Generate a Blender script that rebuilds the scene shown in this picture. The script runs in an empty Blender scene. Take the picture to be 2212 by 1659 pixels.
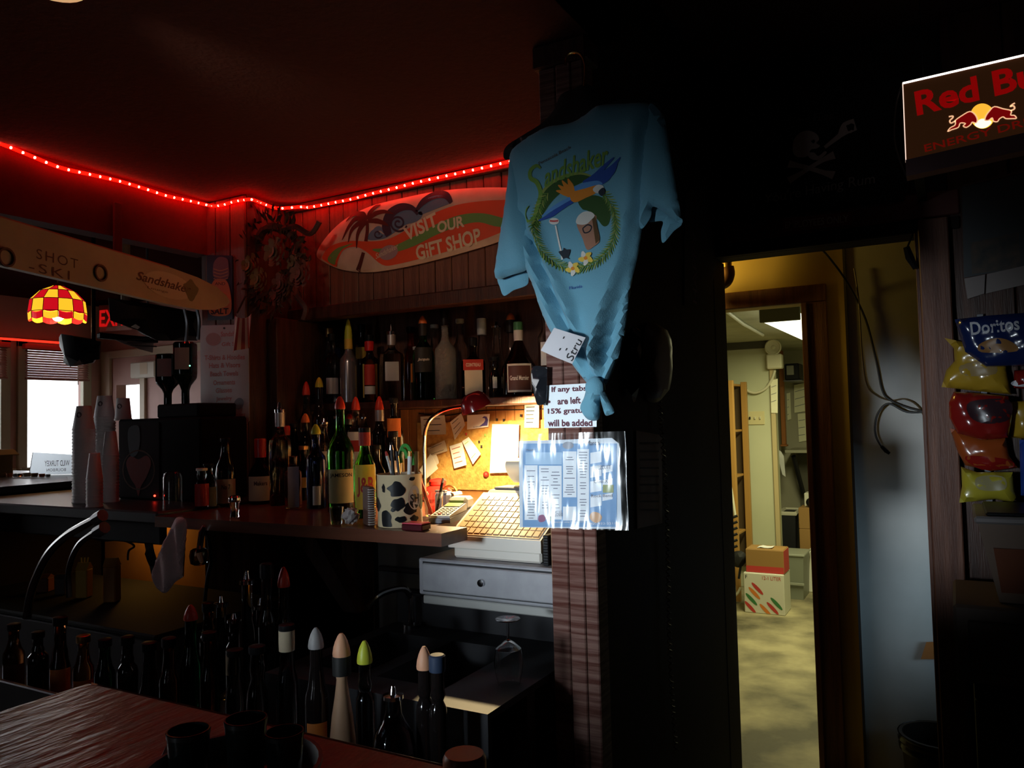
import bpy, math, random
from mathutils import Vector, Matrix
from mathutils.geometry import delaunay_2d_cdt
random.seed(7)
SC = bpy.context.scene
COL = SC.collection
R = math.radians

# ---------------------------------------------------------------- camera
FPX, CXP, CYP = 1700.0, 1106.0, 829.5
EYE = Vector((0, 0, 1.40))
YAW, PITCH, ROLL = R(29.2), R(2.5), R(1.4)
_f = Vector((-math.sin(YAW) * math.cos(PITCH), math.cos(YAW) * math.cos(PITCH), math.sin(PITCH)))
_r0 = Vector((math.cos(YAW), math.sin(YAW), 0))
_u0 = _r0.cross(_f)
_r = _r0 * math.cos(ROLL) - _u0 * math.sin(ROLL)
_u = _u0 * math.cos(ROLL) + _r0 * math.sin(ROLL)
cam_data = bpy.data.cameras.new('camera')
cam = bpy.data.objects.new('camera', cam_data)
COL.objects.link(cam)
cam_data.sensor_width = 36.0
cam_data.lens = 36.0 * FPX / 2212.0
cam_data.clip_start = 0.02
M3 = Matrix((_r, _u, -_f)).transposed()
cam.matrix_world = Matrix.Translation(EYE) @ M3.to_4x4()
SC.camera = cam

def ray(px, py):
    return _f + _r * ((px - CXP) / FPX) - _u * ((py - CYP) / FPX)
def on_y(px, py, Y):
    d = ray(px, py); return EYE + d * ((Y - EYE.y) / d.y)
def on_x(px, py, X):
    d = ray(px, py); return EYE + d * ((X - EYE.x) / d.x)
def on_z(px, py, Z):
    d = ray(px, py); return EYE + d * ((Z - EYE.z) / d.z)
def at_d(px, py, D):
    return EYE + ray(px, py) * D

# ---------------------------------------------------------------- world, lights, exposure
SC.view_settings.view_transform = 'Standard'
SC.view_settings.look = 'None'
SC.view_settings.exposure = 0.0
SC.view_settings.gamma = 1.0
SC.view_settings.use_curve_mapping = False
SC.cycles.use_denoising = True
w = bpy.data.worlds.new('daylight'); SC.world = w; w.use_nodes = True
bg = w.node_tree.nodes['Background']
bg.inputs['Color'].default_value = (0.93, 0.97, 1.0, 1)
bg.inputs['Strength'].default_value = 4.0

def light(name, typ, loc, target=None, energy=10, color=(1, 1, 1), size=0.2, size_y=None, spread=None, spot=None, blend=0.5):
    d = bpy.data.lights.new(name, typ); d.energy = energy; d.color = color
    if typ == 'AREA':
        d.shape = 'RECTANGLE' if size_y else 'SQUARE'
        d.size = size
        if size_y: d.size_y = size_y
        if spread: d.spread = R(spread)
    else:
        d.shadow_soft_size = size
    if typ == 'SPOT':
        d.spot_size = R(spot); d.spot_blend = blend
    o = bpy.data.objects.new(name, d); COL.objects.link(o)
    o.location = loc
    if target is not None:
        v = Vector(target) - Vector(loc)
        o.rotation_euler = v.to_track_quat('-Z', 'Y').to_euler()
    return o

# added light without a window: assumed daylight behind the guests, narrowed onto the post
light('added_post_beam_light', 'AREA', (-1.95, -2.4, 1.42), (-0.88, 1.8, 1.30), 2.3, (0.80, 0.92, 1.0), 0.40, 0.32, spread=19)
# added fill: tall thin strip dimly lighting the bar and the bottles
light('front_fill_light', 'AREA', (-1.9, -2.7, 1.5), (-2.2, 2.3, 2.10), 0.55, (0.86, 0.93, 1.0), 0.05, 1.6, spread=78)
# added passage light for assumed daylight from the right; no side door is built
light('added_passage_side_light', 'AREA', (0.80, 3.40, 0.72), (-0.10, 3.7, 0.66), 1.2, (0.50, 0.78, 1.0), 0.4, 0.4, spread=55)
# added spot aimed at the surfboard sign, an assumed downlight near the ceiling dome
light('assumed_sign_downlight', 'SPOT', (-1.60, 1.02, 2.27), (-1.85, 2.52, 2.02), 9.0, (1.0, 0.70, 0.50), 0.05, spot=62, blend=1.0)
# assumed bare bulb, added out of sight in the passage behind the partition
light('assumed_passage_bulb_light', 'POINT', (-1.10, 3.52, 2.05), None, 5.5, (1.0, 0.66, 0.12), 0.05)
# far room windows
light('room_window_light', 'AREA', (-6.85, 3.4, 1.35), (0, 3.0, 1.0), 2.5, (0.95, 0.97, 1.0), 1.8, 0.8, spread=130)

# ---------------------------------------------------------------- materials
MATS = {}
def mat(name, col=(0.5, 0.5, 0.5), rough=0.5, metal=0.0, emit=None, es=0.0, trans=0.0, ior=1.45, spec=0.5,
        noise=None, bump=None, alpha=1.0, coat=0.0, sheen=0.0):
    """noise = (scale, (r,g,b), (stretch xyz)); bump = (scale, strength)"""
    if name in MATS: return MATS[name]
    m = bpy.data.materials.new(name); m.use_nodes = True
    nt = m.node_tree; b = nt.nodes['Principled BSDF']
    b.inputs['Base Color'].default_value = (*col, 1)
    b.inputs['Roughness'].default_value = rough
    b.inputs['Metallic'].default_value = metal
    b.inputs['IOR'].default_value = ior
    b.inputs['Specular IOR Level'].default_value = spec
    b.inputs['Transmission Weight'].default_value = trans
    b.inputs['Alpha'].default_value = alpha
    b.inputs['Coat Weight'].default_value = coat
    b.inputs['Sheen Weight'].default_value = sheen
    if emit:
        b.inputs['Emission Color'].default_value = (*emit, 1)
        b.inputs['Emission Strength'].default_value = es
    if noise or bump:
        tc = nt.nodes.new('ShaderNodeTexCoord')
        mp = nt.nodes.new('ShaderNodeMapping')
        nt.links.new(tc.outputs['Object'], mp.inputs['Vector'])
        if noise and len(noise) > 2: mp.inputs['Scale'].default_value = noise[2]
    if noise:
        n = nt.nodes.new('ShaderNodeTexNoise'); n.inputs['Scale'].default_value = noise[0]; n.inputs['Detail'].default_value = 5
        nt.links.new(mp.outputs['Vector'], n.inputs['Vector'])
        cr = nt.nodes.new('ShaderNodeValToRGB')
        cr.color_ramp.elements[0].position = 0.35; cr.color_ramp.elements[1].position = 0.68
        cr.color_ramp.elements[0].color = (*col, 1); cr.color_ramp.elements[1].color = (*noise[1], 1)
        nt.links.new(n.outputs['Fac'], cr.inputs['Fac']); nt.links.new(cr.outputs['Color'], b.inputs['Base Color'])
    if bump:
        n2 = nt.nodes.new('ShaderNodeTexNoise'); n2.inputs['Scale'].default_value = bump[0]; n2.inputs['Detail'].default_value = 3
        nt.links.new(mp.outputs['Vector'], n2.inputs['Vector'])
        bp = nt.nodes.new('ShaderNodeBump'); bp.inputs['Strength'].default_value = bump[1]; bp.inputs['Distance'].default_value = 0.01
        nt.links.new(n2.outputs['Fac'], bp.inputs['Height']); nt.links.new(bp.outputs['Normal'], b.inputs['Normal'])
    MATS[name] = m
    return m

def banded(name, cols, axis, width, rough=0.6):
    """flat printed stripes along an object axis"""
    m = mat(name, cols[0], rough)
    nt = m.node_tree; b = nt.nodes['Principled BSDF']
    tc = nt.nodes.new('ShaderNodeTexCoord'); sp = nt.nodes.new('ShaderNodeSeparateXYZ')
    nt.links.new(tc.outputs['Object'], sp.inputs[0])
    mo = nt.nodes.new('ShaderNodeMath'); mo.operation = 'PINGPONG'; mo.inputs[1].default_value = width
    nt.links.new(sp.outputs[axis], mo.inputs[0])
    gt = nt.nodes.new('ShaderNodeMath'); gt.operation = 'GREATER_THAN'; gt.inputs[1].default_value = width / 2
    nt.links.new(mo.outputs[0], gt.inputs[0])
    mx = nt.nodes.new('ShaderNodeMix'); mx.data_type = 'RGBA'
    mx.inputs[6].default_value = (*cols[0], 1); mx.inputs[7].default_value = (*cols[1], 1)
    nt.links.new(gt.outputs[0], mx.inputs[0]); nt.links.new(mx.outputs[2], b.inputs['Base Color'])
    return m

DWOOD = mat('dark_wood', (0.035, 0.013, 0.008), 0.5, noise=(6, (0.075, 0.028, 0.016), (9, 9, 0.6)), bump=(30, 0.25))
RWOOD = mat('red_wood_plank', (0.10, 0.038, 0.024), 0.55, noise=(5, (0.19, 0.08, 0.05), (8, 8, 0.5)), bump=(40, 0.3))
RWOOD2 = mat('weathered_red_plank', (0.11, 0.030, 0.020), 0.6, noise=(7, (0.30, 0.17, 0.14), (0.7, 1, 16)), bump=(60, 0.5))
HWOOD = mat('honey_wood', (0.34, 0.13, 0.035), 0.42, noise=(5, (0.48, 0.21, 0.07), (10, 10, 0.5)))
CWOOD = mat('counter_wood', (0.11, 0.030, 0.013), 0.35, noise=(4, (0.17, 0.05, 0.022), (0.6, 9, 9)), coat=0.2)
BARTOP = mat('bar_top_varnish', (0.08, 0.036, 0.02), 0.36, noise=(5, (0.15, 0.07, 0.04), (4, 1, 1)), bump=(14, 0.35), coat=0.12)
BLACK = mat('black_plastic', (0.010, 0.010, 0.012), 0.4, spec=0.25)
SOFTB = mat('black_rubber', (0.010, 0.010, 0.011), 0.7)
CEIL = mat('black_red_ceiling', (0.060, 0.026, 0.024), 0.85, spec=0.15, bump=(60, 0.3))
DARK = mat('dark_paint', (0.018, 0.012, 0.011), 0.7, spec=0.2, noise=(3, (0.026, 0.018, 0.016)))
REDW = mat('maroon_paint', (0.09, 0.020, 0.018), 0.85, spec=0.1, noise=(3, (0.14, 0.035, 0.03)))
CHROME = mat('chrome', (0.75, 0.75, 0.78), 0.12, 1.0)
STEEL = mat('brushed_steel', (0.45, 0.45, 0.47), 0.35, 1.0)
DSTEEL = mat('dull_dark_steel', (0.16, 0.16, 0.17), 0.4, 0.8)
GREYP = mat('grey_cabinet_paint', (0.36, 0.36, 0.39), 0.5, noise=(20, (0.30, 0.30, 0.33)))
WHITE = mat('white_card', (0.82, 0.83, 0.83), 0.6)
PAPER = mat('note_paper', (0.80, 0.76, 0.68), 0.7)
PAPER2 = mat('aged_paper', (0.66, 0.56, 0.42), 0.7)
INK = mat('dark_maroon_ink', (0.10, 0.015, 0.035), 0.7)
INKB = mat('black_ink', (0.015, 0.015, 0.018), 0.7)
REDI = mat('red_print', (0.55, 0.05, 0.045), 0.6)
FOAM = mat('white_foam_cup', (0.82, 0.78, 0.78), 0.6)
BRASS = mat('brass', (0.70, 0.45, 0.16), 0.3, 1.0)
CREAM = mat('cream_plastic', (0.72, 0.64, 0.50), 0.4)

# ---------------------------------------------------------------- mesh helpers
class MB:
    def __init__(s): s.v = []; s.f = []; s.sm = True
    def add(s, vs, fs):
        n = len(s.v); s.v += [tuple(v) for v in vs]; s.f += [tuple(i + n for i in f) for f in fs]; return s
    def box(s, a, b):
        x0, y0, z0 = (min(a[i], b[i]) for i in range(3)); x1, y1, z1 = (max(a[i], b[i]) for i in range(3))
        return s.add([(x0,y0,z0),(x1,y0,z0),(x1,y1,z0),(x0,y1,z0),(x0,y0,z1),(x1,y0,z1),(x1,y1,z1),(x0,y1,z1)],
                     [(0,3,2,1),(4,5,6,7),(0,1,5,4),(1,2,6,5),(2,3,7,6),(3,0,4,7)])
    def hexa(s, p):   # 8 points: bottom 4 ccw from above, top 4
        return s.add(p, [(0,3,2,1),(4,5,6,7),(0,1,5,4),(1,2,6,5),(2,3,7,6),(3,0,4,7)])
    def bbox(s, a, b, r=0.004):  # box with chamfered edges
        x0, y0, z0 = (min(a[i], b[i]) for i in range(3)); x1, y1, z1 = (max(a[i], b[i]) for i in range(3))
        r = min(r, (x1-x0)/2.01, (y1-y0)/2.01, (z1-z0)/2.01)
        def ring(d, z): return [(x0+d,y0,z),(x1-d,y0,z),(x1,y0+d,z),(x1,y1-d,z),(x1-d,y1,z),(x0+d,y1,z),(x0,y1-d,z),(x0,y0+d,z)]
        def inner(z): return [(x0+r,y0+r,z),(x1-r,y0+r,z),(x1-r,y0+r,z),(x1-r,y1-r,z),(x1-r,y1-r,z),(x0+r,y1-r,z),(x0+r,y1-r,z),(x0+r,y0+r,z)]
        rows = [ring(r, z0+r), ring(r, z1-r)]
        vs = inner(z0) + rows[0] + rows[1] + inner(z1)
        fs = []
        for k in range(3):
            for i in range(8):
                j = (i+1) % 8
                fs.append((k*8+i, k*8+j, (k+1)*8+j, (k+1)*8+i))
        fs.append((0, 7, 6, 5, 4, 3, 2, 1)); fs.append(tuple(range(24, 32)))
        return s.add(vs, fs)
    def lathe(s, prof, n=20, c=(0,0,0), sq=0.0, a0=0.0, a1=None, cap=True, sx=1.0, sy=1.0):
        full = a1 is None
        m = n if full else n + 1
        vs = []
        for r, z in prof:
            for i in range(m):
                a = a0 + (2*math.pi if full else (a1 - a0)) * i / n
                ca, sa = math.cos(a), math.sin(a)
                k = 1.0
                if sq: k = (abs(ca)**sq + abs(sa)**sq) ** (-1.0/sq)
                vs.append((c[0] + r*k*ca*sx, c[1] + r*k*sa*sy, c[2] + z))
        fs = []
        for k in range(len(prof)-1):
            for i in range(n):
                j = (i+1) % m if full else i+1
                fs.append((k*m+i, k*m+j, (k+1)*m+j, (k+1)*m+i))
        if cap and full:
            fs.append(tuple(range(m-1, -1, -1))); b0 = (len(prof)-1)*m
            fs.append(tuple(range(b0, b0+m)))
        return s.add(vs, fs)
    def tube(s, pts, r, n=8, closed=False):
        pts = [Vector(p) for p in pts]; N = len(pts)
        rad = r if isinstance(r, (list, tuple)) else [r]*N
        vs = []; up = None
        for i, p in enumerate(pts):
            if closed: t = pts[(i+1) % N] - pts[i-1]
            else: t = pts[min(i+1, N-1)] - pts[max(i-1, 0)]
            t.normalize()
            if up is None:
                up = Vector((0,0,1)) if abs(t.z) < 0.9 else Vector((1,0,0))
            a = t.cross(up); a.normalize(); b = a.cross(t); up = b
            for k in range(n):
                an = 2*math.pi*k/n
                vs.append(p + (a*math.cos(an) + b*math.sin(an))*rad[i])
        fs = []
        for i in range(N if closed else N-1):
            for k in range(n):
                l = (k+1) % n; j = (i+1) % N
                fs.append((i*n+k, i*n+l, j*n+l, j*n+k))
        if not closed:
            fs.append(tuple(range(n-1, -1, -1))); fs.append(tuple(range((N-1)*n, N*n)))
        return s.add(vs, fs)
    def prism(s, poly, o, ex, ey, d):   # polygon in the plane (o, ex, ey), pushed along d
        o, ex, ey, d = Vector(o), Vector(ex), Vector(ey), Vector(d)
        n = len(poly)
        vs = [o + ex*p[0] + ey*p[1] for p in poly]
        vs += [v + d for v in vs]
        fs = [tuple(range(n)), tuple(range(2*n-1, n-1, -1))]
        for i in range(n):
            j = (i+1) % n; fs.append((i, i+n, j+n, j))
        return s.add(vs, fs)
    def sphere(s, c, r, n=10, m=6, sz=1.0):
        return s.lathe([(max(r*math.sin(math.pi*k/m), 1e-5), -r*sz*math.cos(math.pi*k/m)) for k in range(m+1)], n, c)
    def grid(s, nu, nv, fn, thick=None):
        vs = [fn(i/nu, j/nv) for j in range(nv+1) for i in range(nu+1)]
        fs = [(j*(nu+1)+i, j*(nu+1)+i+1, (j+1)*(nu+1)+i+1, (j+1)*(nu+1)+i) for j in range(nv) for i in range(nu)]
        if thick is not None:
            n = len(vs); t = Vector(thick)
            vs = vs + [Vector(v) + t for v in vs]
            fs = fs + [tuple(i+n for i in reversed(f)) for f in fs]
            per = [i for i in range(nu+1)] + [j*(nu+1)+nu for j in range(1, nv+1)] + [nv*(nu+1)+i for i in range(nu-1, -1, -1)] + [j*(nu+1) for j in range(nv-1, 0, -1)]
            for a, b in zip(per, per[1:]+per[:1]): fs.append((b, a, a+n, b+n))
        return s.add(vs, fs)
    def shift(s, d):
        s.v = [(v[0]+d[0], v[1]+d[1], v[2]+d[2]) for v in s.v]; return s

def tri_poly(poly, step):
    """2D outline -> dense triangulation (points, triangles, set of outline indices)"""
    pts = []
    n = len(poly)
    for i in range(n):
        a, b = Vector(poly[i]), Vector(poly[(i+1) % n])
        k = max(1, int((b-a).length/step))
        for j in range(k): pts.append(a.lerp(b, j/k))
    nb = len(pts)
    def inside(p):
        c = False; j = nb-1
        for i in range(nb):
            if (pts[i].y > p.y) != (pts[j].y > p.y) and p.x < (pts[j].x-pts[i].x)*(p.y-pts[i].y)/(pts[j].y-pts[i].y)+pts[i].x: c = not c
            j = i
        return c
    x0, x1 = min(p.x for p in pts), max(p.x for p in pts); y0, y1 = min(p.y for p in pts), max(p.y for p in pts)
    inner = []
    y = y0 + step/2; row = 0
    while y < y1:
        x = x0 + (step/2 if row % 2 else step)
        while x < x1:
            p = Vector((x, y))
            if inside(p) and min((p-q).length for q in pts) > step*0.45: inner.append(p)
            x += step
        y += step*0.9; row += 1
    vs, es, fs, *_ = delaunay_2d_cdt(pts+inner, [(i, (i+1) % nb) for i in range(nb)], [], 1, 1e-7)
    return [Vector(v) for v in vs], [tuple(f) for f in fs], pts

def dist_edge(p, pts):
    best = 1e9
    n = len(pts)
    for i in range(n):
        a, b = pts[i], pts[(i+1) % n]
        ab = b-a; l = ab.length_squared
        t = 0 if l == 0 else max(0, min(1, (p-a).dot(ab)/l))
        best = min(best, (p-(a+ab*t)).length)
    return best

def puff(poly, step, to3, nrm, thick, soft, fold=None, flat_back=False):
    """pillow over a 2D outline: to3(x,y)->point, nrm = direction towards the viewer"""
    vs, fs, pts = tri_poly(poly, step)
    mb = MB(); nrm = Vector(nrm)
    front, back = [], []
    for p in vs:
        d = dist_edge(p, pts); g = math.sqrt(max(0, 1-(1-min(1, d/soft))**2))
        o = to3(p.x, p.y); fo = fold(p.x, p.y)*min(1, d/(soft*0.7)) if fold else 0
        front.append(o + nrm*(thick*g + fo + 0.0008)); back.append(o - nrm*(0 if flat_back else thick*g - fo) - nrm*0.0008)
    n = len(vs)
    ff = []
    for f in fs:
        a, b, c = (front[i] for i in f)
        if (b-a).cross(c-a).dot(nrm) < 0: f = (f[0], f[2], f[1])
        ff.append(f)
    mb.add(front+back, ff+[(f[0]+n, f[2]+n, f[1]+n) for f in ff])
    # close the rim
    from collections import Counter
    ec = Counter()
    for f in ff:
        for i in range(3): ec[tuple(sorted((f[i], f[(i+1) % 3])))] += 1
    for f in ff:
        for i in range(3):
            a, b = f[i], f[(i+1) % 3]
            if ec[tuple(sorted((a, b)))] == 1: mb.f.append((b, a, a+n, b+n))
    return mb

def mesh_of(name, mb, material):
    me = bpy.data.meshes.new(name); me.from_pydata(mb.v, [], mb.f)
    me.materials.append(material)
    me.validate(); me.update()
    return me
def shade(me, angle=35):
    me.polygons.foreach_set('use_smooth', [True]*len(me.polygons))
    me.set_sharp_from_angle(angle=R(angle))

KIDS = {}
SUBS = {'lettering', 'typed_line', 'written_line', 'wave_print', 'printed_panel', 'screw', 'logo', 'logo_lettering', 'logo_oval', 'logo_figure', 'glass_socket', 'emblem', 'emblem_lettering', 'palm_leaf', 'palm_trunk', 'wave_outline',
        'wave_curl', 'shaker_band', 'label_band', 'eye_socket', 'bottle_label', 'bull_outline', 'bull_tail', 'sticker_lettering', 'fine_print', 'event_box', 'day_column', 'ink_mark', 'bullet', 'printed_oval', 'red_band', 'red_side',
        'screen', 'cow_patch', 'pale_figure', 'antler_ring', 'power_led', 'yellow_tag', 'sticker', 'toggle', 'rocker', 'hole', 'grille', 'edge_glint', 'wing_feather', 'flower_petal', 'flower_heart', 'parrot_beak', 'parrot_face', 'cup_froth', 'cup_shade', 'cup_emblem',
        'stirrer_badge_text', 'wreath_leaves', 'tail_feather', 'wing_covert', 'tiny_lettering', 'sun_glow', 'key'}
HOSTS = {'plate', 'cloth', 'card', 'sheet', 'label', 'board', 'plank', 'pouch', 'case', 'key_sheet', 'backing', 'box', 'wall', 'cabinet', 'body', 'acrylic_plate', 'blue_ground', 'poster_panel', 'screen_bezel', 'face', 'housing', 'parrot_body', 'cup_print', 'wreath_stem', 'oval_sticker', 'sun', 'top_cup'}
def obj(name, mb, material, parent=None, smooth=True, world=False, kind=None, label=None, loc=None):
    """one mesh object; world=True: the builder holds world coordinates and the parent root carries only a location"""
    if parent is not None and parent.type == 'EMPTY' and name in SUBS:
        hosts = [k for k in KIDS.get(parent.name, []) if k.name.split('.')[0] in HOSTS and k.location.length < 1e-9]
        if hosts: parent = hosts[-1]
    if world and parent is not None:
        p = parent; off = Vector((0,0,0))
        while p is not None: off += p.location; p = p.parent
        mb.shift(-off)
    me = mesh_of(name, mb, material)
    if smooth: shade(me)
    o = bpy.data.objects.new(name, me); COL.objects.link(o)
    if parent is not None:
        o.parent = parent; KIDS.setdefault(parent.name, []).append(o)
    if kind: o['kind'] = kind
    if label: o['label'] = label
    if loc is not None: o.location = loc
    return o
def thing(name, label, cat, loc=(0,0,0), rotz=0.0, group=None):
    o = bpy.data.objects.new(name, None); COL.objects.link(o)
    o.empty_display_size = 0.05
    o.location = loc; o.rotation_euler = (0, 0, rotz); o['label'] = label; o['category'] = cat
    if group: o['group'] = group
    return o
def solo(name, mb, material, label, cat, group=None, smooth=True, kind=None):
    """a thing that is one mesh; its origin goes to the middle of its base"""
    xs, ys, zs = zip(*mb.v)
    c = Vector(((min(xs)+max(xs))/2, (min(ys)+max(ys))/2, min(zs)))
    mb.shift(-c)
    o = obj(name, mb, material, None, smooth); o.location = c
    o['label'] = label; o['category'] = cat
    if group: o['group'] = group
    if kind: o['kind'] = kind
    return o
def struct(name, mb, material, parent=None, smooth=False, label=None):
    o = obj(name, mb, material, parent, smooth)
    if parent is None: o['kind'] = 'structure'
    if label: o['label'] = label
    return o
def copy_part(o, parent, loc=None, rot=None):
    c = o.copy(); COL.objects.link(c); c.parent = parent
    if loc is not None: c.location = loc
    if rot is not None: c.rotation_euler = rot
    return c

_txt = {}
def text_geo(s, shear=0.0, bold=0.0, spacing=1.0):
    key = (s, shear, bold, spacing)
    if key in _txt: return _txt[key]
    cu = bpy.data.curves.new('lettering_source', 'FONT'); cu.body = s; cu.size = 1.0; cu.resolution_u = 3
    cu.shear = shear; cu.offset = bold; cu.space_character = spacing; cu.align_x = 'LEFT'; cu.fill_mode = 'FRONT'
    ob = bpy.data.objects.new('lettering_source', cu)
    me = ob.to_mesh()
    vs = [v.co.copy() for v in me.vertices]; fs = [tuple(p.vertices) for p in me.polygons]
    ob.to_mesh_clear(); bpy.data.objects.remove(ob); bpy.data.curves.remove(cu)
    x0 = min(v.x for v in vs); x1 = max(v.x for v in vs); y0 = min(v.y for v in vs); y1 = max(v.y for v in vs)
    _txt[key] = (vs, fs, x0, x1, y0, y1)
    return _txt[key]
def text_mb(s, fit_w, fit_h, to3, shear=0.0, bold=0.0, align='C', spacing=1.0, stretch=True):
    """letters scaled into a fit_w x fit_h box around the local origin; to3(x, y) -> point"""
    vs, fs, x0, x1, y0, y1 = text_geo(s, shear, bold, spacing)
    kx = fit_w/(x1-x0); ky = fit_h/(y1-y0)
    if not stretch: kx = ky = min(kx, ky)
    mb = MB()
    ox = {'C': (x0+x1)/2, 'L': x0, 'R': x1}[align]
    mb.add([to3((v.x-ox)*kx, (v.y-(y0+y1)/2)*ky) for v in vs], fs)
    return mb
def plane3(o, ex, ey, lift=0.0):
    o, ex, ey = Vector(o), Vector(ex), Vector(ey); n = ex.cross(ey)*lift
    return lambda x, y: o + ex*x + ey*y + n
XZ = ((1,0,0), (0,0,1))   # a board facing the guests

# ================================================================ the setting
FLOORM = mat('worn_floor', (0.05, 0.042, 0.036), 0.6, noise=(3, (0.09, 0.075, 0.06)))
STOREF = mat('stained_concrete', (0.10, 0.090, 0.055), 0.65, noise=(3.2, (0.42, 0.37, 0.22), (1, 1, 1)), bump=(25, 0.25))
STOREW = mat('pale_green_wall', (0.56, 0.58, 0.40), 0.6, noise=(1.5, (0.62, 0.64, 0.46)))
YELW = mat('ochre_passage_wall', (0.46, 0.33, 0.10), 0.6, noise=(2, (0.52, 0.38, 0.13)))
PANEL = mat('grey_passage_panel', (0.44, 0.43, 0.40), 0.55, noise=(8, (0.48, 0.47, 0.44)))
PINK = mat('pinkish_room_paint', (0.42, 0.24, 0.22), 0.6, noise=(2, (0.5, 0.3, 0.27)))
WFRAME = mat('window_frame_paint', (0.42, 0.40, 0.30), 0.5)
CONCR = mat('storeroom_ceiling_paint', (0.50, 0.50, 0.36), 0.7, noise=(3, (0.36, 0.36, 0.25)))

FZ = -0.20   # floor level (the eye is 1.60 m above it)
struct('floor', MB().box((-8.2, -4.2, FZ-0.1), (4.1, 10.6, FZ)), FLOORM)
struct('ground', MB().box((-30, -20, FZ-0.12), (-8.2, 30, FZ-0.02)), mat('pale_pavement', (0.30, 0.29, 0.27), 0.9))
struct('floor_storeroom', MB().box((-4, 3.25, FZ), (1.9, 10.2, FZ+0.006)), STOREF)
struct('ceiling', MB().box((-2.78, -4, 2.36), (-0.70, 1.87, 2.42)).box((-2.78, 1.87, 2.36), (-0.82, 3.0, 2.42)), CEIL, label='low black ceiling above the bar')
struct('ceiling_entry', MB().box((-0.95, -4, 2.80), (3.0, 3.3, 2.9)), CEIL)
struct('ceiling_lounge', MB().box((-8, -4, 2.55), (-2.80, 5.0, 2.65)), mat('lounge_ceiling', (0.028, 0.008, 0.007), 0.9, spec=0.0))
struct('trim_1', MB().box((-0.76, -4, 2.36), (-0.70, 1.87, 2.80)).box((-0.83, 1.80, 2.36), (-0.70, 1.87, 2.80)), DWOOD)
struct('wall_front', MB().box((-8, -4.1, FZ), (3.0, -4.0, 2.9)), DARK)
struct('wall_right', MB().box((3.0, -4.1, FZ), (3.1, 3.3, 2.9)), DARK)
# soffit over the far side of the bar, seen from below the rope light
sf = struct('trim_2', MB().box((-2.84, -4, 2.13), (-2.76, 2.30, 2.36)), REDW)
# wall behind the bottles
struct('wall_back', MB().box((-2.95, 2.85, FZ), (-0.83, 2.95, 2.36)), RWOOD)
struct('wall_lounge_side', MB().box((-2.95, 2.60, FZ), (-2.88, 4.6, 2.6)), DWOOD)
# header over the shelf: upright boards, one object each, on a plain backing
hd = struct('wall_header', MB().box((-2.53, 2.555, 1.85), (-0.83, 2.60, 2.36)), DWOOD)
bw = 0.0775
bmesh0 = None
for i in range(22):
    x0 = -2.53 + i*bw
    dy = random.uniform(0, 0.004)
    b = obj('board', MB().bbox((0.0015, -0.012-dy, 0), (bw-0.0015, 0, 0.455), 0.003), RWOOD, hd, smooth=False)
    b.location = (x0, 2.553, 1.90)
obj('rail', MB().bbox((-2.53, 2.525, 1.845), (-0.83, 2.60, 1.90), 0.004), DWOOD, hd)
obj('crown_strip', MB().bbox((-2.53, 2.515, 2.325), (-0.83, 2.545, 2.358), 0.004), DWOOD, hd)
# corner column with four boards on its face
cl = struct('wall_column', MB().box((-2.80, 2.30, FZ), (-2.53, 2.86, 2.36)), DWOOD)
for i in range(3):
    obj('board', MB().bbox((-2.797+i*0.09, 2.288, 1.10), (-2.711+i*0.09, 2.30, 2.355), 0.003), RWOOD, cl, smooth=False)
# shelf end cheek
struct('trim_3', MB().bbox((-2.53, 2.40, 1.10), (-2.47, 2.85, 1.85), 0.004), DWOOD)

# partition with the weathered boards on its end
pt = struct('wall_partition', MB().box((-0.90, 1.86, FZ), (-0.818, 3.20, 2.80)), DARK)
for (x0, x1, dy) in ((-0.905, -0.858, 0.0), (-0.853, -0.812, 0.007), (-0.811, -0.778, 0.004)):
    obj('board', MB().bbox((x0, 1.80-dy, FZ), (x1, 1.86, 2.36), 0.003), RWOOD2, pt, smooth=False)
obj('beam_end', MB().bbox((-0.915, 1.785, 2.30), (-0.765, 1.87, 2.36), 0.004), DWOOD, pt)

# wall with the doorway to the passage
dw = struct('wall_doorway', MB().box((-0.90, 3.20, 2.03), (-0.09, 3.30, 2.90)).box((-0.09, 3.20, FZ), (3.0, 3.30, 2.90)), DARK)
obj('lintel_board', MB().bbox((-0.82, 3.165, 2.03), (0.05, 3.20, 2.075), 0.004), DARK, dw)
obj('lintel_plank', MB().bbox((-0.78, 3.16, 2.08), (0.05, 3.20, 2.17), 0.004), mat('faded_maroon_plank', (0.13, 0.035, 0.028), 0.6), dw)
obj('jamb', MB().bbox((-0.87, 3.14, FZ), (-0.816, 3.32, 2.03), 0.004), DARK, dw)
obj('jamb', MB().bbox((-0.095, 3.14, FZ), (-0.083, 3.32, 2.03), 0.002), RWOOD, dw)
obj('door_plank', MB().bbox((-0.083, 3.13, FZ), (0.012, 3.20, 2.07), 0.004), RWOOD, dw)
for i in range(8):
    obj('wall_board', MB().bbox((0.015+i*0.19, 3.175, FZ), (0.200+i*0.19, 3.20, 2.80), 0.003), DWOOD, dw)

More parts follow.
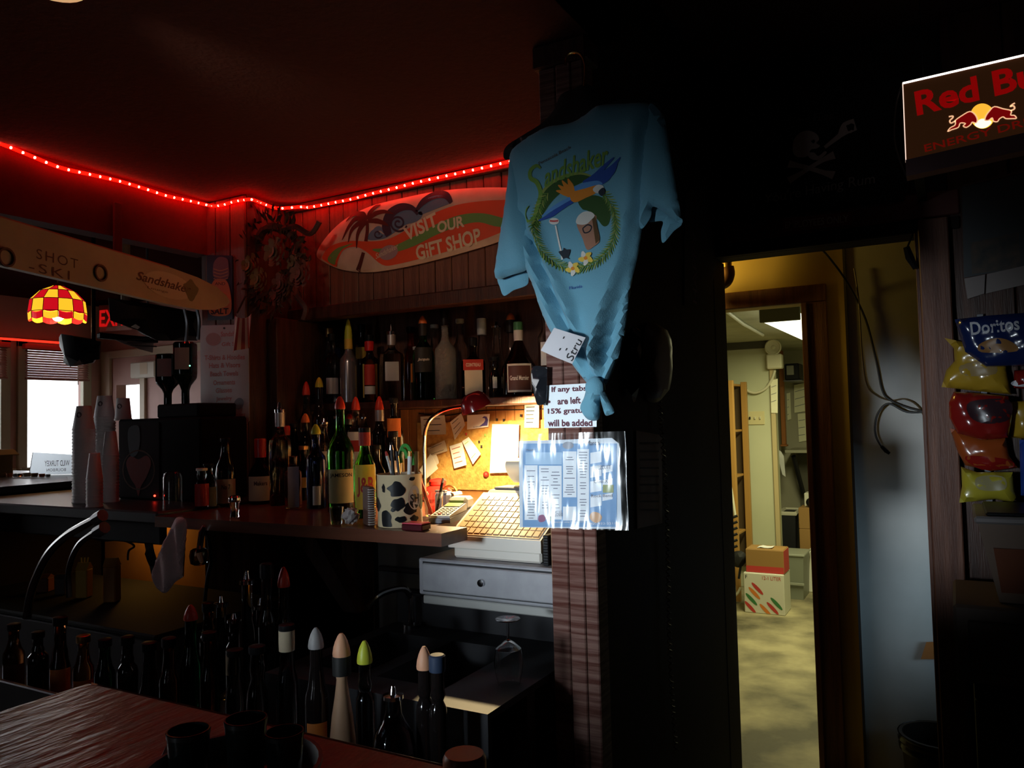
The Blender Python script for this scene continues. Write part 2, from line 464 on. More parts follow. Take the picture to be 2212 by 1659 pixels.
# passage behind the doorway
struct('wall_passage_back', MB().box((-0.57, 3.80, FZ), (-0.37, 3.90, 1.895)).box((-2.6, 3.80, 1.895), (-0.37, 3.90, 2.5))
       .box((-2.6, 3.80, FZ), (-1.40, 3.90, 1.895)), YELW)
struct('trim_4', MB().bbox((-1.50, 3.775, 1.895), (-0.477, 3.80, 1.975), 0.004), RWOOD)
struct('trim_5', MB().bbox((-0.57, 3.775, FZ), (-0.477, 3.80, 1.895), 0.004).bbox((-0.585, 3.76, FZ), (-0.56, 3.95, 1.895), 0.003), RWOOD)
struct('trim_6', MB().bbox((-2.6, 3.75, 2.13), (-0.39, 3.80, 2.20), 0.004), YELW)
struct('wall_passage_panel', MB().box((-0.385, 3.70, FZ), (1.6, 3.80, 2.6)), PANEL)
struct('trim_7', MB().box((-0.393, 3.69, FZ), (-0.383, 3.71, 2.5)), mat('seam_shadow_strip', (0.05, 0.04, 0.035), 0.7))
struct('ceiling_passage', MB().box((-2.6, 3.30, 2.45), (1.6, 3.90, 2.55)), YELW)
struct('wall_passage_left', MB().box((-2.7, 2.95, FZ), (-2.6, 3.9, 2.5)), YELW)
struct('wall_passage_right', MB().box((1.6, 3.30, FZ), (1.7, 3.9, 2.5)), PANEL)

# storeroom
struct('ceiling_storeroom', MB().box((-4, 3.90, 2.05), (1.2, 10.2, 2.15)), CONCR)
struct('wall_storeroom', MB().box((-4, 7.40, FZ), (-1.41, 7.52, 2.05)), STOREW)
struct('wall_storeroom_recess', MB().box((-2.6, 8.80, FZ), (1.2, 8.90, 2.05)), mat('recess_wall_paint', (0.40, 0.38, 0.28), 0.6))
struct('wall_storeroom_right', MB().box((1.1, 3.9, FZ), (1.2, 8.9, 2.05)), STOREW)
struct('wall_storeroom_left', MB().box((-4.0, 3.9, FZ), (-3.9, 7.5, 2.05)), STOREW)
struct('wall_storeroom_corner', MB().box((-2.7, 7.5, FZ), (-2.6, 8.9, 2.05)), STOREW)
struct('trim_8', MB().bbox((-1.44, 7.37, FZ), (-1.40, 7.41, 2.05), 0.003), mat('pale_corner_strip', (0.55, 0.45, 0.25), 0.5))
struct('trim_9', MB().bbox((-3.9, 7.36, 1.985), (-1.40, 7.40, 2.05), 0.004), mat('dark_duct_strip', (0.07, 0.07, 0.05), 0.6))
struct('roof', MB().box((-8.2, -4.2, 2.92), (4.1, 10.6, 3.0)), DARK)
struct('wall_outer', MB().box((-8.2, 10.4, FZ), (4.1, 10.6, 2.95)).box((4.0, -4.2, FZ), (4.1, 10.4, 2.95)).box((-8.2, 7.6, FZ), (-8.1, 10.4, 2.95)), DARK)

# lounge beyond the bar: window wall on the left, end wall with a door
wl = MB()
XW = -7.0
wins = [(2.30, 3.70, 1.08, 2.14), (3.86, 4.42, 1.08, 2.14), (0.2, 2.1, 1.08, 2.14)]
wl.box((XW-0.1, -4, FZ), (XW, 4.62, 1.08)).box((XW-0.1, -4, 2.14), (XW, 4.62, 2.65))
for a, b in ((-4, 0.2), (2.1, 2.30), (3.70, 3.86), (4.42, 4.62)): wl.box((XW-0.1, a, 1.08), (XW, b, 2.14))
struct('wall_left', wl, PINK)
we = MB().box((-7.1, 4.60, FZ), (-6.80, 4.70, 2.65)).box((-6.43, 4.60, FZ), (-2.85, 4.70, 2.65)).box((-6.80, 4.60, FZ), (-6.43, 4.70, 1.47)).box((-6.80, 4.60, 1.80), (-6.43, 4.70, 2.65))
struct('wall_end', we, PINK)
struct('trim_10', MB().bbox((-6.99, 4.57, FZ), (-6.86, 4.60, 2.12), 0.004).bbox((-6.86, 4.57, 2.05), (-2.9, 4.60, 2.12), 0.004), mat('cream_trim', (0.48, 0.40, 0.30), 0.5))
struct('trim_11', MB().bbox((-6.43, 4.575, 1.44), (-6.36, 4.60, 1.86), 0.003), mat('cream_trim', (0.48, 0.40, 0.30), 0.5))
SLAT = mat('maroon_blind_slat', (0.36, 0.20, 0.17), 0.5)
for n, (a, b, z0, z1) in enumerate(wins[:2]):
    wr = bpy.data.objects.new('window_%d' % (n+1), None); COL.objects.link(wr); wr['kind'] = 'structure'
    wr.location = (XW, (a+b)/2, z0)
    f = MB()
    f.bbox((XW-0.02, a-0.05, z0-0.04), (XW+0.03, a+0.03, z1+0.05), 0.004).bbox((XW-0.02, b-0.03, z0-0.04), (XW+0.03, b+0.05, z1+0.05), 0.004)
    f.bbox((XW-0.02, a-0.05, z1-0.02), (XW+0.03, b+0.05, z1+0.05), 0.004)
    obj('window_frame', f, WFRAME, wr, world=True)
    obj('window_sill', MB().bbox((XW-0.02, a-0.06, z0-0.05), (XW+0.10, b+0.06, z0), 0.004), WFRAME, wr, world=True)
    obj('pane', MB().box((XW-0.06, a, z0), (XW-0.055, b, z1)), mat('window_glass', (1, 1, 1), 0.0, trans=1.0, ior=1.0), wr, smooth=False, world=True)
    s = MB(); k = 13
    for i in range(k):
        zz = 1.86 + i*0.021
        s.hexa([(XW+0.035, a, zz), (XW+0.065, a, zz-0.0205), (XW+0.065, b, zz-0.0205), (XW+0.035, b, zz),
                (XW+0.035, a, zz+0.002), (XW+0.065, a, zz-0.0185), (XW+0.065, b, zz-0.0185), (XW+0.035, b, zz+0.002)])
    obj('blind_slats', s, SLAT, wr, smooth=False, world=True, kind='stuff')
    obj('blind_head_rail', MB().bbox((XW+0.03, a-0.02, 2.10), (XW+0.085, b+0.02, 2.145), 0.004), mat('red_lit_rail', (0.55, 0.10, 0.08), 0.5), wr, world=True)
    obj('blind_bottom_rail', MB().bbox((XW+0.035, a, 1.835), (XW+0.08, b, 1.852), 0.003), SLAT, wr, world=True)
    obj('pull_cord', MB().tube([(XW+0.09, b-0.12, 2.1), (XW+0.09, b-0.12, 1.80)], 0.004, 5), WHITE, wr, world=True)

# back counter, shelf, riser, honey-coloured wainscot behind the lamp
tp = solo('back_counter', MB().prism([(-2.36, 1.735), (-1.195, 1.735), (-1.195, 1.862), (-1.302, 1.862), (-1.302, 2.83), (-2.36, 2.83)], (0, 0, 1.065), (1, 0, 0), (0, 1, 0), (0, 0, 0.035)), CWOOD, 'reddish wooden back counter carrying the lower rows of bottles', 'counter')
solo('back_counter_end', MB().bbox((-1.30, 2.27, 1.065), (-0.905, 2.83, 1.10), 0.006), CWOOD, 'short stretch of wooden counter behind the cash register', 'counter')
sh = solo('bottle_shelf', MB().bbox((-2.47, 2.56, 1.452), (-0.91, 2.845, 1.482), 0.004), DWOOD, 'dark wooden wall shelf holding the upper row of bottles', 'shelf')
solo('bottle_riser', MB().bbox((-2.46, 2.36, 1.101), (-1.86, 2.60, 1.17), 0.004), DWOOD, 'low dark step behind the front row of bottles on the back counter', 'riser')
solo('bottle_riser', MB().bbox((-2.46, 2.602, 1.101), (-2.07, 2.83, 1.26), 0.004), DWOOD, 'taller dark step against the wall behind the bottles', 'riser')
wn = thing('wall_wainscot', 'honey-coloured upright boards on the wall above the cork board', 'wainscot', (-1.6, 2.845, 1.10))
wn['kind'] = 'structure'; del wn['category']
for i in range(28):
    x0 = -2.16 + i*0.045
    obj('board', MB().bbox((x0+0.0008, 2.832, 1.10), (x0+0.0442, 2.850, 1.452), 0.002), HWOOD, wn, smooth=False, world=True)

# ================================================================ traced, slightly curved surfaces with print on them
def smooth(pts, n=6, closed=False):
    P = [Vector(p) for p in pts]; N = len(P); out = []
    for i in range(N if closed else N-1):
        p0 = P[i-1] if (i > 0 or closed) else P[0]; p1 = P[i]; p2 = P[(i+1) % N]
        p3 = P[(i+2) % N] if (closed or i+2 < N) else P[-1]
        for k in range(n):
            t = k/n
            out.append(0.5*((2*p1)+(p2-p0)*t+(2*p0-5*p1+4*p2-p3)*t*t+(3*p1-p0-3*p2+p3)*t*t*t))
    if not closed: out.append(P[-1])
    return out

class Traced:
    """outline given where it is seen, standing on the plane Y = c (facing -Y) or X = c (facing +X)"""
    def __init__(s, px, Y=None, X=None, thick=0.01, soft=0.03, fold=None, step=0.02, round_=True):
        s.Y, s.X = Y, X
        s.nrm = Vector((0, -1, 0)) if Y is not None else Vector((1, 0, 0))
        pl = smooth(px, 5, True) if round_ else px
        s.poly = [s.to2(p) for p in pl]
        s.pts = [Vector(p) for p in s.poly]
        s.thick, s.soft, s.fold, s.step = thick, soft, fold, step
    def to2(s, p):
        q = on_y(p[0], p[1], s.Y) if s.Y is not None else on_x(p[0], p[1], s.X)
        return (q.x, q.z) if s.Y is not None else (q.y, q.z)
    def to3(s, a, b):
        return Vector((a, s.Y, b)) if s.Y is not None else Vector((s.X, a, b))
    def front(s, a, b, lift=0.0):
        d = dist_edge(Vector((a, b)), s.pts); g = math.sqrt(max(0, 1-(1-min(1, d/s.soft))**2))
        fo = s.fold(a, b)*min(1, d/(s.soft*0.7)) if s.fold else 0
        return s.to3(a, b) + s.nrm*(s.thick*g + fo + 0.0008 + lift)
    def body(s): return puff(s.poly, s.step, s.to3, s.nrm, s.thick, s.soft, s.fold)
    def decal(s, px, lift=0.0010, step=None, round_=True):
        pl = smooth(px, 4, True) if round_ else px
        vs, fs, _ = tri_poly([s.to2(p) for p in pl], step or s.step)
        mb = MB(); out = []
        for f in fs:
            a, b, c = (s.to3(*vs[i]) for i in f)
            out.append(f if (b-a).cross(c-a).dot(s.nrm) > 0 else (f[0], f[2], f[1]))
        mb.add([s.front(v.x, v.y, lift) for v in vs], out); return mb
    def ribbon(s, px, w, lift=0.0012, n=6, closed=False):
        pts = [Vector(s.to2(p)) for p in smooth(px, n, closed)]
        N = len(pts); vs = []; fs = []
        for i, p in enumerate(pts):
            t = (pts[(i+1) % N]-pts[i-1]) if closed else (pts[min(i+1, N-1)]-pts[max(i-1, 0)])
            t = t.normalized() if t.length > 1e-9 else Vector((1, 0)); nn = Vector((-t.y, t.x))
            if isinstance(w, (int, float)): ww = w
            else:
                u = i/(N-1)*(len(w)-1); k = min(int(u), len(w)-2); ww = w[k]+(w[k+1]-w[k])*(u-k)
            for sg in (-1, 1):
                q = p+nn*(ww/2*sg); vs.append(s.front(q.x, q.y, lift))
        for i in range(N if closed else N-1):
            j = (i+1) % N
            fs.append((2*i, 2*j, 2*j+1, 2*i+1))
        mb = MB(); mb.add(vs, fs); return mb
    def text(s, txt, p0, p1, h, lift=0.0014, shear=0.0, bold=0.0, arch=0.0):
        """letters along the line p0-p1 (where seen), h = letter height in metres"""
        a, b = Vector(s.to2(p0)), Vector(s.to2(p1)); ex = (b-a).normalized(); ey = Vector((-ex.y, ex.x)); L = (b-a).length
        mid = (a+b)/2
        def f(x, y):
            q = mid+ex*x+ey*(y+arch*(1-(2*x/L)**2)); return s.front(q.x, q.y, lift)
        return text_mb(txt, L, h, f, shear, bold)
def ell(cx, cy, rx, ry, n=14, rot=0.0):
    c, s_ = math.cos(rot), math.sin(rot)
    return [(cx+rx*math.cos(2*math.pi*i/n)*c-ry*math.sin(2*math.pi*i/n)*s_, cy+rx*math.cos(2*math.pi*i/n)*s_+ry*math.sin(2*math.pi*i/n)*c) for i in range(n)]
def blob(cx, cy, r, n=9, k=0.35):
    return [(cx+r*(1+random.uniform(-k, k))*math.cos(2*math.pi*i/n), cy+r*(1+random.uniform(-k, k))*math.sin(2*math.pi*i/n)) for i in range(n)]

# ---------------------------------------------------------------- red rope light
ROPE = mat('red_rope_tube', (0.5, 0.02, 0.01), 0.4, emit=(1.0, 0.0012, 0.0004), es=13.0)
BULB = mat('red_rope_bulb', (1, 0.4, 0.35), 0.4, emit=(1.0, 0.16, 0.10), es=40.0)
rope = thing('rope_light', 'glowing red rope light run along the top of the bar walls', 'rope light', (-2.6, 2.2, 2.3))
path = [on_x(x, y, -2.735) for x, y in ((-60, 292), (0, 310), (60, 334), (130, 362), (200, 378), (260, 392), (320, 410), (360, 423), (410, 434), (448, 443))]
path += [on_y(x, y, 2.27) for x, y in ((462, 445), (480, 443), (500, 437), (520, 433), (543, 431))]
path += [Vector((-2.505, 2.36, 2.332)), Vector((-2.50, 2.44, 2.328))] + [on_y(x, y, 2.50) for x, y in ((648, 447), (665, 448), (690, 444), (720, 438), (760, 430), (800, 419), (850, 407), (900, 394), (950, 383), (1000, 372), (1050, 361), (1100, 349), (1150, 338), (1220, 322))]
path = smooth(path, 6)
obj('tube', MB().tube(path, 0.0065, 8), ROPE, rope, world=True)
b0 = MB().sphere((0, 0, 0), 0.0046, 8, 6); bm0 = obj('bulb', b0, BULB, rope)
acc = 0; first = True; last = path[0]
for i in range(1, len(path)):
    seg = (path[i]-last).length; d = 0
    a = last
    while acc+(path[i]-a).length >= 0.040:
        t = (0.040-acc)/(path[i]-a).length; a = a.lerp(path[i], t); acc = 0
        tow = (EYE-a).normalized()*0.005
        loc = a+tow-rope.location
        if first: bm0.location = loc; first = False
        else: copy_part(bm0, rope, loc)
    acc += (path[i]-a).length; last = path[i]

# ---------------------------------------------------------------- surfboard sign
BOARDW = mat('cream_board_paint', (0.62, 0.50, 0.40), 0.45, noise=(14, (0.52, 0.38, 0.29)))
ORANGE = mat('orange_paint', (0.72, 0.085, 0.03), 0.5)
GREEN = mat('green_paint', (0.13, 0.32, 0.09), 0.5)
NAVY = mat('navy_paint', (0.02, 0.025, 0.05), 0.5)
BLUEP = mat('sea_blue_paint', (0.09, 0.19, 0.30), 0.5)
MAROON = mat('maroon_brush', (0.07, 0.015, 0.012), 0.5)
LETW = mat('cream_letter_paint', (0.68, 0.60, 0.44), 0.5)
sb = thing('surfboard_sign', 'painted surfboard sign with a palm and waves above the bottle shelf', 'sign', (-1.7, 2.53, 1.95))
T = Traced([(684, 549), (705, 512), (745, 474), (800, 446), (870, 428), (940, 414), (1010, 407), (1080, 405), (1150, 410), (1195, 432), (1190, 455), (1140, 490), (1080, 521), (1010, 543), (940, 562), (870, 578), (800, 588), (740, 583), (700, 566)], Y=2.525, thick=0.014, soft=0.06, step=0.03)
obj('board', T.body(), BOARDW, sb, world=True)
obj('orange_band', T.decal([(700, 556), (722, 532), (760, 522), (800, 523), (840, 519), (880, 500), (930, 468), (990, 445), (1050, 436), (1090, 434), (1150, 432), (1150, 470), (1080, 506), (1000, 535), (930, 555), (860, 572), (830, 573), (800, 548), (775, 535), (748, 541), (735, 565), (728, 577), (708, 566)]), ORANGE, sb, world=True)
obj('green_band', T.decal([(712, 562), (730, 540), (756, 530), (768, 528), (745, 540), (732, 560), (726, 573)], 0.0016), GREEN, sb, world=True)
obj('green_band', T.decal([(810, 540), (850, 535), (900, 512), (950, 485), (1000, 466), (1050, 463), (1100, 475), (1130, 478), (1085, 492), (1040, 482), (1000, 489), (950, 508), (900, 533), (860, 546), (830, 548)], 0.0016), GREEN, sb, world=True)
obj('inner_cream', T.decal([(738, 580), (742, 553), (762, 538), (785, 541), (808, 560), (822, 577), (795, 584), (760, 585)], 0.0018), BOARDW, sb, world=True)
wv = obj('wave', T.decal([(800, 519), (812, 497), (838, 508), (842, 478), (858, 455), (885, 448), (908, 452), (918, 466), (905, 480), (880, 488), (860, 502), (835, 517)], 0.0012), BLUEP, sb, world=True)
obj('wave', T.decal([(905, 452), (925, 432), (950, 423), (972, 430), (978, 440), (950, 452), (925, 462), (912, 466)], 0.0012), BLUEP, sb, world=True)
obj('wave', T.decal([(808, 516), (813, 496), (824, 490), (833, 496), (834, 506), (828, 500), (820, 503), (822, 516)], 0.0014), BLUEP, sb, world=True)
obj('wave_outline', T.ribbon([(846, 510), (840, 490), (848, 465), (870, 450), (895, 451), (908, 465)], [0.03, 0.045, 0.045, 0.035, 0.02, 0.012], 0.002), NAVY, sb, world=True)
obj('wave_outline', T.ribbon([(904, 458), (920, 437), (945, 422), (968, 424), (980, 440)], [0.012, 0.03, 0.034, 0.028, 0.016], 0.002), NAVY, sb, world=True)
sp = [(866+(3+i*0.85)*math.cos(-0.5-i*0.62), 484+(3+i*0.85)*math.sin(-0.5-i*0.62)) for i in range(20)]
obj('wave_curl', T.ribbon(sp, 0.008, 0.0022, 3), NAVY, sb, world=True)
sp = [(822+(2+i*0.75)*math.cos(0.6-i*0.6), 507+(2+i*0.75)*math.sin(0.6-i*0.6)) for i in range(12)]
obj('wave_curl', T.ribbon(sp, 0.006, 0.0022, 3), NAVY, sb, world=True)
for l in ([(798, 479), (775, 474), (760, 490), (745, 520)], [(798, 479), (780, 485), (765, 500), (758, 525)], [(799, 480), (786, 492), (778, 510), (776, 538)], [(797, 477), (780, 463), (765, 466), (752, 480)],
          [(800, 476), (804, 462), (815, 448), (826, 444)], [(801, 478), (815, 464), (835, 459), (856, 464)], [(801, 480), (818, 479), (835, 484), (845, 490)], [(799, 476), (790, 465), (778, 462), (768, 465)]):
    obj('palm_leaf', T.ribbon(l, [0.012, 0.022, 0.016, 0.003], 0.0026), MAROON, sb, world=True)
obj('palm_trunk', T.ribbon([(799, 478), (799, 500), (796, 523)], [0.014, 0.016, 0.018], 0.0024), MAROON, sb, world=True)
obj('palm_trunk', T.ribbon([(791, 547), (784, 570), (776, 586)], [0.018, 0.02, 0.022], 0.0024), MAROON, sb, world=True)
obj('lettering', T.text('VISIT', (880, 510), (949, 474), 0.058, 0.0028, bold=0.03), LETW, sb, world=True)
obj('lettering', T.text('OUR', (950, 494), (1008, 479), 0.046, 0.0028, bold=0.03), LETW, sb, world=True)
obj('lettering', T.text('GIFT SHOP', (904, 549), (1043, 510), 0.060, 0.0028, bold=0.03), LETW, sb, world=True)
obj('emblem', T.decal(ell(845, 547, 21, 15, rot=-0.4), 0.0024), mat('mauve_emblem', (0.34, 0.25, 0.27), 0.5), sb, world=True)
obj('emblem_lettering', T.text('Sandshaker', (817, 556), (866, 532), 0.022, 0.0034, shear=0.4), LETW, sb, world=True)

# ---------------------------------------------------------------- shot ski
SKI = mat('shot_ski_paint', (0.42, 0.35, 0.25), 0.55, noise=(5, (0.34, 0.28, 0.20)))
SKID = mat('burnt_brown_print', (0.085, 0.045, 0.025), 0.6)
pA, pB = at_d(-160, 478, 1.85), at_d(497, 652, 3.05)
ax = (pB-pA); L = ax.length; ax.normalize(); axn = Vector((ax.y, -ax.x, 0)).normalized(); up = axn.cross(ax)*-1
up = Vector((0, 0, 1)) - ax*ax.z; up.normalize()
nr = ax.cross(up)
if nr.dot(EYE-pA) < 0: nr = -nr
ski = thing('shot_ski', 'long tan shot ski plank hung over the far side of the bar', 'shot ski', pA.lerp(pB, 0.5)-Vector((0, 0, 0.07)))
hw = 0.063
outl = [(0, -hw), (L-0.35, -hw*1.02), (L-0.20, -hw*0.92), (L-0.09, -hw*0.7), (L-0.02, -hw*0.3), (L, 0), (L-0.02, hw*0.3), (L-0.09, hw*0.7), (L-0.20, hw*0.92), (L-0.35, hw*1.02), (0, hw)]
obj('plank', MB().prism(outl, pA, ax, up, -nr*0.022), SKI, ski, smooth=False, world=True)
obj('top_edge', MB().prism([(0, hw*0.985), (L-0.36, hw*1.0), (L-0.36, hw*1.06), (0, hw*1.05)], pA, ax, up, -nr*0.022), mat('red_edge_paint', (0.35, 0.06, 0.04), 0.5), ski, smooth=False, world=True)
def ski_at(px, py):   # distance along and across the plank for a seen point
    d = ray(px, py); t = (pA-EYE).dot(nr)/d.dot(nr); q = EYE+d*t-pA
    return q.dot(ax), q.dot(up)
def ski_text(s, a, b, h, lift=0.001, **k):
    u0, v0 = ski_at(*a); u1, v1 = ski_at(*b)
    f = plane3(pA+ax*((u0+u1)/2)+up*((v0+v1)/2)+nr*lift, ax, up)
    return text_mb(s, abs(u1-u0), h, f, **k)
obj('lettering', ski_text('SHOT', (78, 540), (168, 578), 0.028, spacing=1.25), SKID, ski, world=True)
obj('lettering', ski_text('-SKI', (62, 573), (150, 596), 0.026, spacing=1.25), SKID, ski, world=True)
for (x, y) in ((12, 556), (216, 590)):
    u, v = ski_at(x, y); c = pA+ax*u+up*v
    g = MB(); n = 20
    def ringpts(r, d): return [c+ax*(r*math.cos(2*math.pi*i/n))+up*(r*math.sin(2*math.pi*i/n))+nr*d for i in range(n)]
    vs = ringpts(0.026, 0.0)+ringpts(0.026, 0.006)+ringpts(0.021, 0.006)+ringpts(0.016, -0.006)
    g.add(vs, [(k*n+i, k*n+(i+1) % n, (k+1)*n+(i+1) % n, (k+1)*n+i) for k in range(3) for i in range(n)]+[tuple(range(3*n, 4*n))])
    obj('glass_socket', g, SKID, ski, world=True)
u, v = ski_at(365, 617); c = pA+ax*u+up*v
ov = MB().prism([(0.128*math.cos(t)*1.0, 0.044*math.sin(t)) for t in [2*math.pi*i/24 for i in range(24)]], c+nr*0.0002, ax, up, nr*0.0008)
obj('logo_oval', ov, mat('pale_logo_oval', (0.47, 0.41, 0.31), 0.5), ski, smooth=False, world=True)
obj('logo_lettering', ski_text('Sandshaker', (293, 592), (412, 628), 0.030, 0.0016, shear=0.35, bold=0.02), SKID, ski, world=True)
obj('logo_lettering', ski_text('Lounge', (318, 619), (362, 634), 0.010, 0.0016), SKID, ski, world=True)
u, v = ski_at(412, 627); c = pA+ax*u+up*v
obj('logo_figure', MB().prism([(0.04*math.cos(t)*(1+0.2*math.sin(3*t)), 0.034*math.sin(t)*(1+0.2*math.cos(4*t))) for t in [2*math.pi*i/22 for i in range(22)]], c+nr*0.001, ax, up, nr*0.0006), mat('dim_green_print', (0.15, 0.14, 0.08), 0.6), ski, smooth=False, world=True)
h0, h1 = on_x(245, 436, -2.752), on_x(262, 575, -2.752)
obj('hanger_strap', MB().bbox((-2.758, h0.y, h1.z), (-2.745, h1.y, h0.z), 0.002), REDW, ski, smooth=False, world=True)

# ---------------------------------------------------------------- wreath of dried flowers on the corner
wr = thing('flower_wreath', 'dusty wreath of dried flowers hung in the bar corner', 'wreath', (-2.44, 2.38, 1.85))
cw = on_y(590, 570, 2.34)
LEAFM = mat('dry_leaf', (0.035, 0.016, 0.010), 0.8, noise=(20, (0.06, 0.035, 0.015)))
ring = [cw+Vector((0.14*math.cos(a), 0.02*math.sin(3*a), 0.15*math.sin(a))) for a in [2*math.pi*i/28 for i in range(28)]]
obj('twig_ring', MB().tube(ring, 0.018, 7, closed=True), mat('twig_brown', (0.06, 0.028, 0.016), 0.8, bump=(50, 0.6)), wr, world=True)
lf = MB()
for i in range(230):
    a = random.uniform(0, 6.283); rr = random.uniform(0.08, 0.185)
    c = cw+Vector((rr*math.cos(a), random.uniform(-0.055, 0.02), rr*1.1*math.sin(a)))
    d = Vector((math.cos(a+random.uniform(-1, 1)), random.uniform(-0.6, 0.2), math.sin(a+random.uniform(-1, 1)))).normalized()
    sd = d.cross(Vector((random.random(), 1, random.random()))).normalized(); l = random.uniform(0.025, 0.06); wd = l*0.22
    lf.add([c, c+d*l*0.5+sd*wd, c+d*l, c+d*l*0.5-sd*wd, c+d*l*0.5+sd.cross(d)*wd*0.5], [(0, 4, 1), (1, 4, 2), (2, 4, 3), (3, 4, 0)])
obj('leaves', lf, LEAFM, wr, smooth=False, world=True, kind='stuff')
def rose(c, r, m, name='flower'):
    mb = MB()
    for k in range(4):
        n = 5+k
        for i in range(n):
            a = 2*math.pi*(i+0.5*k)/n; rr = r*(0.2+0.25*k)
            p = c+Vector((rr*math.cos(a), -r*(0.75-0.2*k), rr*math.sin(a)))
            t = Vector((-math.sin(a), 0, math.cos(a))); o = Vector((math.cos(a), -0.5, math.sin(a))).normalized()
            w_ = r*0.34
            mb.add([p-t*w_, p+t*w_, p+t*w_*0.8+o*r*0.4, p+o*r*0.5, p-t*w_*0.8+o*r*0.4], [(0, 1, 2, 3, 4)])
    mb.sphere(c+Vector((0, -r*0.35, 0)), r*0.5, 8, 5)
    obj(name, mb, m, wr, world=True)
ROSE = mat('faded_ivory_petal', (0.17, 0.12, 0.065), 0.8); ROSEY = mat('faded_yellow_petal', (0.20, 0.155, 0.05), 0.8); ROSER = mat('faded_rose_petal', (0.17, 0.07, 0.055), 0.8)
for (x, y, r, m) in ((598, 545, 0.045, ROSE), (545, 575, 0.04, ROSEY), (563, 605, 0.038, ROSEY), (653, 592, 0.042, ROSER), (611, 615, 0.038, ROSER), (600, 640, 0.03, ROSER), (638, 570, 0.028, ROSE)):
    c = on_y(x, y, 2.32); rose(c, r, m)
for l in ([(610, 495), (640, 490), (670, 505), (690, 478)], [(525, 500), (520, 470), (512, 455)], [(560, 480), (556, 455), (548, 440)], [(640, 640), (660, 665), (655, 690)]):
    obj('ribbon_end', MB().tube([on_y(x, y, 2.33) for x, y in smooth(l, 4)], 0.012, 5), mat('dark_ribbon', (0.05, 0.018, 0.016), 0.6), wr, world=True)

# ---------------------------------------------------------------- tin salt sign, gift shop sign, little striped flag
ss = thing('tin_sign', 'dark blue tin sign with an orange salt shaker on the corner column', 'sign', on_y(475, 695, 2.283))
T = Traced([(447, 551), (502, 552), (503, 690), (449, 692)], Y=2.283, thick=0.001, soft=0.01, round_=False, step=0.04)
obj('plate', T.body(), mat('dark_blue_tin', (0.018, 0.024, 0.055), 0.4), ss, world=True)
obj('shaker_body', T.decal([(463, 606), (490, 606), (500, 640), (500, 672), (488, 682), (462, 682), (452, 672), (453, 640)], 0.001), mat('orange_tin_print', (0.55, 0.20, 0.05), 0.5), ss, world=True)
obj('shaker_top', T.decal([(462, 572), (470, 558), (480, 555), (492, 560), (495, 575), (494, 600), (464, 600)], 0.001), mat('mauve_tin_print', (0.16, 0.09, 0.10), 0.5), ss, world=True)
for k in range(4): obj('shaker_band', T.ribbon([(463, 581+k*7), (478, 585+k*7), (494, 580+k*7)], 0.004, 0.002), mat('tan_tin_print', (0.40, 0.22, 0.10), 0.5), ss, world=True)
obj('lettering', T.text('SALT', (457, 673), (495, 672), 0.026, 0.002, bold=0.03), INKB, ss, world=True)
obj('lettering', T.text('AND', (466, 613), (488, 613), 0.012, 0.002), INKB, ss, world=True)

gs = thing('gift_shop_sign', 'grey metal sign listing gift shop goods in red letters', 'sign', on_y(486, 916, 2.275))
T = Traced([(436, 703), (533, 701), (537, 708), (539, 908), (533, 916), (441, 918), (434, 912), (433, 710)], Y=2.275, thick=0.0012, soft=0.01, round_=False, step=0.05)
obj('plate', T.body(), mat('pale_sign_metal', (0.50, 0.50, 0.47), 0.4), gs, world=True)
GR = mat('faded_red_sign_ink', (0.48, 0.16, 0.13), 0.6)
for t, x0, x1, y in (('Sandshaker', 478, 530, 722), ('Gift Shop', 480, 528, 745), ('T-Shirts & Hoodies', 443, 530, 773), ('Hats & Visors', 453, 520, 790), ('Beach Towels', 455, 516, 808), ('Ornaments', 462, 509, 827), ('Glasses', 467, 502, 844), ('Jewelry', 468, 502, 863), ('Candles', 468, 502, 881), ('Cups & Shot Glasses', 440, 531, 898)):
    obj('lettering', T.text(t, (x0, y), (x1, y-2), 0.021, 0.001, bold=0.025), GR, gs, world=True)
obj('logo', T.decal(ell(462, 733, 16, 14), 0.001), mat('rose_logo_print', (0.40, 0.20, 0.17), 0.6), gs, world=True)
obj('logo', T.decal(ell(517, 872, 10, 13, rot=0.4), 0.001), mat('slate_logo_print', (0.13, 0.15, 0.16), 0.6), gs, world=True)
for y in (709, 911): obj('screw', T.decal(ell(486, y, 2.5, 2.5, 8), 0.002), INKB, gs, world=True)

fl = thing('striped_flag', 'small red and cream striped flag hanging beside the gift shop sign', 'flag', on_y(527, 752, 2.22))
a, b = on_y(507, 682, 2.22), on_y(548, 752, 2.22)
FW, FH = b.x-a.x, a.z-b.z
for k in range(9):
    def fn(u, v, k=k):
        uu = (k+u)/9; skew = 0.25*FW*v
        top = 1-0.10*math.sin(uu*3.1)
        return Vector((a.x+uu*FW*0.92+skew*0.4-0.02*v, 2.22-0.012*math.sin(uu*7)*(0.4+v), b.z+FH*(1-v)*top+0.02*(uu-0.5)*v))
    obj('stripe', MB().grid(2, 8, fn, (0, 0.0015, 0)), mat('cream_flag_stripe', (0.55, 0.42, 0.30), 0.7) if k % 2 else mat('red_flag_stripe', (0.30, 0.05, 0.04), 0.7), fl, world=True)
obj('flag_pole', MB().tube([on_y(512, 676, 2.225), on_y(530, 640, 2.26)], 0.004, 6), DWOOD, fl, world=True)

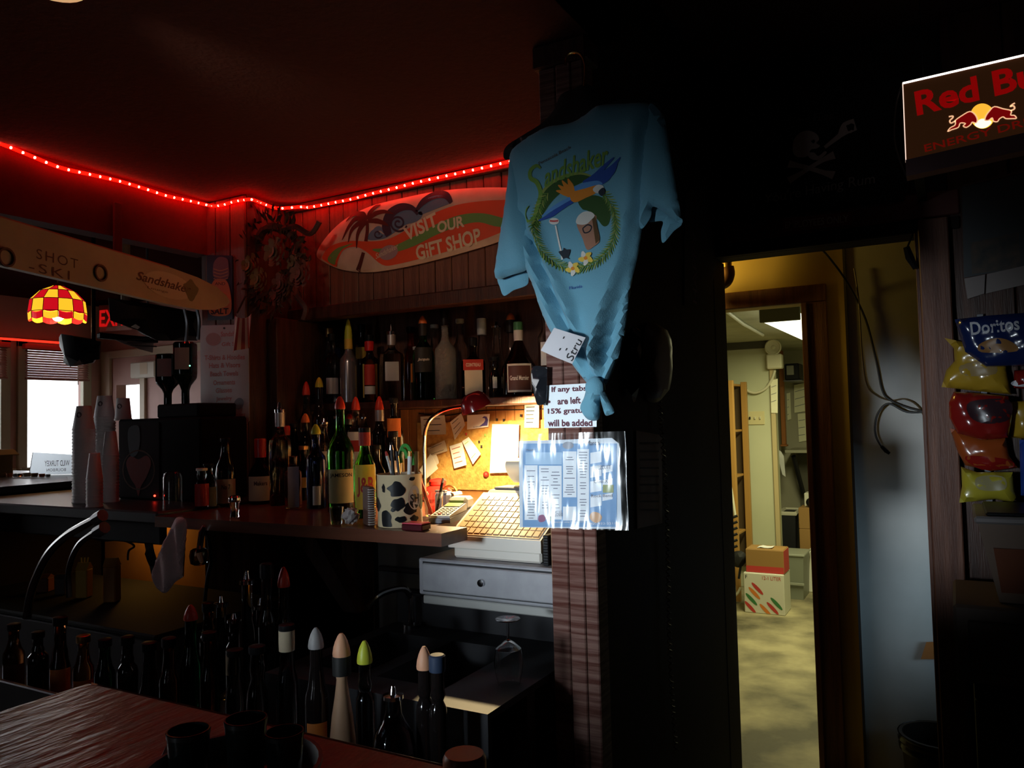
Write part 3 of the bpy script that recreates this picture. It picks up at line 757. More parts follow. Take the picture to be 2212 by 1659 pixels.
# ================================================================ bottles
def glass(name, col, rough=0.03, tr=1.0): return mat(name, col, rough, trans=tr, ior=1.42)
G = {'clear': glass('clear_glass', (0.93, 0.96, 0.96)), 'green': glass('green_glass', (0.03, 0.30, 0.05)), 'dgreen': glass('dark_green_glass', (0.012, 0.085, 0.03)),
     'brown': glass('brown_glass', (0.16, 0.05, 0.015)), 'amber': glass('amber_glass', (0.62, 0.22, 0.05)), 'blue': glass('blue_glass', (0.04, 0.10, 0.55)),
     'red': glass('red_orange_glass', (0.85, 0.10, 0.03)), 'black': mat('black_bottle_glass', (0.012, 0.009, 0.009), 0.08, coat=0.5), 'smoke': glass('smoky_glass', (0.28, 0.30, 0.30)),
     'crystal': mat('dimpled_crystal_glass', (0.95, 0.97, 0.97), 0.05, trans=0.85, ior=1.5, bump=(90, 1.0)),
     'cream': mat('cream_squeeze_bottle', (0.60, 0.36, 0.22), 0.5), 'silver': mat('silver_coated_glass', (0.50, 0.47, 0.50), 0.22, 0.75)}
SP = {'red': mat('red_pour_spout', (0.75, 0.06, 0.03), 0.35), 'lime': mat('lime_pour_spout', (0.55, 0.60, 0.05), 0.4), 'orange': mat('orange_pour_spout', (0.80, 0.20, 0.05), 0.4),
      'black': BLACK, 'silver': CHROME, 'white': mat('white_cap', (0.75, 0.74, 0.70), 0.4), 'gold': BRASS, 'peach': mat('peach_nozzle', (0.80, 0.40, 0.24), 0.45), 'grey': mat('grey_nozzle', (0.35, 0.34, 0.34), 0.4),
      'green': mat('green_cap', (0.05, 0.20, 0.09), 0.4), 'blue': mat('blue_cap', (0.04, 0.10, 0.42), 0.4), 'dullblue': mat('dull_blue_cap', (0.03, 0.05, 0.10), 0.5), 'redwax': mat('red_wax', (0.60, 0.02, 0.02), 0.35), 'pinkcap': mat('dusty_pink_cap', (0.50, 0.18, 0.12), 0.45)}
LB = {'cream': mat('cream_bottle_label', (0.68, 0.56, 0.38), 0.6), 'yellow': mat('yellow_bottle_label', (0.85, 0.68, 0.06), 0.55), 'gold': mat('mustard_bottle_label', (0.72, 0.46, 0.07), 0.55),
      'white': mat('white_bottle_label', (0.78, 0.78, 0.76), 0.6), 'orange': mat('orange_bottle_label', (0.72, 0.22, 0.04), 0.55), 'red': mat('red_bottle_label', (0.50, 0.04, 0.03), 0.55), 'black': mat('black_bottle_label', (0.02, 0.02, 0.02), 0.5),
      'brown': mat('brown_bottle_label', (0.10, 0.035, 0.025), 0.55), 'lilac': mat('lilac_bottle_label', (0.55, 0.50, 0.60), 0.6), 'green': mat('sage_bottle_label', (0.20, 0.27, 0.20), 0.6), 'silver': mat('silver_bottle_label', (0.55, 0.55, 0.57), 0.4, 0.6),
      'olive': mat('pale_lime_label', (0.62, 0.60, 0.30), 0.6), 'deco': mat('ivory_label', (0.72, 0.70, 0.62), 0.6)}
PROF = {  # (radius share of body or metres as negative, height share of the glass)
 'std': [(0.90, 0), (1, 0.02), (1, 0.56), (0.95, 0.62), (0.72, 0.69), (-0.017, 0.77), (-0.0145, 0.84), (-0.0145, 0.985), (-0.016, 1)],
 'tall': [(0.92, 0), (1, 0.015), (1, 0.63), (0.93, 0.69), (0.60, 0.75), (-0.017, 0.80), (-0.014, 0.85), (-0.014, 0.985), (-0.0155, 1)],
 'bell': [(0.85, 0), (0.95, 0.03), (1, 0.30), (0.97, 0.45), (0.75, 0.56), (-0.020, 0.65), (-0.016, 0.74), (-0.015, 0.985), (-0.017, 1)],
 'squat': [(0.88, 0), (1, 0.03), (1, 0.34), (0.95, 0.45), (0.62, 0.60), (0.42, 0.72), (-0.017, 0.83), (-0.0145, 0.985), (-0.016, 1)],
 'jug': [(0.90, 0), (1, 0.03), (1, 0.50), (0.9, 0.62), (0.55, 0.75), (-0.018, 0.84), (-0.015, 0.985), (-0.017, 1)],
 'cone': [(0.92, 0), (1, 0.02), (0.98, 0.30), (0.80, 0.50), (0.56, 0.66), (0.40, 0.80), (-0.019, 0.93), (-0.018, 1)],
 'box': [(0.93, 0), (1, 0.015), (1, 0.64), (0.93, 0.70), (0.5, 0.75), (-0.0165, 0.79), (-0.014, 0.83), (-0.014, 0.985), (-0.016, 1)],
}
QUEUE = []
def bottle(label, px, Y, z0, top, wpx, **k):
    QUEUE.append([label, px, Y, z0, top, wpx, k])
def make_bottle(label, px, Y, z0, top, wpx, kind='std', gl='clear', spout=None, sl=0.15, lab=None, lz=(0.12, 0.48), lang=62, txt=(), sq=0.0, neck=None, name='liquor_bottle', group=None, cat='bottle', face=None, lab2=None, X=None, fix=False):
    """px = column of its axis, top = row of its highest point (where seen from the guests' side), wpx = width"""
    p = on_y(px, top, Y); dep = (p-EYE).dot(_f)
    H = p.z-z0; Rb = wpx/2*dep/FPX
    if X is not None: p.x = X[0]; p.y = X[1]
    rz = math.atan2(p.x-EYE.x, -(p.y-EYE.y)) if face is None else face
    rz = math.atan2(-(EYE.x-p.x), (EYE.y-p.y))+math.pi if face is None else face
    t = thing(name, label, cat, (p.x, p.y, z0), rz, group)
    Hg = H*(1-sl) if spout else H
    prof = [((Rb*r if r > 0 else min(-r, Rb*0.9)), z*Hg) for r, z in PROF[kind]]
    obj('body', MB().lathe(prof, 20, sq=sq), G[gl], t)
    rn = max(prof[-1][0], 0.012)
    if spout:
        m = SP[spout]; h = H-Hg
        if spout in ('red', 'lime', 'orange', 'peach', 'grey'):
            s = [(rn*1.08, 0), (rn*1.12, h*0.12), (rn*1.0, h*0.40), (rn*0.78, h*0.66), (rn*0.45, h*0.90), (rn*0.22, h)]
        elif spout == 'silver':
            s = [(rn*1.3, 0), (rn*1.3, h*0.3), (rn*0.55, h*0.38), (rn*0.42, h*0.7), (rn*0.3, h)]
        elif spout == 'redwax':
            s = [(rn*1.25, -H*(0.24 if 'dripping' in label else 0.08)), (rn*1.3, -H*0.05), (rn*1.3, h*0.9), (rn*0.9, h)]
        else:
            s = [(rn*1.12, 0), (rn*1.16, h*0.1), (rn*1.16, h*0.92), (rn*0.95, h)]
        obj('pour_spout' if spout in ('red', 'lime', 'orange', 'silver', 'peach', 'grey') else 'cap', MB().lathe([(r, Hg+z-0.002) for r, z in s], 14), m, t)
    if neck: obj('neck_foil', MB().lathe([(rn*1.14, Hg*0.84), (rn*1.16, Hg*0.9), (rn*1.16, Hg*0.999)], 14, cap=False), LB.get(neck) or SP[neck], t)
    def patch(lz, lang, m, lift, nm='label'):
        z_a, z_b = lz[0]*Hg, lz[1]*Hg
        rr = Rb*1.0+lift
        a0 = -math.pi/2-R(lang); a1 = -math.pi/2+R(lang)
        return obj(nm, MB().lathe([(rr, z_a), (rr, (z_a+z_b)/2), (rr, z_b)], 12, a0=a0, a1=a1, sq=sq), m, t)
    if lab: patch(lz, lang, LB[lab], 0.0012)
    if lab2: patch(lab2[0], lab2[1], LB[lab2[2]], 0.0016, 'label_band')
    for (s, zc, h, ang, m, *k) in txt:
        rr = Rb+0.0022
        W = 2*R(ang)*Rb
        if sq: f = lambda x, y: Vector((x, -rr, zc*Hg+y))
        else: f = lambda x, y: Vector((rr*math.sin(x/Rb), -rr*math.cos(x/Rb), zc*Hg+y))
        obj('lettering', text_mb(s, W, h, f, shear=(k[0] if k else 0), bold=0.02), m, t)
    return t
WHI = mat('pale_print', (0.75, 0.72, 0.66), 0.6)

# ---- upper shelf
ZS = 1.483
UG = 'bottles on the upper shelf'
B = lambda label, px, Y, top, w, **k: bottle(label, px, Y, ZS, top, w, group=UG, **k)
B('slim dark bottle with a gold cap, at the corner end of the upper shelf', 682, 2.70, 712, 30, kind='tall', gl='black', spout='gold', sl=0.12)
B('clear round vodka bottle with a dark cap, second along the upper shelf from the corner', 716, 2.66, 722, 42, kind='tall', gl='clear', spout='black', sl=0.1, lab='silver', lz=(0.15, 0.4), lang=35)
B('slim clear bottle with a bright blue cap, behind the upper shelf vodka', 738, 2.78, 752, 24, kind='tall', gl='smoke', spout='blue', sl=0.35)
B('silver fronted bottle with a lime green pour spout on the upper shelf', 757, 2.64, 689, 38, kind='tall', gl='silver', spout='lime', sl=0.24, neck='gold')
B('square dark bottle with a tall mustard yellow label on the upper shelf', 793, 2.70, 722, 38, kind='box', gl='brown', sq=5.0, spout='black', sl=0.1, lab='gold', lz=(0.08, 0.62), lang=40)
B('dark bottle with a small gold neck label behind the mustard label one', 781, 2.79, 700, 30, kind='tall', gl='black', spout='black', sl=0.1, lab='gold', lz=(0.62, 0.78), lang=60)
B('narrow red liqueur bottle with a white band on the upper shelf', 817, 2.64, 735, 24, kind='tall', gl='brown', spout='redwax', sl=0.08, lab='red', lz=(0.3, 0.66), lab2=((0.14, 0.28), 62, 'white'))
B('broad clear bottle with a frosted front and silver neck on the upper shelf', 845, 2.66, 699, 54, fix=True, kind='box', gl='clear', sq=4.0, spout='silver', sl=0.14, neck='silver', lab='silver', lz=(0.30, 0.58), lang=28)
B('clear bottle with an orange label, low between clear and green bottles', 880, 2.70, 748, 32, kind='tall', gl='clear', spout='white', sl=0.06, lab='orange', lz=(0.36, 0.72), lang=60, txt=[('Vox', 0.52, 0.016, 30, INKB)])
B('dark green bottle with a round black label and an orange spout', 913, 2.66, 681, 48, fix=True, kind='std', gl='green', spout='orange', sl=0.10, neck='black', lab='black', lz=(0.36, 0.68), lang=48, txt=[('Jacquin', 0.52, 0.014, 30, WHI, 0.3)])
B('tall dimpled crystal bottle with a black neck on the upper shelf', 960, 2.66, 668, 46, fix=True, kind='tall', gl='crystal', spout='black', sl=0.18)
B('clear bottle standing behind the dimpled crystal one', 993, 2.79, 688, 34, kind='tall', gl='clear', spout='white', sl=0.05)
B('square dark orange liqueur bottle with a white label and slanting red ribbon', 1021, 2.65, 728, 52, fix=True, kind='box', gl='brown', sq=6.0, spout='black', sl=0.14, lab='deco', lz=(0.06, 0.58), lang=36, lab2=((0.52, 0.72), 40, 'red'), txt=[('COINTREAU', 0.62, 0.014, 34, WHI)])
B('clear stemmed flask bottle behind the square orange liqueur', 1047, 2.79, 686, 36, kind='bell', gl='clear', spout='white', sl=0.06, neck='white')
B('clear bulbous bottle behind the squat red necked bottle', 1074, 2.79, 694, 36, kind='bell', gl='clear', spout='silver', sl=0.08)
B('clear bottle with a black neck and an orange tip behind the squat bottle', 1094, 2.79, 676, 32, kind='bell', gl='clear', spout='orange', sl=0.09, neck='black')
B('squat amber liqueur bottle with a red neck and a brown framed label', 1119, 2.66, 694, 78, fix=True, kind='squat', gl='brown', spout='green', sl=0.12, neck='white', lab='deco', lz=(0.06, 0.48), lang=40, lab2=((0.09, 0.45), 36, 'brown'), txt=[('Grand Marnier', 0.27, 0.018, 30, WHI)])
B('clear tall bottle with a pale pink label at the post end of the shelf', 1163, 2.70, 650, 40, kind='tall', gl='clear', spout='white', sl=0.10, lab='white', lz=(0.35, 0.62), lang=40)
B('small dark bottle with a narrow white label between the orange and squat bottles', 1064, 2.66, 770, 26, kind='jug', gl='black', spout='black', sl=0.1, lab='white', lz=(0.25, 0.55), lang=20)
B('dark bottle standing behind the silver fronted one on the upper shelf', 735, 2.80, 715, 30, kind='tall', gl='black', spout='black', sl=0.08)
B('dark red bottle behind the green bottle with the orange spout', 887, 2.80, 705, 32, kind='std', gl='red', spout='black', sl=0.08)
B('clear bottle with an orange neck label behind the dimpled crystal and green bottles', 938, 2.80, 700, 30, kind='tall', gl='clear', spout='white', sl=0.05, lab='orange', lz=(0.5, 0.7), lang=40)

# ---- step rows and counter
ZC, ZR, ZR2 = 1.101, 1.171, 1.261
CG = 'bottles on the back counter'
def C_(label, px, Y, top, w, z=ZC, **k): return bottle(label, px, Y, z, top, w, group=CG, **k)
C_('green whiskey bottle with a pale label and a tall red spout', 734, 2.02, 855, 58, fix=True, kind='std', gl='green', spout='red', sl=0.11, lab='olive', lz=(0.10, 0.42), lang=60, txt=[('JAMESON', 0.36, 0.016, 48, INKB)])
C_('green whisky bottle with a bright yellow label and large red letters', 787, 1.95, 922, 46, fix=True, kind='std', gl='green', spout='black', sl=0.06, neck='red', lab='yellow', lz=(0.10, 0.62), lang=62, txt=[('J&B', 0.36, 0.062, 44, REDI)])
C_('bourbon bottle with a dripping red neck and a wide cream label', 562, 2.16, 946, 52, fix=True, kind='bell', gl='brown', spout='redwax', sl=0.05, lab='cream', lz=(0.05, 0.44), lang=66, txt=[('Makers', 0.33, 0.016, 30, LB['brown'])])
C_('clear bottle with a tall lilac strip label on the back counter', 633, 2.08, 985, 36, kind='box', gl='clear', sq=5.0, lab='lilac', lz=(0.02, 0.80), lang=32)
C_('tall clear square bottle with a silver pourer on the back counter', 604, 2.14, 868, 46, kind='box', gl='clear', sq=5.0, spout='silver', sl=0.10, neck='silver')
C_('deep blue gin bottle with a lime tipped spout', 682, 2.10, 915, 42, kind='tall', gl='blue', spout='lime', sl=0.12, lab='silver', lz=(0.05, 0.3), lang=22)
C_('dark bottle with a cream label and black neck near the corner column', 472, 2.05, 945, 44, kind='jug', gl='black', spout='black', sl=0.06, lab='cream', lz=(0.05, 0.42), lang=58, txt=[('No 7', 0.3, 0.018, 22, INKB)])
C_('bottle with a dull sage label beside the glass jar', 403, 1.98, 1000, 34, kind='std', gl='smoke', spout='black', sl=0.06, lab='green', lz=(0.05, 0.5), lang=60)
C_('small bottle with a crumpled red label next to the cream label one', 436, 1.93, 1010, 30, kind='jug', gl='smoke', spout='white', sl=0.06, lab='red', lz=(0.10, 0.66), lang=64)
C_('big black bottle with an orange label just under the shelf', 850, 2.45, 858, 42, z=ZR, kind='std', gl='black', spout='black', sl=0.07, lab='orange', lz=(0.56, 0.80), lang=42)
C_('black bottle with a red spout left of the orange label bottle', 819, 2.46, 855, 36, z=ZR, kind='tall', gl='black', spout='red', sl=0.17, neck='silver')
C_('bottle with a red spout and a red and white label behind the yellow label whisky', 768, 2.46, 856, 40, z=ZR, kind='std', gl='clear', spout='red', sl=0.16, lab='white', lz=(0.2, 0.68), lang=60, lab2=((0.40, 0.56), 62, 'red'))
C_('dark bottle with a red and silver top at the back under the shelf', 745, 2.72, 893, 26, z=ZR2, kind='tall', gl='black', spout='red', sl=0.14, neck='silver')
C_('clear bottle with a flame red spout at the corner end of the step', 640, 2.50, 824, 36, z=ZR, kind='tall', gl='clear', spout='red', sl=0.14)
C_('dark bottle with a yellow green spout under the shelf near the corner', 693, 2.55, 815, 34, z=ZR, kind='tall', gl='black', spout='lime', sl=0.10)
C_('short clear bottle with a red orange spout between the corner and the blue gin', 662, 2.46, 892, 32, z=ZR, kind='std', gl='brown', spout='orange', sl=0.14)
C_('smoky bottle with a red stopper behind the tall square bottle', 618, 2.46, 918, 30, z=ZR, kind='std', gl='smoke', spout='redwax', sl=0.1)
C_('dark bottle with a green neck behind the bourbon with the red neck', 556, 2.46, 915, 28, z=ZR, kind='tall', gl='dgreen', spout='black', sl=0.08)
C_('clear bottle with a white label behind the blue gin', 700, 2.46, 902, 34, z=ZR, kind='std', gl='clear', spout='silver', sl=0.1, lab='white', lz=(0.2, 0.5))
C_('brown bottle with a gold label behind the lilac label bottle', 655, 2.30, 962, 32, kind='std', gl='brown', spout='gold', sl=0.07, lab='gold', lz=(0.25, 0.45))
C_('dark bottle with a blue and white label behind the pen filled cow tin', 848, 2.22, 930, 36, kind='tall', gl='black', spout='black', sl=0.08, lab='white', lz=(0.30, 0.66), lang=30, lab2=((0.30, 0.50), 34, 'gold'))
C_('black bottle behind the yellow label whisky on the back counter', 812, 2.20, 960, 40, kind='std', gl='black', spout='black', sl=0.07)
C_('clear flask on the tall step behind the red spouts', 785, 2.73, 893, 30, z=ZR2, kind='tall', gl='clear', spout='silver', sl=0.12)
C_('dark bottle on the tall step behind the lime green spout', 706, 2.73, 896, 28, z=ZR2, kind='tall', gl='smoke', spout='black', sl=0.08)
C_('slim smoky bottle on the tall step nearest the corner', 668, 2.73, 900, 26, z=ZR2, kind='tall', gl='smoke', spout='white', sl=0.06)
C_('clear bottle with a dark cap left of the bourbon with the red neck', 528, 2.40, 950, 26, kind='tall', gl='smoke', spout='black', sl=0.08)

def flush_bottles(rng):
    """nudge neighbours on one level apart, then build them; rng(z) -> (x0, x1, y0, y1)"""
    it = []
    for q in QUEUE:
        label, px, Y, z0, top, wpx, k = q
        p = on_y(px, top, Y); r = wpx/2*(p-EYE).dot(_f)/FPX
        it.append([p.x, p.y, r*(1.36 if k.get('sq') else 1.0)+0.0015, z0, q, 0.0 if k.get('fix') else 1.0])
    for _ in range(260):
        for i in range(len(it)):
            a = it[i]
            for b in it[i+1:]:
                if abs(a[3]-b[3]) > 0.02: continue
                dx, dy = b[0]-a[0], b[1]-a[1]; d = math.hypot(dx, dy) or 1e-6; o = a[2]+b[2]-d
                if o > 0:
                    ux, uy = dx/d, dy/d
                    wa, wb_ = a[5], b[5]; s_ = (wa+wb_) or 1.0; wa /= s_; wb_ /= s_
                    a[0] -= ux*o*wa; b[0] += ux*o*wb_; a[1] -= uy*o*wa; b[1] += uy*o*wb_
            x0, x1, y0, y1 = rng(a[3])
            a[0] = max(x0+a[2], min(x1-a[2], a[0])); a[1] = max(y0+a[2], min(y1-a[2], a[1]))
    for x, y, r, z0, q, _w in it:
        label, px, Y, z0, top, wpx, k = q
        make_bottle(label, px, Y, z0, top, wpx, X=(x, y), **k)
    QUEUE.clear()
def _rng(z):
    if z > 1.4: return (-2.47, -0.92, 2.555, 2.832)
    if z > 1.2: return (-2.46, -2.07, 2.602, 2.83)
    if z > 1.15: return (-2.46, -1.84, 2.36, 2.556)
    return (-2.42, -1.44, 1.90, 2.355)
flush_bottles(_rng)

# ================================================================ register corner
# cork board with its notes
CORK = mat('cork', (0.62, 0.36, 0.10), 0.8, noise=(70, (0.44, 0.22, 0.055)), bump=(120, 0.3))
ck = thing('cork_board', 'cork notice board lit by the red desk lamp behind the register', 'cork board', (-1.73, 2.825, 1.105))
obj('cork_sheet', MB().bbox((-2.06, 2.818, 1.102), (-1.40, 2.831, 1.392), 0.002), CORK, ck, smooth=False, world=True)
for (x, y, m) in ((1073, 907, INKB), (1088, 908, INKB), (1125, 898, INKB), (1048, 940, mat('green_pin', (0.2, 0.4, 0.1), 0.4)), (1035, 955, INKB), (1040, 965, INKB), (1007, 938, REDI), (1090, 933, INKB)):
    p = on_y(x, y, 2.816); obj('push_pin', MB().lathe([(0.003, 0), (0.005, 0.002), (0.003, 0.006), (0.005, 0.011)], 8).shift((p.x, p.y, p.z-0.005)), m, ck, world=True)
p = on_y(1050, 1025, 2.812)
obj('rosette', MB().sphere(p, 0.013, 12, 6), mat('dark_red_rosette', (0.28, 0.03, 0.02), 0.5), ck, world=True)
def note(label, px, m, Y, curl=0.006, lines=0, ink=INKB, head=None, cat='note', name='pinned_note'):
    """a sheet of paper pinned to the cork, corners where they are seen (tl, tr, br, bl)"""
    q = [on_y(x, y, Y) for x, y in px]
    lo = min(q, key=lambda v: v.z)
    t = thing(name, label, cat, (sum(v.x for v in q)/4, Y, lo.z))
    def fn(u, v, d=0.0):
        a = q[3].lerp(q[2], u); b = q[0].lerp(q[1], u); p_ = a.lerp(b, v)
        return Vector((p_.x, Y-curl*((1-v)**2)*(0.4+u)-d, p_.z))
    obj('sheet', MB().grid(6, 6, fn, (0, 0.0006, 0)), m, t, world=True)
    for k in range(lines):
        v = 0.82-0.62*k/max(1, lines-1) if lines > 1 else 0.5
        w_ = random.uniform(0.45, 0.75)
        obj('written_line', MB().grid(5, 1, lambda u, vv: fn(0.12+u*w_, v+vv*0.035, 0.0006)), ink, t, world=True)
    if head:
        s, vc, wv, hv, m2 = head
        W = (q[1]-q[0]).length*wv; Hh = (q[0]-q[3]).length*hv
        obj('lettering', text_mb(s, wv, hv, lambda x, y: fn(0.5+x, vc+y, 0.0008)), m2, t, world=True)
    return t, fn
note('grey white sheet curling behind the lamp stem', [(908, 900), (960, 897), (968, 938), (912, 940)], PAPER, 2.806, 0.012, 3)
note('tilted cream note pinned right of the grey sheet', [(972, 912), (996, 893), (1008, 918), (983, 950)], PAPER, 2.802, 0.008, 3)
t, fn = note('white card printed with a blue curling wave', [(1009, 897), (1058, 894), (1055, 922), (1009, 928)], WHITE, 2.802, 0.001, 0, head=('Sandshaker', 0.12, 0.4, 0.1, mat('violet_ink', (0.10, 0.08, 0.35), 0.6)), cat='card', name='pinned_card')
VI = mat('violet_ink', (0.10, 0.08, 0.35), 0.6)
obj('wave_print', MB().add([fn(u, v, 0.0012) for u, v in ((0.58, 0.12), (0.96, 0.10), (0.96, 0.55), (0.88, 0.80), (0.76, 0.85), (0.68, 0.72), (0.80, 0.70), (0.84, 0.55), (0.78, 0.35))], [(0, 1, 2, 8), (8, 2, 7), (7, 2, 3), (7, 3, 6), (6, 3, 4), (6, 4, 5)]), VI, t, world=True)
note('scribbled white note pinned low on the cork', [(971, 964), (998, 955), (1011, 1004), (982, 1012)], WHITE, 2.802, 0.008, 4, ink=mat('reddish_ink', (0.4, 0.12, 0.08), 0.6))
note('diamond turned white note overlapping the scribbled one', [(998, 953), (1012, 944), (1041, 980), (1022, 1003)], WHITE, 2.795, 0.006, 2, ink=mat('pale_green_ink', (0.35, 0.5, 0.25), 0.6))
note('tan slip pinned beside the lamp stem', [(923, 968), (960, 951), (969, 974), (928, 987)], PAPER2, 2.804, 0.006, 2)
note('tall blank white sheet glowing under the lamp', [(1063, 916), (1121, 917), (1119, 1020), (1058, 1022)], WHITE, 2.797, 0.004, 0)
note('cream list held by a red pin beside the post', [(1133, 871), (1164, 870), (1165, 924), (1133, 924)], PAPER, 2.804, 0.004, 5)
note('folded white papers leaning behind the cow patterned tin', [(906, 1015), (930, 980), (950, 1012), (920, 1036)], PAPER, 2.74, 0.01, 0)
note('second folded paper sheet behind the lamp stem', [(926, 985), (942, 982), (952, 1000), (935, 1012)], PAPER, 2.775, 0.01, 0)
cab = thing('wall_cable', 'thin dark cable tacked along the top of the cork board', 'cable', on_y(1030, 908, 2.822))
obj('cable', MB().tube([on_y(x, y, 2.824) for x, y in smooth([(905, 893), (960, 898), (1010, 890), (1060, 886), (1120, 885), (1180, 883)], 4)], 0.0025, 6), SOFTB, cab, world=True)

# red desk lamp
LRED = mat('glossy_lamp_red', (0.45, 0.018, 0.012), 0.18, coat=0.4)
LMAR = mat('maroon_lamp_shade', (0.14, 0.006, 0.008), 0.2, coat=0.4)
lp = on_z(946, 1078, 1.101); lp.y = 2.44; lp.x = on_y(946, 1078, 2.44).x
lamp = thing('desk_lamp', 'red desk lamp with a bent steel stem shining on the register', 'lamp', (lp.x, lp.y, 1.101))
obj('base', MB().lathe([(0.056, 0), (0.060, 0.006), (0.060, 0.014), (0.054, 0.018), (0.057, 0.024), (0.054, 0.036), (0.045, 0.048), (0.030, 0.056), (0.033, 0.060), (0.033, 0.072), (0.026, 0.080), (0.006, 0.083)], 24), LRED, lamp)
sd = 2.82
stem = [at_d(x, y, d) for x, y, d in ((917, 1055, 2.86), (917, 1000, 2.86), (917, 950, 2.86), (920, 925, 2.85), (930, 905, 2.84), (950, 890, 2.82), (975, 881, 2.79), (1000, 877, 2.76))]
stem = [at_d(918, 1066, 2.86)] + stem[1:]
stem = smooth(stem, 5)
obj('stem', MB().tube(stem, 0.0068, 10), CHROME, lamp, world=True)
sc = at_d(1026, 872, 2.73)
axd = Vector((0.32, 0.34, -1)).normalized()   # opening of the shade
s0 = axd.orthogonal().normalized(); s1 = axd.cross(s0)
shd = MB()
prof = [(0.012, -0.040), (0.030, -0.036), (0.045, -0.022), (0.054, 0.0), (0.058, 0.018), (0.055, 0.018), (0.051, 0.0), (0.042, -0.019), (0.028, -0.032), (0.010, -0.036)]
n = 22
vs = [sc+axd*z+(s0*math.cos(2*math.pi*i/n)+s1*math.sin(2*math.pi*i/n))*r for r, z in prof for i in range(n)]
shd.add(vs, [(k*n+i, k*n+(i+1) % n, (k+1)*n+(i+1) % n, (k+1)*n+i) for k in range(len(prof)-1) for i in range(n)]+[tuple(range(n-1, -1, -1)), tuple(range((len(prof)-1)*n, len(prof)*n))])
obj('shade', shd, LMAR, lamp, world=True)
bc = sc+axd*0.0
obj('bulb', MB().sphere(bc-axd*0.014, 0.013, 12, 8), mat('lamp_bulb', (1, 0.9, 0.7), 0.5, emit=(1.0, 0.72, 0.36), es=40), lamp, world=True)
ll = light('desk_lamp_light', 'SPOT', bc+axd*0.006, bc+axd*0.3, 75.0, (1.0, 0.74, 0.36), 0.010, spot=158, blend=0.25)

# cow patterned tin with pens
ct = on_z(865, 1147, 1.101)
ct = on_y(865, 1147, 1.83)
cow = thing('cow_tin', 'cream tin with black cow patches used as a pen pot', 'tin', (ct.x, 1.83, 1.101), math.atan2(-(0-ct.x), -1.83)+math.pi)
CR = 0.064; CH = 0.148
obj('wall', MB().lathe([(CR*0.98, 0), (CR, 0.003), (CR, CH-0.004), (CR*1.02, CH-0.002), (CR*1.02, CH), (CR*0.97, CH), (CR*0.965, 0.01), (0.001, 0.008)], 32), mat('cow_cream_enamel', (0.72, 0.58, 0.36), 0.3), cow)
for (a, z, ra, rz_) in ((-8, 0.107, 22, 0.019), (-4, 0.068, 17, 0.017), (-38, 0.02, 16, 0.025), (30, 0.052, 22, 0.017), (2, 0.024, 17, 0.009), (38, 0.022, 12, 0.010), (-18, 0.050, 7, 0.006), (-44, 0.11, 6, 0.012), (34, 0.136, 10, 0.006), (70, 0.07, 18, 0.02), (-75, 0.06, 18, 0.02)):
    pl = blob(0, 0, 1, 11, 0.28)
    vs, fs, _ = tri_poly([(q.x, q.y) for q in smooth(pl, 3, True)], 0.35)
    mb = MB().add([Vector(((CR+0.0009)*math.sin(R(a+v.x*ra)), -(CR+0.0009)*math.cos(R(a+v.x*ra)), max(0.003, min(CH-0.008, z+v.y*rz_)))) for v in vs], fs)
    obj('cow_patch', mb, BLACK, cow)
vs = [Vector(((CR+0.0014)*math.sin(R(40+20*math.cos(t))), -(CR+0.0014)*math.cos(R(40+20*math.cos(t))), 0.082+0.034*math.sin(t))) for t in [2*math.pi*i/20 for i in range(20)]]
obj('oval_sticker', MB().add(vs, [tuple(range(20))]), WHITE, cow)
obj('sticker_lettering', text_mb('SH', 1, 0.024, lambda x, y: Vector(((CR+0.0022)*math.sin(R(40+x*28)), -(CR+0.0022)*math.cos(R(40+x*28)), 0.080+y)), bold=0.02), INKB, cow)
def pen(label, a, b, r, m, tipm=None, name='pen', cat='pen'):
    t = thing(name, label, cat, a)
    obj('barrel', MB().tube([a, a.lerp(b, 0.5), b], r, 8), m, t, world=True)
    if tipm: obj('end_cap', MB().tube([b, b+(b-a).normalized()*0.014], [r*1.15, r*0.7], 8), tipm, t, world=True)
    return t
cc = Vector(cow.location)
pen('black pen leaning out of the cow tin', cc+Vector((0.012, -0.03, 0.014)), on_y(846, 972, 1.80), 0.005, BLACK, SP['silver'])
pen('chrome pen standing in the cow tin', cc+Vector((0.02, -0.01, 0.014)), on_y(858, 985, 1.81), 0.0045, CHROME, BLACK)
pen('white marker standing in the cow tin', cc+Vector((0.03, 0.0, 0.014)), on_y(885, 985, 1.82), 0.006, WHITE, BRASS)
pen('clear ruler like stick at the back of the cow tin', cc+Vector((0.035, 0.03, 0.014)), on_y(900, 975, 1.85), 0.006, PAPER2)
leaf = thing('green_plant_sprig', 'curled green plastic leaf sticking out of the cow tin', 'plant sprig', cc+Vector((0.01, 0.02, 0.1)))
LG = mat('leaf_green_plastic', (0.06, 0.33, 0.06), 0.35)
for pts in (((862, 1000), (866, 975), (872, 963), (882, 965), (890, 985), (893, 1005)), ((866, 1000), (864, 985), (868, 972), (876, 975), (880, 990))):
    obj('leaf_blade', MB().tube([on_y(x, y, 1.83) for x, y in smooth(pts, 4)], 0.006, 6), LG, leaf, world=True)
pen('ballpoint with an ivory clip behind the cow tin leaf', cc+Vector((-0.01, 0.03, 0.014)), on_y(836, 985, 1.86), 0.0045, SP['white'], REDI)

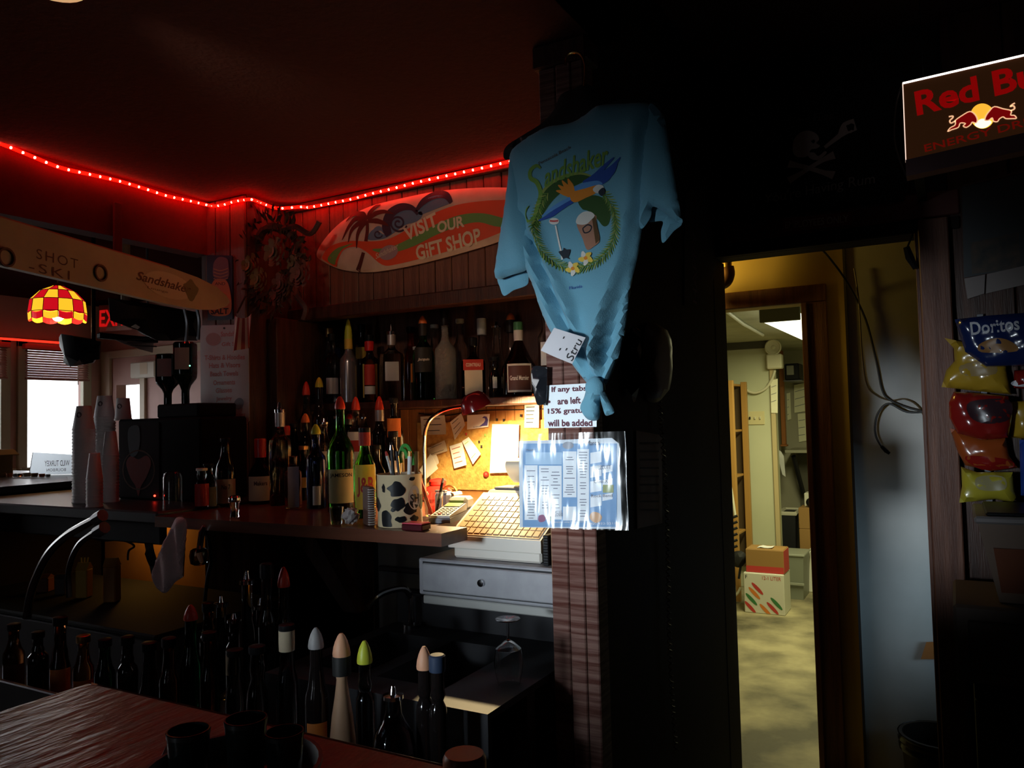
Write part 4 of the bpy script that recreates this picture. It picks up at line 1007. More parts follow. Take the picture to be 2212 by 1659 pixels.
# small things along the counter edge
np_ = on_y(797, 1148, 1.80)
pad = thing('spiral_notepad', 'upright spiral notepad beside the cow tin', 'notepad', (np_.x, 1.80, 1.101), R(55))
obj('pages', MB().bbox((-0.008, -0.035, 0), (0.008, 0.035, 0.112), 0.002), mat('notepad_brown', (0.12, 0.06, 0.045), 0.6), pad)
for k in range(16): obj('coil', MB().tube([(0.011*math.cos(t), -0.036+0.006*math.sin(t), 0.006+k*0.0066) for t in [2*math.pi*i/10 for i in range(10)]], 0.0012, 5, closed=True), mat('white_coil', (0.7, 0.66, 0.64), 0.4), pad)
nk = on_y(758, 1143, 1.79)
cr = MB(); m_, n_ = 9, 16
rr = [[0.026*random.uniform(0.72, 1.15) for _ in range(n_)] for _ in range(m_+1)]
vs = []
for k in range(m_+1):
    ph = math.pi*k/m_
    for i in range(n_):
        a = 2*math.pi*i/n_; r_ = rr[k][i] if 0 < k < m_ else 0.024
        vs.append((r_*math.sin(ph)*math.cos(a), r_*math.sin(ph)*math.sin(a), 0.021-0.024*math.cos(ph)*(r_/0.026)))
zmin = min(v[2] for v in vs); vs = [(v[0], v[1], v[2]-zmin) for v in vs]
cr.add(vs, [(k*n_+i, k*n_+(i+1) % n_, (k+1)*n_+(i+1) % n_, (k+1)*n_+i) for k in range(m_) for i in range(n_)])
cr.shift((nk.x, 1.79, 1.101))
solo('crumpled_napkin', cr, mat('napkin_tissue', (0.62, 0.55, 0.53), 0.8), 'crumpled white napkin on the counter edge', 'napkin', smooth=False)
sg = on_y(727, 1143, 1.785)
solo('shot_glass', MB().lathe([(0.016, 0), (0.017, 0.004), (0.022, 0.05), (0.0205, 0.05), (0.0155, 0.010), (0.001, 0.009)], 18, c=(sg.x, 1.785, 1.101)), G['smoke'], 'small empty shot glass beside the crumpled napkin', 'shot glass')
sk = on_y(507, 1118, 1.80)
t = thing('salt_shaker', 'small glass shaker with a chrome top on the counter edge', 'shaker', (sk.x, 1.80, 1.101))
obj('glass', MB().lathe([(0.014, 0), (0.015, 0.003), (0.013, 0.03), (0.017, 0.048), (0.017, 0.052)], 10), G['clear'], t)
obj('chrome_cap', MB().lathe([(0.0195, 0.050), (0.0205, 0.054), (0.0195, 0.064), (0.014, 0.070), (0.001, 0.072)], 16), CHROME, t)
gj = on_y(385, 1103, 1.93)
solo('glass_jar', MB().lathe([(0.030, 0), (0.034, 0.004), (0.034, 0.115), (0.030, 0.13), (0.024, 0.135), (0.0225, 0.135), (0.028, 0.128), (0.032, 0.113), (0.032, 0.008), (0.001, 0.007)], 24, c=(gj.x+0.01, 1.90, 1.101)), G['clear'], 'tall clear glass jar at the end of the back counter', 'jar')
bx = on_y(893, 1152, 1.765)
t = thing('flat_box', 'flat dark red box with a pink lid at the counter end', 'box', (bx.x+0.012, 1.762, 1.101), R(0))
obj('body', MB().bbox((-0.035, -0.022, 0), (0.035, 0.022, 0.018), 0.003), mat('dark_red_plastic', (0.06, 0.006, 0.01), 0.25), t)
obj('lid', MB().bbox((-0.034, -0.021, 0.0182), (0.034, 0.021, 0.021), 0.001), mat('translucent_pink_plastic', (0.8, 0.10, 0.16), 0.2), t)
pg = on_z(930, 1140, 1.101)
gx, gy = -1.432, 2.04
t = thing('pen_glass', 'clear tumbler with pens beside the card terminal', 'glass', (gx, gy, 1.101))
obj('tumbler', MB().lathe([(0.026, 0), (0.027, 0.003), (0.031, 0.075), (0.0295, 0.075), (0.0255, 0.006), (0.001, 0.005)], 20), G['clear'], t)
pen('red pen standing in the clear tumbler', Vector((gx-0.008, gy, 1.108)), Vector((gx-0.035, gy-0.02, 1.215)), 0.005, LRED, REDI)
pen('dark pen standing in the clear tumbler', Vector((gx+0.008, gy, 1.108)), Vector((gx+0.028, gy+0.01, 1.205)), 0.0045, BLACK, CHROME)
t = thing('tape_dispenser', 'pale blue plastic dispenser behind the card terminal', 'dispenser', (-1.50, 2.20, 1.101))
obj('shell', MB().bbox((-0.03, -0.02, 0), (0.03, 0.02, 0.06), 0.01), mat('pale_blue_plastic', (0.30, 0.40, 0.55), 0.3), t)
obj('cutter', MB().bbox((-0.022, -0.026, 0.058), (0.022, -0.012, 0.066), 0.002), STEEL, t)

# card terminal
tm = thing('card_terminal', 'grey card payment terminal with a glowing green screen', 'card terminal', (-1.338, 2.005, 1.101), R(12)); tm.scale = (0.80, 1.05, 0.7)
def wedge(x0, x1, y0, y1, z0, za, zb): return [(x0, y0, z0), (x1, y0, z0), (x1, y1, z0), (x0, y1, z0), (x0, y0, za), (x1, y0, za), (x1, y1, zb), (x0, y1, zb)]
obj('base', MB().hexa(wedge(-0.042, 0.042, -0.10, 0.09, 0.0, 0.02, 0.035)), mat('terminal_slate', (0.10, 0.11, 0.15), 0.4), tm, smooth=False)
obj('face', MB().hexa(wedge(-0.038, 0.038, -0.095, 0.04, 0.018, 0.030, 0.062)), mat('terminal_grey', (0.42, 0.41, 0.40), 0.4), tm, smooth=False)
obj('printer_hump', MB().bbox((-0.04, 0.035, 0.03), (0.04, 0.105, 0.085), 0.012), mat('terminal_grey', (0.42, 0.41, 0.40), 0.4), tm)
def tilt(y): return 0.030+(y+0.095)/0.135*0.032
obj('screen_bezel', MB().hexa([(-0.033, -0.008, tilt(-0.008)), (0.033, -0.008, tilt(-0.008)), (0.033, 0.033, tilt(0.033)), (-0.033, 0.033, tilt(0.033)), (-0.033, -0.008, tilt(-0.008)+0.003), (0.033, -0.008, tilt(-0.008)+0.003), (0.033, 0.033, tilt(0.033)+0.003), (-0.033, 0.033, tilt(0.033)+0.003)]), BLACK, tm, smooth=False)
obj('screen', MB().add([(-0.029, -0.004, tilt(-0.004)+0.0036), (0.029, -0.004, tilt(-0.004)+0.0036), (0.029, 0.029, tilt(0.029)+0.0036), (-0.029, 0.029, tilt(0.029)+0.0036)], [(0, 1, 2, 3)]), mat('green_lcd', (0.2, 0.5, 0.05), 0.3, emit=(0.32, 0.85, 0.03), es=0.75), tm, smooth=False)
k0 = obj('key', MB().bbox((-0.0065, -0.004, 0), (0.0065, 0.004, 0.004), 0.0015), mat('terminal_key', (0.55, 0.53, 0.50), 0.5), tm)
first = True
for r_ in range(5):
    for c_ in range(4):
        y_ = -0.082+r_*0.0145; loc = (-0.025+c_*0.0167, y_, tilt(y_)+0.0)
        if first: k0.location = loc; first = False
        elif r_ == 0 and c_ < 2: obj('key', MB().bbox((-0.0065, -0.004, 0), (0.0065, 0.004, 0.004), 0.0015), REDI, tm, loc=loc)
        else: copy_part(k0, k0.parent, loc)
sl_ = thing('receipt_slip', 'curled yellowed receipt lying behind the card terminal', 'receipt', (-1.46, 2.22, 1.101))
obj('slip', MB().grid(8, 3, lambda u, v: Vector((-1.49+0.03*math.sin(u*4), 2.20+v*0.05, 1.103+0.055*math.sin(u*2.6)+0.0)), (0, 0, 0.0006)), PAPER, sl_, world=True)
sl_ = thing('coiled_strap', 'coiled tan strap behind the card terminal', 'strap', (-1.55, 2.3, 1.101))
obj('loop', MB().tube([Vector((-1.55+0.035*math.cos(t), 2.30+0.01*math.sin(t), 1.137+0.032*math.sin(t))) for t in [2*math.pi*i/18 for i in range(18)]], 0.004, 6, closed=True), BRASS, sl_, world=True)

# cash drawer and register
cd = thing('cash_till', 'grey metal cash drawer with a round lock under the register', 'cash drawer', (-1.14, 2.05, 0.896))
obj('case', MB().bbox((-1.372, 1.872, 0.898), (-0.912, 2.26, 1.002), 0.004), GREYP, cd, world=True)
obj('drawer_front', MB().bbox((-1.352, 1.862, 0.912), (-0.922, 1.873, 0.990), 0.003), GREYP, cd, world=True)
lk = obj('lock', MB().lathe([(0.010, 0), (0.011, 0.003), (0.010, 0.008), (0.004, 0.009)], 16), CHROME, cd)
lk.rotation_euler = (R(90), 0, 0); lk.location = Vector((-1.152, 1.863, 0.950))-cd.location
obj('shadow_gap', MB().box((-1.356, 1.8712, 0.908), (-0.918, 1.8718, 0.994)), INKB, cd, smooth=False, world=True)
solo('till_ledge', MB().bbox((-1.36, 1.875, 0.872), (-0.915, 2.26, 0.896), 0.003), mat('pale_ledge_paint', (0.40, 0.40, 0.38), 0.5), 'pale ledge carrying the cash drawer', 'ledge')
rg = thing('cash_register', 'cream cash register with a flat key deck and paper roll', 'cash register', (-1.13, 2.05, 1.003))
REG = mat('register_cream', (0.66, 0.62, 0.56), 0.45)
RX0, RX1 = -1.285, -0.985
obj('lower_case', MB().bbox((RX0+0.012, 1.908, 1.004), (RX1-0.004, 2.25, 1.036), 0.006), REG, rg, world=True)
obj('deck', MB().hexa([(RX0, 1.90, 1.034), (RX1, 1.90, 1.034), (RX1, 2.10, 1.034), (RX0, 2.10, 1.034), (RX0, 1.90, 1.068), (RX1, 1.90, 1.068), (RX1, 2.10, 1.172), (RX0, 2.10, 1.172)]), REG, rg, smooth=False, world=True)
def dk(u, v, h=0.0): y_ = 1.905+v*0.188; return Vector((RX0+0.008+u*0.284, y_, 1.068+(y_-1.90)/0.20*0.104+0.001+h))
obj('key_sheet', MB().grid(4, 4, lambda u, v: dk(u, v), (0, 0, 0.0005)), mat('tan_key_sheet', (0.60, 0.43, 0.24), 0.28), rg, smooth=False, world=True)
K0 = None
for r_ in range(7):
    for c_ in range(13):
        c0 = dk(0.03+c_*0.074, 0.04+r_*0.132, 0.0008)
        if K0 is None:
            K0 = obj('key', MB().hexa([(0, 0, 0), (0.017, 0, 0), (0.017, 0.0205, 0.01066), (0, 0.0205, 0.01066), (0, 0, 0.0014), (0.017, 0, 0.0014), (0.017, 0.0205, 0.012), (0, 0.0205, 0.012)]), mat('pale_membrane_key', (0.66, 0.50, 0.30), 0.25), rg, smooth=False)
            K0.location = c0-rg.location
        else: copy_part(K0, K0.parent, c0-rg.location)
obj('printer_block', MB().bbox((RX0+0.01, 2.102, 1.038), (RX1-0.004, 2.24, 1.180), 0.008), REG, rg, world=True)
obj('printer_slot', MB().bbox((RX0+0.03, 2.115, 1.180), (RX1-0.10, 2.20, 1.188), 0.002), mat('slot_grey', (0.10, 0.10, 0.12), 0.4), rg, world=True)
obj('paper_curl', MB().grid(12, 3, lambda u, v: Vector((RX0+0.06+v*0.12, 2.19-0.055*math.sin(u*2.9), 1.190+0.035+0.05*math.sin(u*2.2-0.6))), (0, 0.0006, 0)), mat('receipt_paper', (0.82, 0.76, 0.62), 0.7), rg, world=True)
sn = thing('spiral_book', 'small black spiral bound book standing between register and post', 'book', (-0.965, 1.93, 1.003))
obj('cover', MB().bbox((-0.974, 1.89, 1.004), (-0.958, 1.985, 1.085), 0.002), BLACK, sn, world=True)
for k in range(10): obj('coil', MB().tube([(-0.966+0.007*math.cos(t), 1.891+0.004*math.sin(t), 1.010+k*0.0075) for t in [2*math.pi*i/8 for i in range(8)]], 0.0012, 5, closed=True), BLACK, sn, world=True)
hs = thing('black_handset', 'black plastic handset clipped to the corner of the post', 'handset', (-0.93, 1.80, 1.40))
T = Traced([(1148, 797), (1178, 793), (1182, 800), (1180, 868), (1172, 874), (1158, 868)], Y=1.78, thick=0.014, soft=0.02, step=0.02)
obj('shell', T.body(), mat('glossy_black', (0.015, 0.016, 0.02), 0.15, coat=0.5), hs, world=True)

# ================================================================ post: shirt, notices, menu
SHIRT = mat('sky_blue_cotton', (0.15, 0.37, 0.49), 0.85, sheen=0.15, bump=(300, 0.15))
kn = on_y(1290, 838, 1.66)
def _cr(*px): return [Vector((q.x, q.z)) for q in (on_y(x, y, 1.66) for x, y in px)]
CREASES = [(_cr((1128, 470), (1160, 570), (1205, 680), (1283, 832)), 0.020), (_cr((1150, 520), (1190, 620), (1240, 730), (1287, 832)), 0.026), (_cr((1378, 480), (1358, 600), (1325, 720), (1296, 832)), 0.026), (_cr((1350, 600), (1320, 690), (1292, 832)), 0.016), (_cr((1398, 290), (1392, 380), (1384, 470)), 0.018), (_cr((1250, 690), (1275, 770), (1290, 832)), 0.010)]
def sfold(x, z):
    dx, dz = x-kn.x, z-kn.z; p = Vector((x, z))
    a = math.atan2(dx, max(dz, 0.01)); d = math.hypot(dx, dz)
    k = math.exp(-((d-0.10)/0.16)**2)
    v = 0.010*k*math.sin(a*11+0.7)+0.005*math.sin(x*26+z*5)*math.exp(-((z-1.85)/0.15)**2)
    for pl, dep in CREASES:
        m = min(((p-(pl[i]+(pl[i+1]-pl[i])*max(0, min(1, (p-pl[i]).dot(pl[i+1]-pl[i])/(pl[i+1]-pl[i]).length_squared)))).length) for i in range(len(pl)-1))
        v += -dep*math.exp(-(m/0.011)**2)+dep*0.45*math.exp(-((m-0.026)/0.014)**2)
    return v
shirt = thing('hanging_t_shirt', 'light blue printed t-shirt knotted at the hem, hanging on the post', 't-shirt', (kn.x, 1.66, 1.41))
TB = Traced([(1103, 333), (1140, 298), (1180, 275), (1210, 270), (1237, 264), (1262, 250), (1285, 232), (1308, 226), (1350, 224), (1395, 223), (1415, 240), (1418, 300), (1408, 400), (1388, 490), (1376, 560), (1361, 623), (1353, 699), (1339, 762), (1318, 815), (1302, 838), (1282, 840), (1258, 815), (1235, 785), (1192, 721), (1167, 666), (1152, 618), (1138, 585), (1118, 500), (1108, 410)], Y=1.675, thick=0.030, soft=0.07, fold=sfold, step=0.0095)
obj('body', TB.body(), SHIRT, shirt, world=True)
TL = Traced([(1103, 333), (1122, 340), (1135, 400), (1146, 480), (1150, 560), (1137, 583), (1105, 594), (1077, 603), (1069, 588), (1078, 520), (1088, 461), (1097, 390)], Y=1.672, thick=0.026, soft=0.05, step=0.013, fold=lambda x, z: 0.006*math.sin(x*60+z*20))
obj('sleeve', TL.body(), SHIRT, shirt, world=True)
TL2 = Traced([(1076, 600), (1105, 590), (1140, 582), (1142, 600), (1138, 616), (1110, 627), (1089, 639), (1080, 620)], Y=1.700, thick=0.010, soft=0.03, step=0.013)
obj('sleeve_lining', TL2.body(), SHIRT, shirt, world=True)
TR = Traced([(1405, 224), (1427, 242), (1437, 262), (1452, 350), (1468, 447), (1474, 482), (1450, 470), (1412, 446), (1405, 470), (1384, 494), (1380, 440), (1388, 340), (1396, 260)], Y=1.668, thick=0.022, soft=0.045, step=0.012, fold=lambda x, z: 0.005*math.sin(x*70+z*12))
obj('sleeve', TR.body(), SHIRT, shirt, world=True)
TR2 = Traced([(1412, 446), (1450, 470), (1473, 483), (1455, 500), (1432, 525), (1428, 500), (1431, 478), (1400, 478)], Y=1.690, thick=0.008, soft=0.02, step=0.012)
obj('sleeve_lining', TR2.body(), SHIRT, shirt, world=True)
TK = Traced([(1270, 836), (1290, 830), (1306, 836), (1304, 850), (1296, 870), (1294, 905), (1270, 906), (1254, 881), (1262, 858)], Y=1.655, thick=0.024, soft=0.035, step=0.009, fold=lambda x, z: 0.006*math.sin(x*150))
obj('knot_tail', TK.body(), SHIRT, shirt, world=True)
TK2 = Traced([(1296, 838), (1306, 846), (1317, 868), (1327, 889), (1318, 896), (1308, 897), (1302, 880), (1297, 860)], Y=1.650, thick=0.014, soft=0.02, step=0.008, fold=lambda x, z: 0.004*math.sin(x*180))
obj('knot_tail', TK2.body(), SHIRT, shirt, world=True)
pk = on_y(1290, 838, 1.66)
obj('knot', MB().lathe([(0.004, -0.022), (0.018, -0.016), (0.024, -0.004), (0.022, 0.010), (0.012, 0.022), (0.003, 0.026)], 14, c=(pk.x, 1.648, pk.z), sx=1.0, sy=0.8), SHIRT, shirt, world=True)
# print on the shirt
def pm(n, c, r=0.8): return mat(n, c, r)
PG, PDG, PLG = pm('shirt_green_print', (0.10, 0.20, 0.03)), pm('shirt_dark_green_print', (0.03, 0.08, 0.015)), pm('shirt_lime_print', (0.28, 0.33, 0.07))
PB, PLB, PO, PBR = pm('shirt_blue_print', (0.02, 0.07, 0.33)), pm('shirt_light_blue_print', (0.10, 0.28, 0.62)), pm('shirt_orange_print', (0.75, 0.24, 0.02)), pm('shirt_brown_print', (0.10, 0.05, 0.015))
PW, PK_, PY, PT = pm('shirt_white_print', (0.72, 0.68, 0.62)), pm('shirt_black_print', (0.015, 0.02, 0.03)), pm('shirt_yellow_print', (0.80, 0.55, 0.08)), pm('shirt_tan_print', (0.42, 0.20, 0.13))
PGL = pm('shirt_bright_green_print', (0.17, 0.31, 0.05))
def sp_(name, mb, m): return obj(name, mb, m, shirt, world=True)
S9 = 0.010
sp_('parrot_backdrop', TB.decal([(1170, 492), (1174, 455), (1192, 420), (1222, 396), (1262, 384), (1285, 388), (1268, 402), (1232, 420), (1205, 445), (1185, 475), (1178, 500)], 0.0012, S9), PDG)
sp_('parrot_backdrop_edge', TB.ribbon([(1169, 494), (1172, 455), (1190, 418), (1222, 393), (1262, 382), (1290, 388)], [0.003, 0.006, 0.008, 0.008, 0.006, 0.003], 0.0018), PLG)
sp_('leaf_print', TB.decal([(1262, 440), (1290, 428), (1316, 436), (1328, 462), (1325, 488), (1314, 494), (1300, 478), (1282, 462), (1270, 458)], 0.0012, S9), PDG)
sp_('script_lettering', TB.text('andshaker', (1188, 394), (1326, 341), 0.046, 0.0022, shear=0.45, bold=0.02, arch=0.004), PGL)
sp_('script_initial', TB.ribbon([(1182, 372), (1173, 366), (1160, 376), (1160, 392), (1174, 402), (1182, 424), (1176, 452), (1168, 478), (1160, 486), (1151, 480), (1150, 468), (1158, 452)], [0.004, 0.008, 0.010, 0.010, 0.011, 0.011, 0.009, 0.008, 0.007, 0.006, 0.004, 0.002], 0.0024), PGL)
sp_('tiny_lettering', TB.text('Pensacola Beach', (1178, 362), (1245, 326), 0.008, 0.0022), PBR)
for l, w_ in (([(1272, 405), (1300, 392), (1330, 372), (1352, 348)], [0.012, 0.018, 0.012, 0.002]), ([(1275, 408), (1305, 396), (1332, 382), (1345, 362)], [0.012, 0.016, 0.010, 0.002]), ([(1278, 410), (1305, 402), (1325, 392), (1337, 378)], [0.010, 0.014, 0.008, 0.002]), ([(1272, 402), (1295, 388), (1318, 366), (1338, 348)], [0.008, 0.012, 0.010, 0.002])):
    sp_('wing_feather', TB.ribbon(l, w_, 0.0022), PB)
sp_('wing_covert', TB.ribbon([(1254, 416), (1275, 408), (1300, 402), (1312, 404)], [0.010, 0.014, 0.010, 0.003], 0.0028), PLB)
for l in ([(1252, 428), (1238, 412), (1228, 398)], [(1250, 430), (1234, 418), (1220, 408)], [(1250, 432), (1232, 424), (1216, 420)], [(1254, 426), (1246, 408), (1240, 394)]):
    sp_('wing_feather', TB.ribbon(l, [0.010, 0.012, 0.002], 0.0022), PO)
sp_('parrot_body', TB.decal([(1244, 424), (1258, 414), (1280, 412), (1300, 404), (1308, 412), (1296, 425), (1278, 434), (1258, 444), (1247, 440)], 0.0026, S9), PO)
sp_('parrot_face', TB.decal([(1292, 416), (1302, 406), (1314, 409), (1313, 420), (1300, 424)], 0.0030, S9), PW)
sp_('parrot_beak', TB.decal([(1304, 420), (1314, 412), (1318, 422), (1312, 430), (1306, 427)], 0.0034, S9), PK_)
sp_('tail_feather', TB.ribbon([(1250, 440), (1230, 452), (1208, 470), (1178, 483)], [0.014, 0.016, 0.012, 0.003], 0.0024), PB)
sp_('tail_feather', TB.ribbon([(1246, 436), (1222, 450), (1200, 464), (1185, 474)], [0.008, 0.010, 0.008, 0.002], 0.0028), PLB)
lw, lw2 = MB(), MB()
for i in range(70):
    a = R(-50+i*280/70); cx, cy = 1257, 492
    x, y = cx+84*math.cos(a), cy+93*math.sin(a)
    for sg in (-0.6, 0.6):
        b_ = a+1.57+sg if math.cos(a) > 0 else a-1.57+sg
        r_ = ((x, y), (x+9*math.cos(b_), y+9*math.sin(b_)), (x+17*math.cos(b_+sg*0.3), y+17*math.sin(b_+sg*0.3)))
        m_ = TB.ribbon(r_, [0.0015, 0.0035, 0.0008], 0.002+0.0004*(i % 3), 2)
        (lw if (i+(sg > 0)) % 3 else lw2).add(m_.v, m_.f)
for o in (sp_('wreath_leaves', lw, PG), sp_('wreath_leaves', lw2, PLG)): o['kind'] = 'stuff'
sp_('wreath_stem', TB.ribbon([(1172, 480), (1172, 510), (1182, 545), (1200, 570), (1230, 584), (1260, 585), (1300, 568), (1325, 540), (1338, 510), (1340, 480), (1335, 450)], 0.003, 0.0018), PDG)
sp_('cup_print', TB.decal([(1260, 486), (1296, 470), (1300, 490), (1307, 524), (1295, 538), (1281, 545), (1272, 522)], 0.0024, S9), PT)
sp_('cup_shade', TB.decal([(1290, 474), (1297, 471), (1307, 524), (1299, 532)], 0.0028, S9, False), PBR)
sp_('cup_froth', TB.decal([(1258, 488), (1262, 474), (1274, 464), (1288, 464), (1296, 472), (1288, 482), (1280, 490), (1268, 492)], 0.0030, S9), PW)
sp_('cup_emblem', TB.ribbon([(1272, 500), (1282, 492), (1290, 496), (1286, 506), (1276, 509), (1272, 500)], 0.003, 0.0032), PK_)
sp_('stirrer_print', TB.ribbon([(1215, 494), (1220, 520), (1226, 550), (1228, 566)], 0.004, 0.0022), PW)
sp_('stirrer_badge', TB.decal(ell(1212, 485, 11, 7), 0.0026, S9), PW)
sp_('stirrer_badge_text', TB.ribbon([(1203, 484), (1212, 485), (1221, 484)], 0.004, 0.0032), REDI)
sp_('palm_print', TB.decal(blob(1236, 553, 12, 13, 0.45), 0.0024, S9), PK_)
for (cx, cy) in ((1251, 585), (1279, 563)):
    for k in range(5):
        a = 2*math.pi*k/5+0.3
        sp_('flower_petal', TB.ribbon(((cx, cy), (cx+8*math.cos(a), cy+8*math.sin(a)), (cx+16*math.cos(a+0.2), cy+16*math.sin(a+0.2))), [0.003, 0.013, 0.004], 0.0036, 3), PW if k % 2 else PY)
    sp_('flower_heart', TB.decal(ell(cx, cy, 4, 4, 8), 0.0042, S9), PO)
sp_('tiny_lettering', TB.text('Florida', (1242, 626), (1270, 622), 0.007, 0.002), PB)
# hanger
hg = thing('coat_hanger', 'black wide clothes hanger with a brass hook on the post', 'hanger', on_y(1260, 300, 1.72))
TH = Traced([(1088, 340), (1094, 316), (1130, 292), (1168, 268), (1195, 240), (1212, 205), (1240, 192), (1262, 182), (1285, 190), (1300, 212), (1340, 214), (1400, 212), (1425, 228), (1420, 240), (1340, 240), (1300, 250), (1250, 280), (1180, 300), (1120, 325), (1100, 345)], Y=1.730, thick=0.010, soft=0.02, step=0.02)
obj('arms', TH.body(), SOFTB, hg, world=True)
obj('hook', MB().tube([on_y(x, y, 1.725) for x, y in smooth([(1262, 186), (1264, 160), (1263, 135), (1254, 117), (1240, 113), (1227, 120), (1221, 140)], 5)], 0.0035, 8), BRASS, hg, world=True)
# handwritten price tag
pt_ = thing('price_tag', 'white handwritten paper tag pinned to the blue t-shirt', 'tag', on_y(1215, 785, 1.60))
q = [on_y(x, y, Y_) for x, y, Y_ in ((1168, 757, 1.600), (1236, 786, 1.590), (1265, 729, 1.605), (1197, 708, 1.615))]
def tagp(u, v, d=0.0): return q[0].lerp(q[1], u).lerp(q[3].lerp(q[2], u), v)+Vector((0, -0.008*math.sin(u*3.1)-d, 0))
obj('sheet', MB().grid(6, 4, lambda u, v: tagp(u, v), (0, 0.0008, 0)), mat('tag_paper', (0.70, 0.68, 0.72), 0.7), pt_, world=True)
obj('lettering', text_mb('Stru', 0.80, 0.20, lambda x, y: tagp(0.88-y, 0.48+x, 0.0012), shear=0.2), INKB, pt_, world=True)
for (u, v) in ((0.45, 0.72), (0.52, 0.28), (0.68, 0.36)): obj('ink_mark', MB().grid(1, 1, lambda a, b: tagp(u+a*0.03, v+b*0.09, 0.0012)), INKB, pt_, world=True)
# card about tabs
sgn = thing('tab_notice', 'white card about open tabs and gratuity pinned to the post', 'notice', on_y(1232, 925, 1.79))
T = Traced([(1173, 833), (1290, 827), (1289, 922), (1176, 925)], Y=1.790, thick=0.0006, soft=0.005, round_=False, step=0.03)
obj('card', T.body(), mat('bright_white_card', (0.80, 0.86, 0.90), 0.5), sgn, world=True)
for s, x0, x1, y, h in (('If any tabs', 1192, 1268, 843, 0.0175), ('are left', 1205, 1255, 867, 0.0175), ('15% gratuity', 1184, 1280, 890, 0.0175), ('will be added', 1184, 1280, 914, 0.0175)):
    obj('lettering', T.text(s, (x0, y), (x1, y-3 if y < 900 else y-1), h, 0.0006, bold=0.03), INK, sgn, world=True)
obj('bullet', T.decal(ell(1187, 868, 3, 3, 8), 0.0008, 0.01), INK, sgn, world=True)
# menu in a plastic sleeve
mn = thing('plastic_sleeve_menu', 'blue and white event calendar in a shiny plastic sleeve on the post', 'menu', on_y(1235, 1150, 1.77))
T = Traced([(1121, 953), (1322, 946), (1337, 958), (1344, 1143), (1123, 1139)], Y=1.772, thick=0.0006, soft=0.005, round_=False, step=0.03, fold=None)
obj('sheet', T.body(), mat('menu_white', (0.60, 0.66, 0.74), 0.55), mn, world=True)
MBL, MLB, MPW = mat('menu_blue_print', (0.13, 0.29, 0.54), 0.5), mat('menu_pale_blue_print', (0.33, 0.50, 0.70), 0.5), mat('menu_white_print', (0.72, 0.76, 0.82), 0.5)
def rect(x0, y0, x1, y1, sk=0.0): return [(x0, y0), (x1, y0-sk), (x1, y1-sk), (x0, y1)]
obj('blue_ground', T.decal(rect(1130, 958, 1333, 1138, -0.0), 0.0004, 0.05, False), MBL, mn, world=True)
obj('day_column', T.decal(rect(1134, 1005, 1162, 1123), 0.0008, 0.05, False), MPW, mn, world=True)
obj('day_column', T.decal(rect(1165, 1006, 1214, 1122), 0.0008, 0.05, False), MPW, mn, world=True)
obj('day_column', T.decal(rect(1217, 975, 1246, 1074), 0.0008, 0.05, False), MPW, mn, world=True)
obj('day_column', T.decal(rect(1217, 1094, 1246, 1124), 0.0008, 0.05, False), MPW, mn, world=True)
obj('day_column', T.decal(rect(1248, 970, 1273, 1125), 0.0008, 0.05, False), MPW, mn, world=True)
for y in (978, 1008, 1040, 1072): obj('event_box', T.decal(rect(1276, y, 1300, y+24, 4), 0.0008, 0.05, False), MPW, mn, world=True)
for y in (1008, 1037, 1068): obj('event_box', T.decal(rect(1302, y, 1324, y+14, 4), 0.0008, 0.05, False), MPW, mn, world=True)
obj('pale_panel', T.decal(rect(1136, 977, 1214, 1003), 0.0008, 0.05, False), MLB, mn, world=True)
obj('orange_patch', T.decal(blob(1287, 1116, 12, 10, 0.2), 0.0012, 0.02), mat('menu_orange', (0.60, 0.33, 0.16), 0.5), mn, world=True)
obj('olive_patch', T.decal(rect(1303, 1047, 1326, 1064), 0.0012, 0.05, False), mat('menu_olive', (0.26, 0.30, 0.10), 0.5), mn, world=True)
obj('rose_patch', T.decal(blob(1171, 1119, 9, 9, 0.3), 0.0012, 0.02), mat('menu_plum', (0.25, 0.06, 0.16), 0.5), mn, world=True)
obj('green_patch', T.decal(blob(1188, 1121, 6, 8, 0.3), 0.0012, 0.02), mat('menu_green', (0.08, 0.2, 0.12), 0.5), mn, world=True)
obj('logo', T.decal(ell(1228, 962, 12, 8), 0.0012, 0.02), mat('menu_grey_logo', (0.25, 0.27, 0.33), 0.5), mn, world=True)
INKM = mat('menu_slate_ink', (0.10, 0.12, 0.18), 0.6)
for s, x0, x1, y, h in (('Monday', 1138, 1158, 973, 0.006), ('March', 1268, 1295, 957, 0.012), ('BUZZCUTT', 1283, 1320, 1010, 0.009), ('Class X', 1284, 1314, 1040, 0.008), ('Rock Band', 1278, 1324, 1071, 0.007), ('Open 11 to 3', 1197, 1214, 1106, 0.007), ('CLOSED', 1196, 1217, 1112, 0.008), ('Sandshaker Lounge Pensacola Beach', 1198, 1262, 1128, 0.005), ('850-932-2211', 1275, 1330, 1131, 0.005), ('Friday', 1304, 1320, 968, 0.006)):
    obj('lettering', T.text(s, (x0, y), (x1, y-1), h, 0.0016), INKM if h != 0.005 else MPW, mn, world=True)
ln = MB()
for (x0, x1, ys) in ((1137, 1159, range(1010, 1122, 6)), (1168, 1188, range(1012, 1100, 6)), (1190, 1212, range(1012, 1100, 7)), (1220, 1243, range(982, 1072, 5)), (1250, 1271, range(976, 1120, 6)), (1304, 1322, (975, 981, 990))):
    for y in ys:
        if random.random() < 0.25: continue
        w_ = random.uniform(0.4, 1)*(x1-x0); c_ = (x0+x1)/2
        m_ = T.decal(rect(c_-w_/2, y, c_+w_/2, y+1.6), 0.0014, 0.05, False); ln.add(m_.v, m_.f)
o = obj('fine_print', ln, INKM, mn, world=True); o['kind'] = 'stuff'
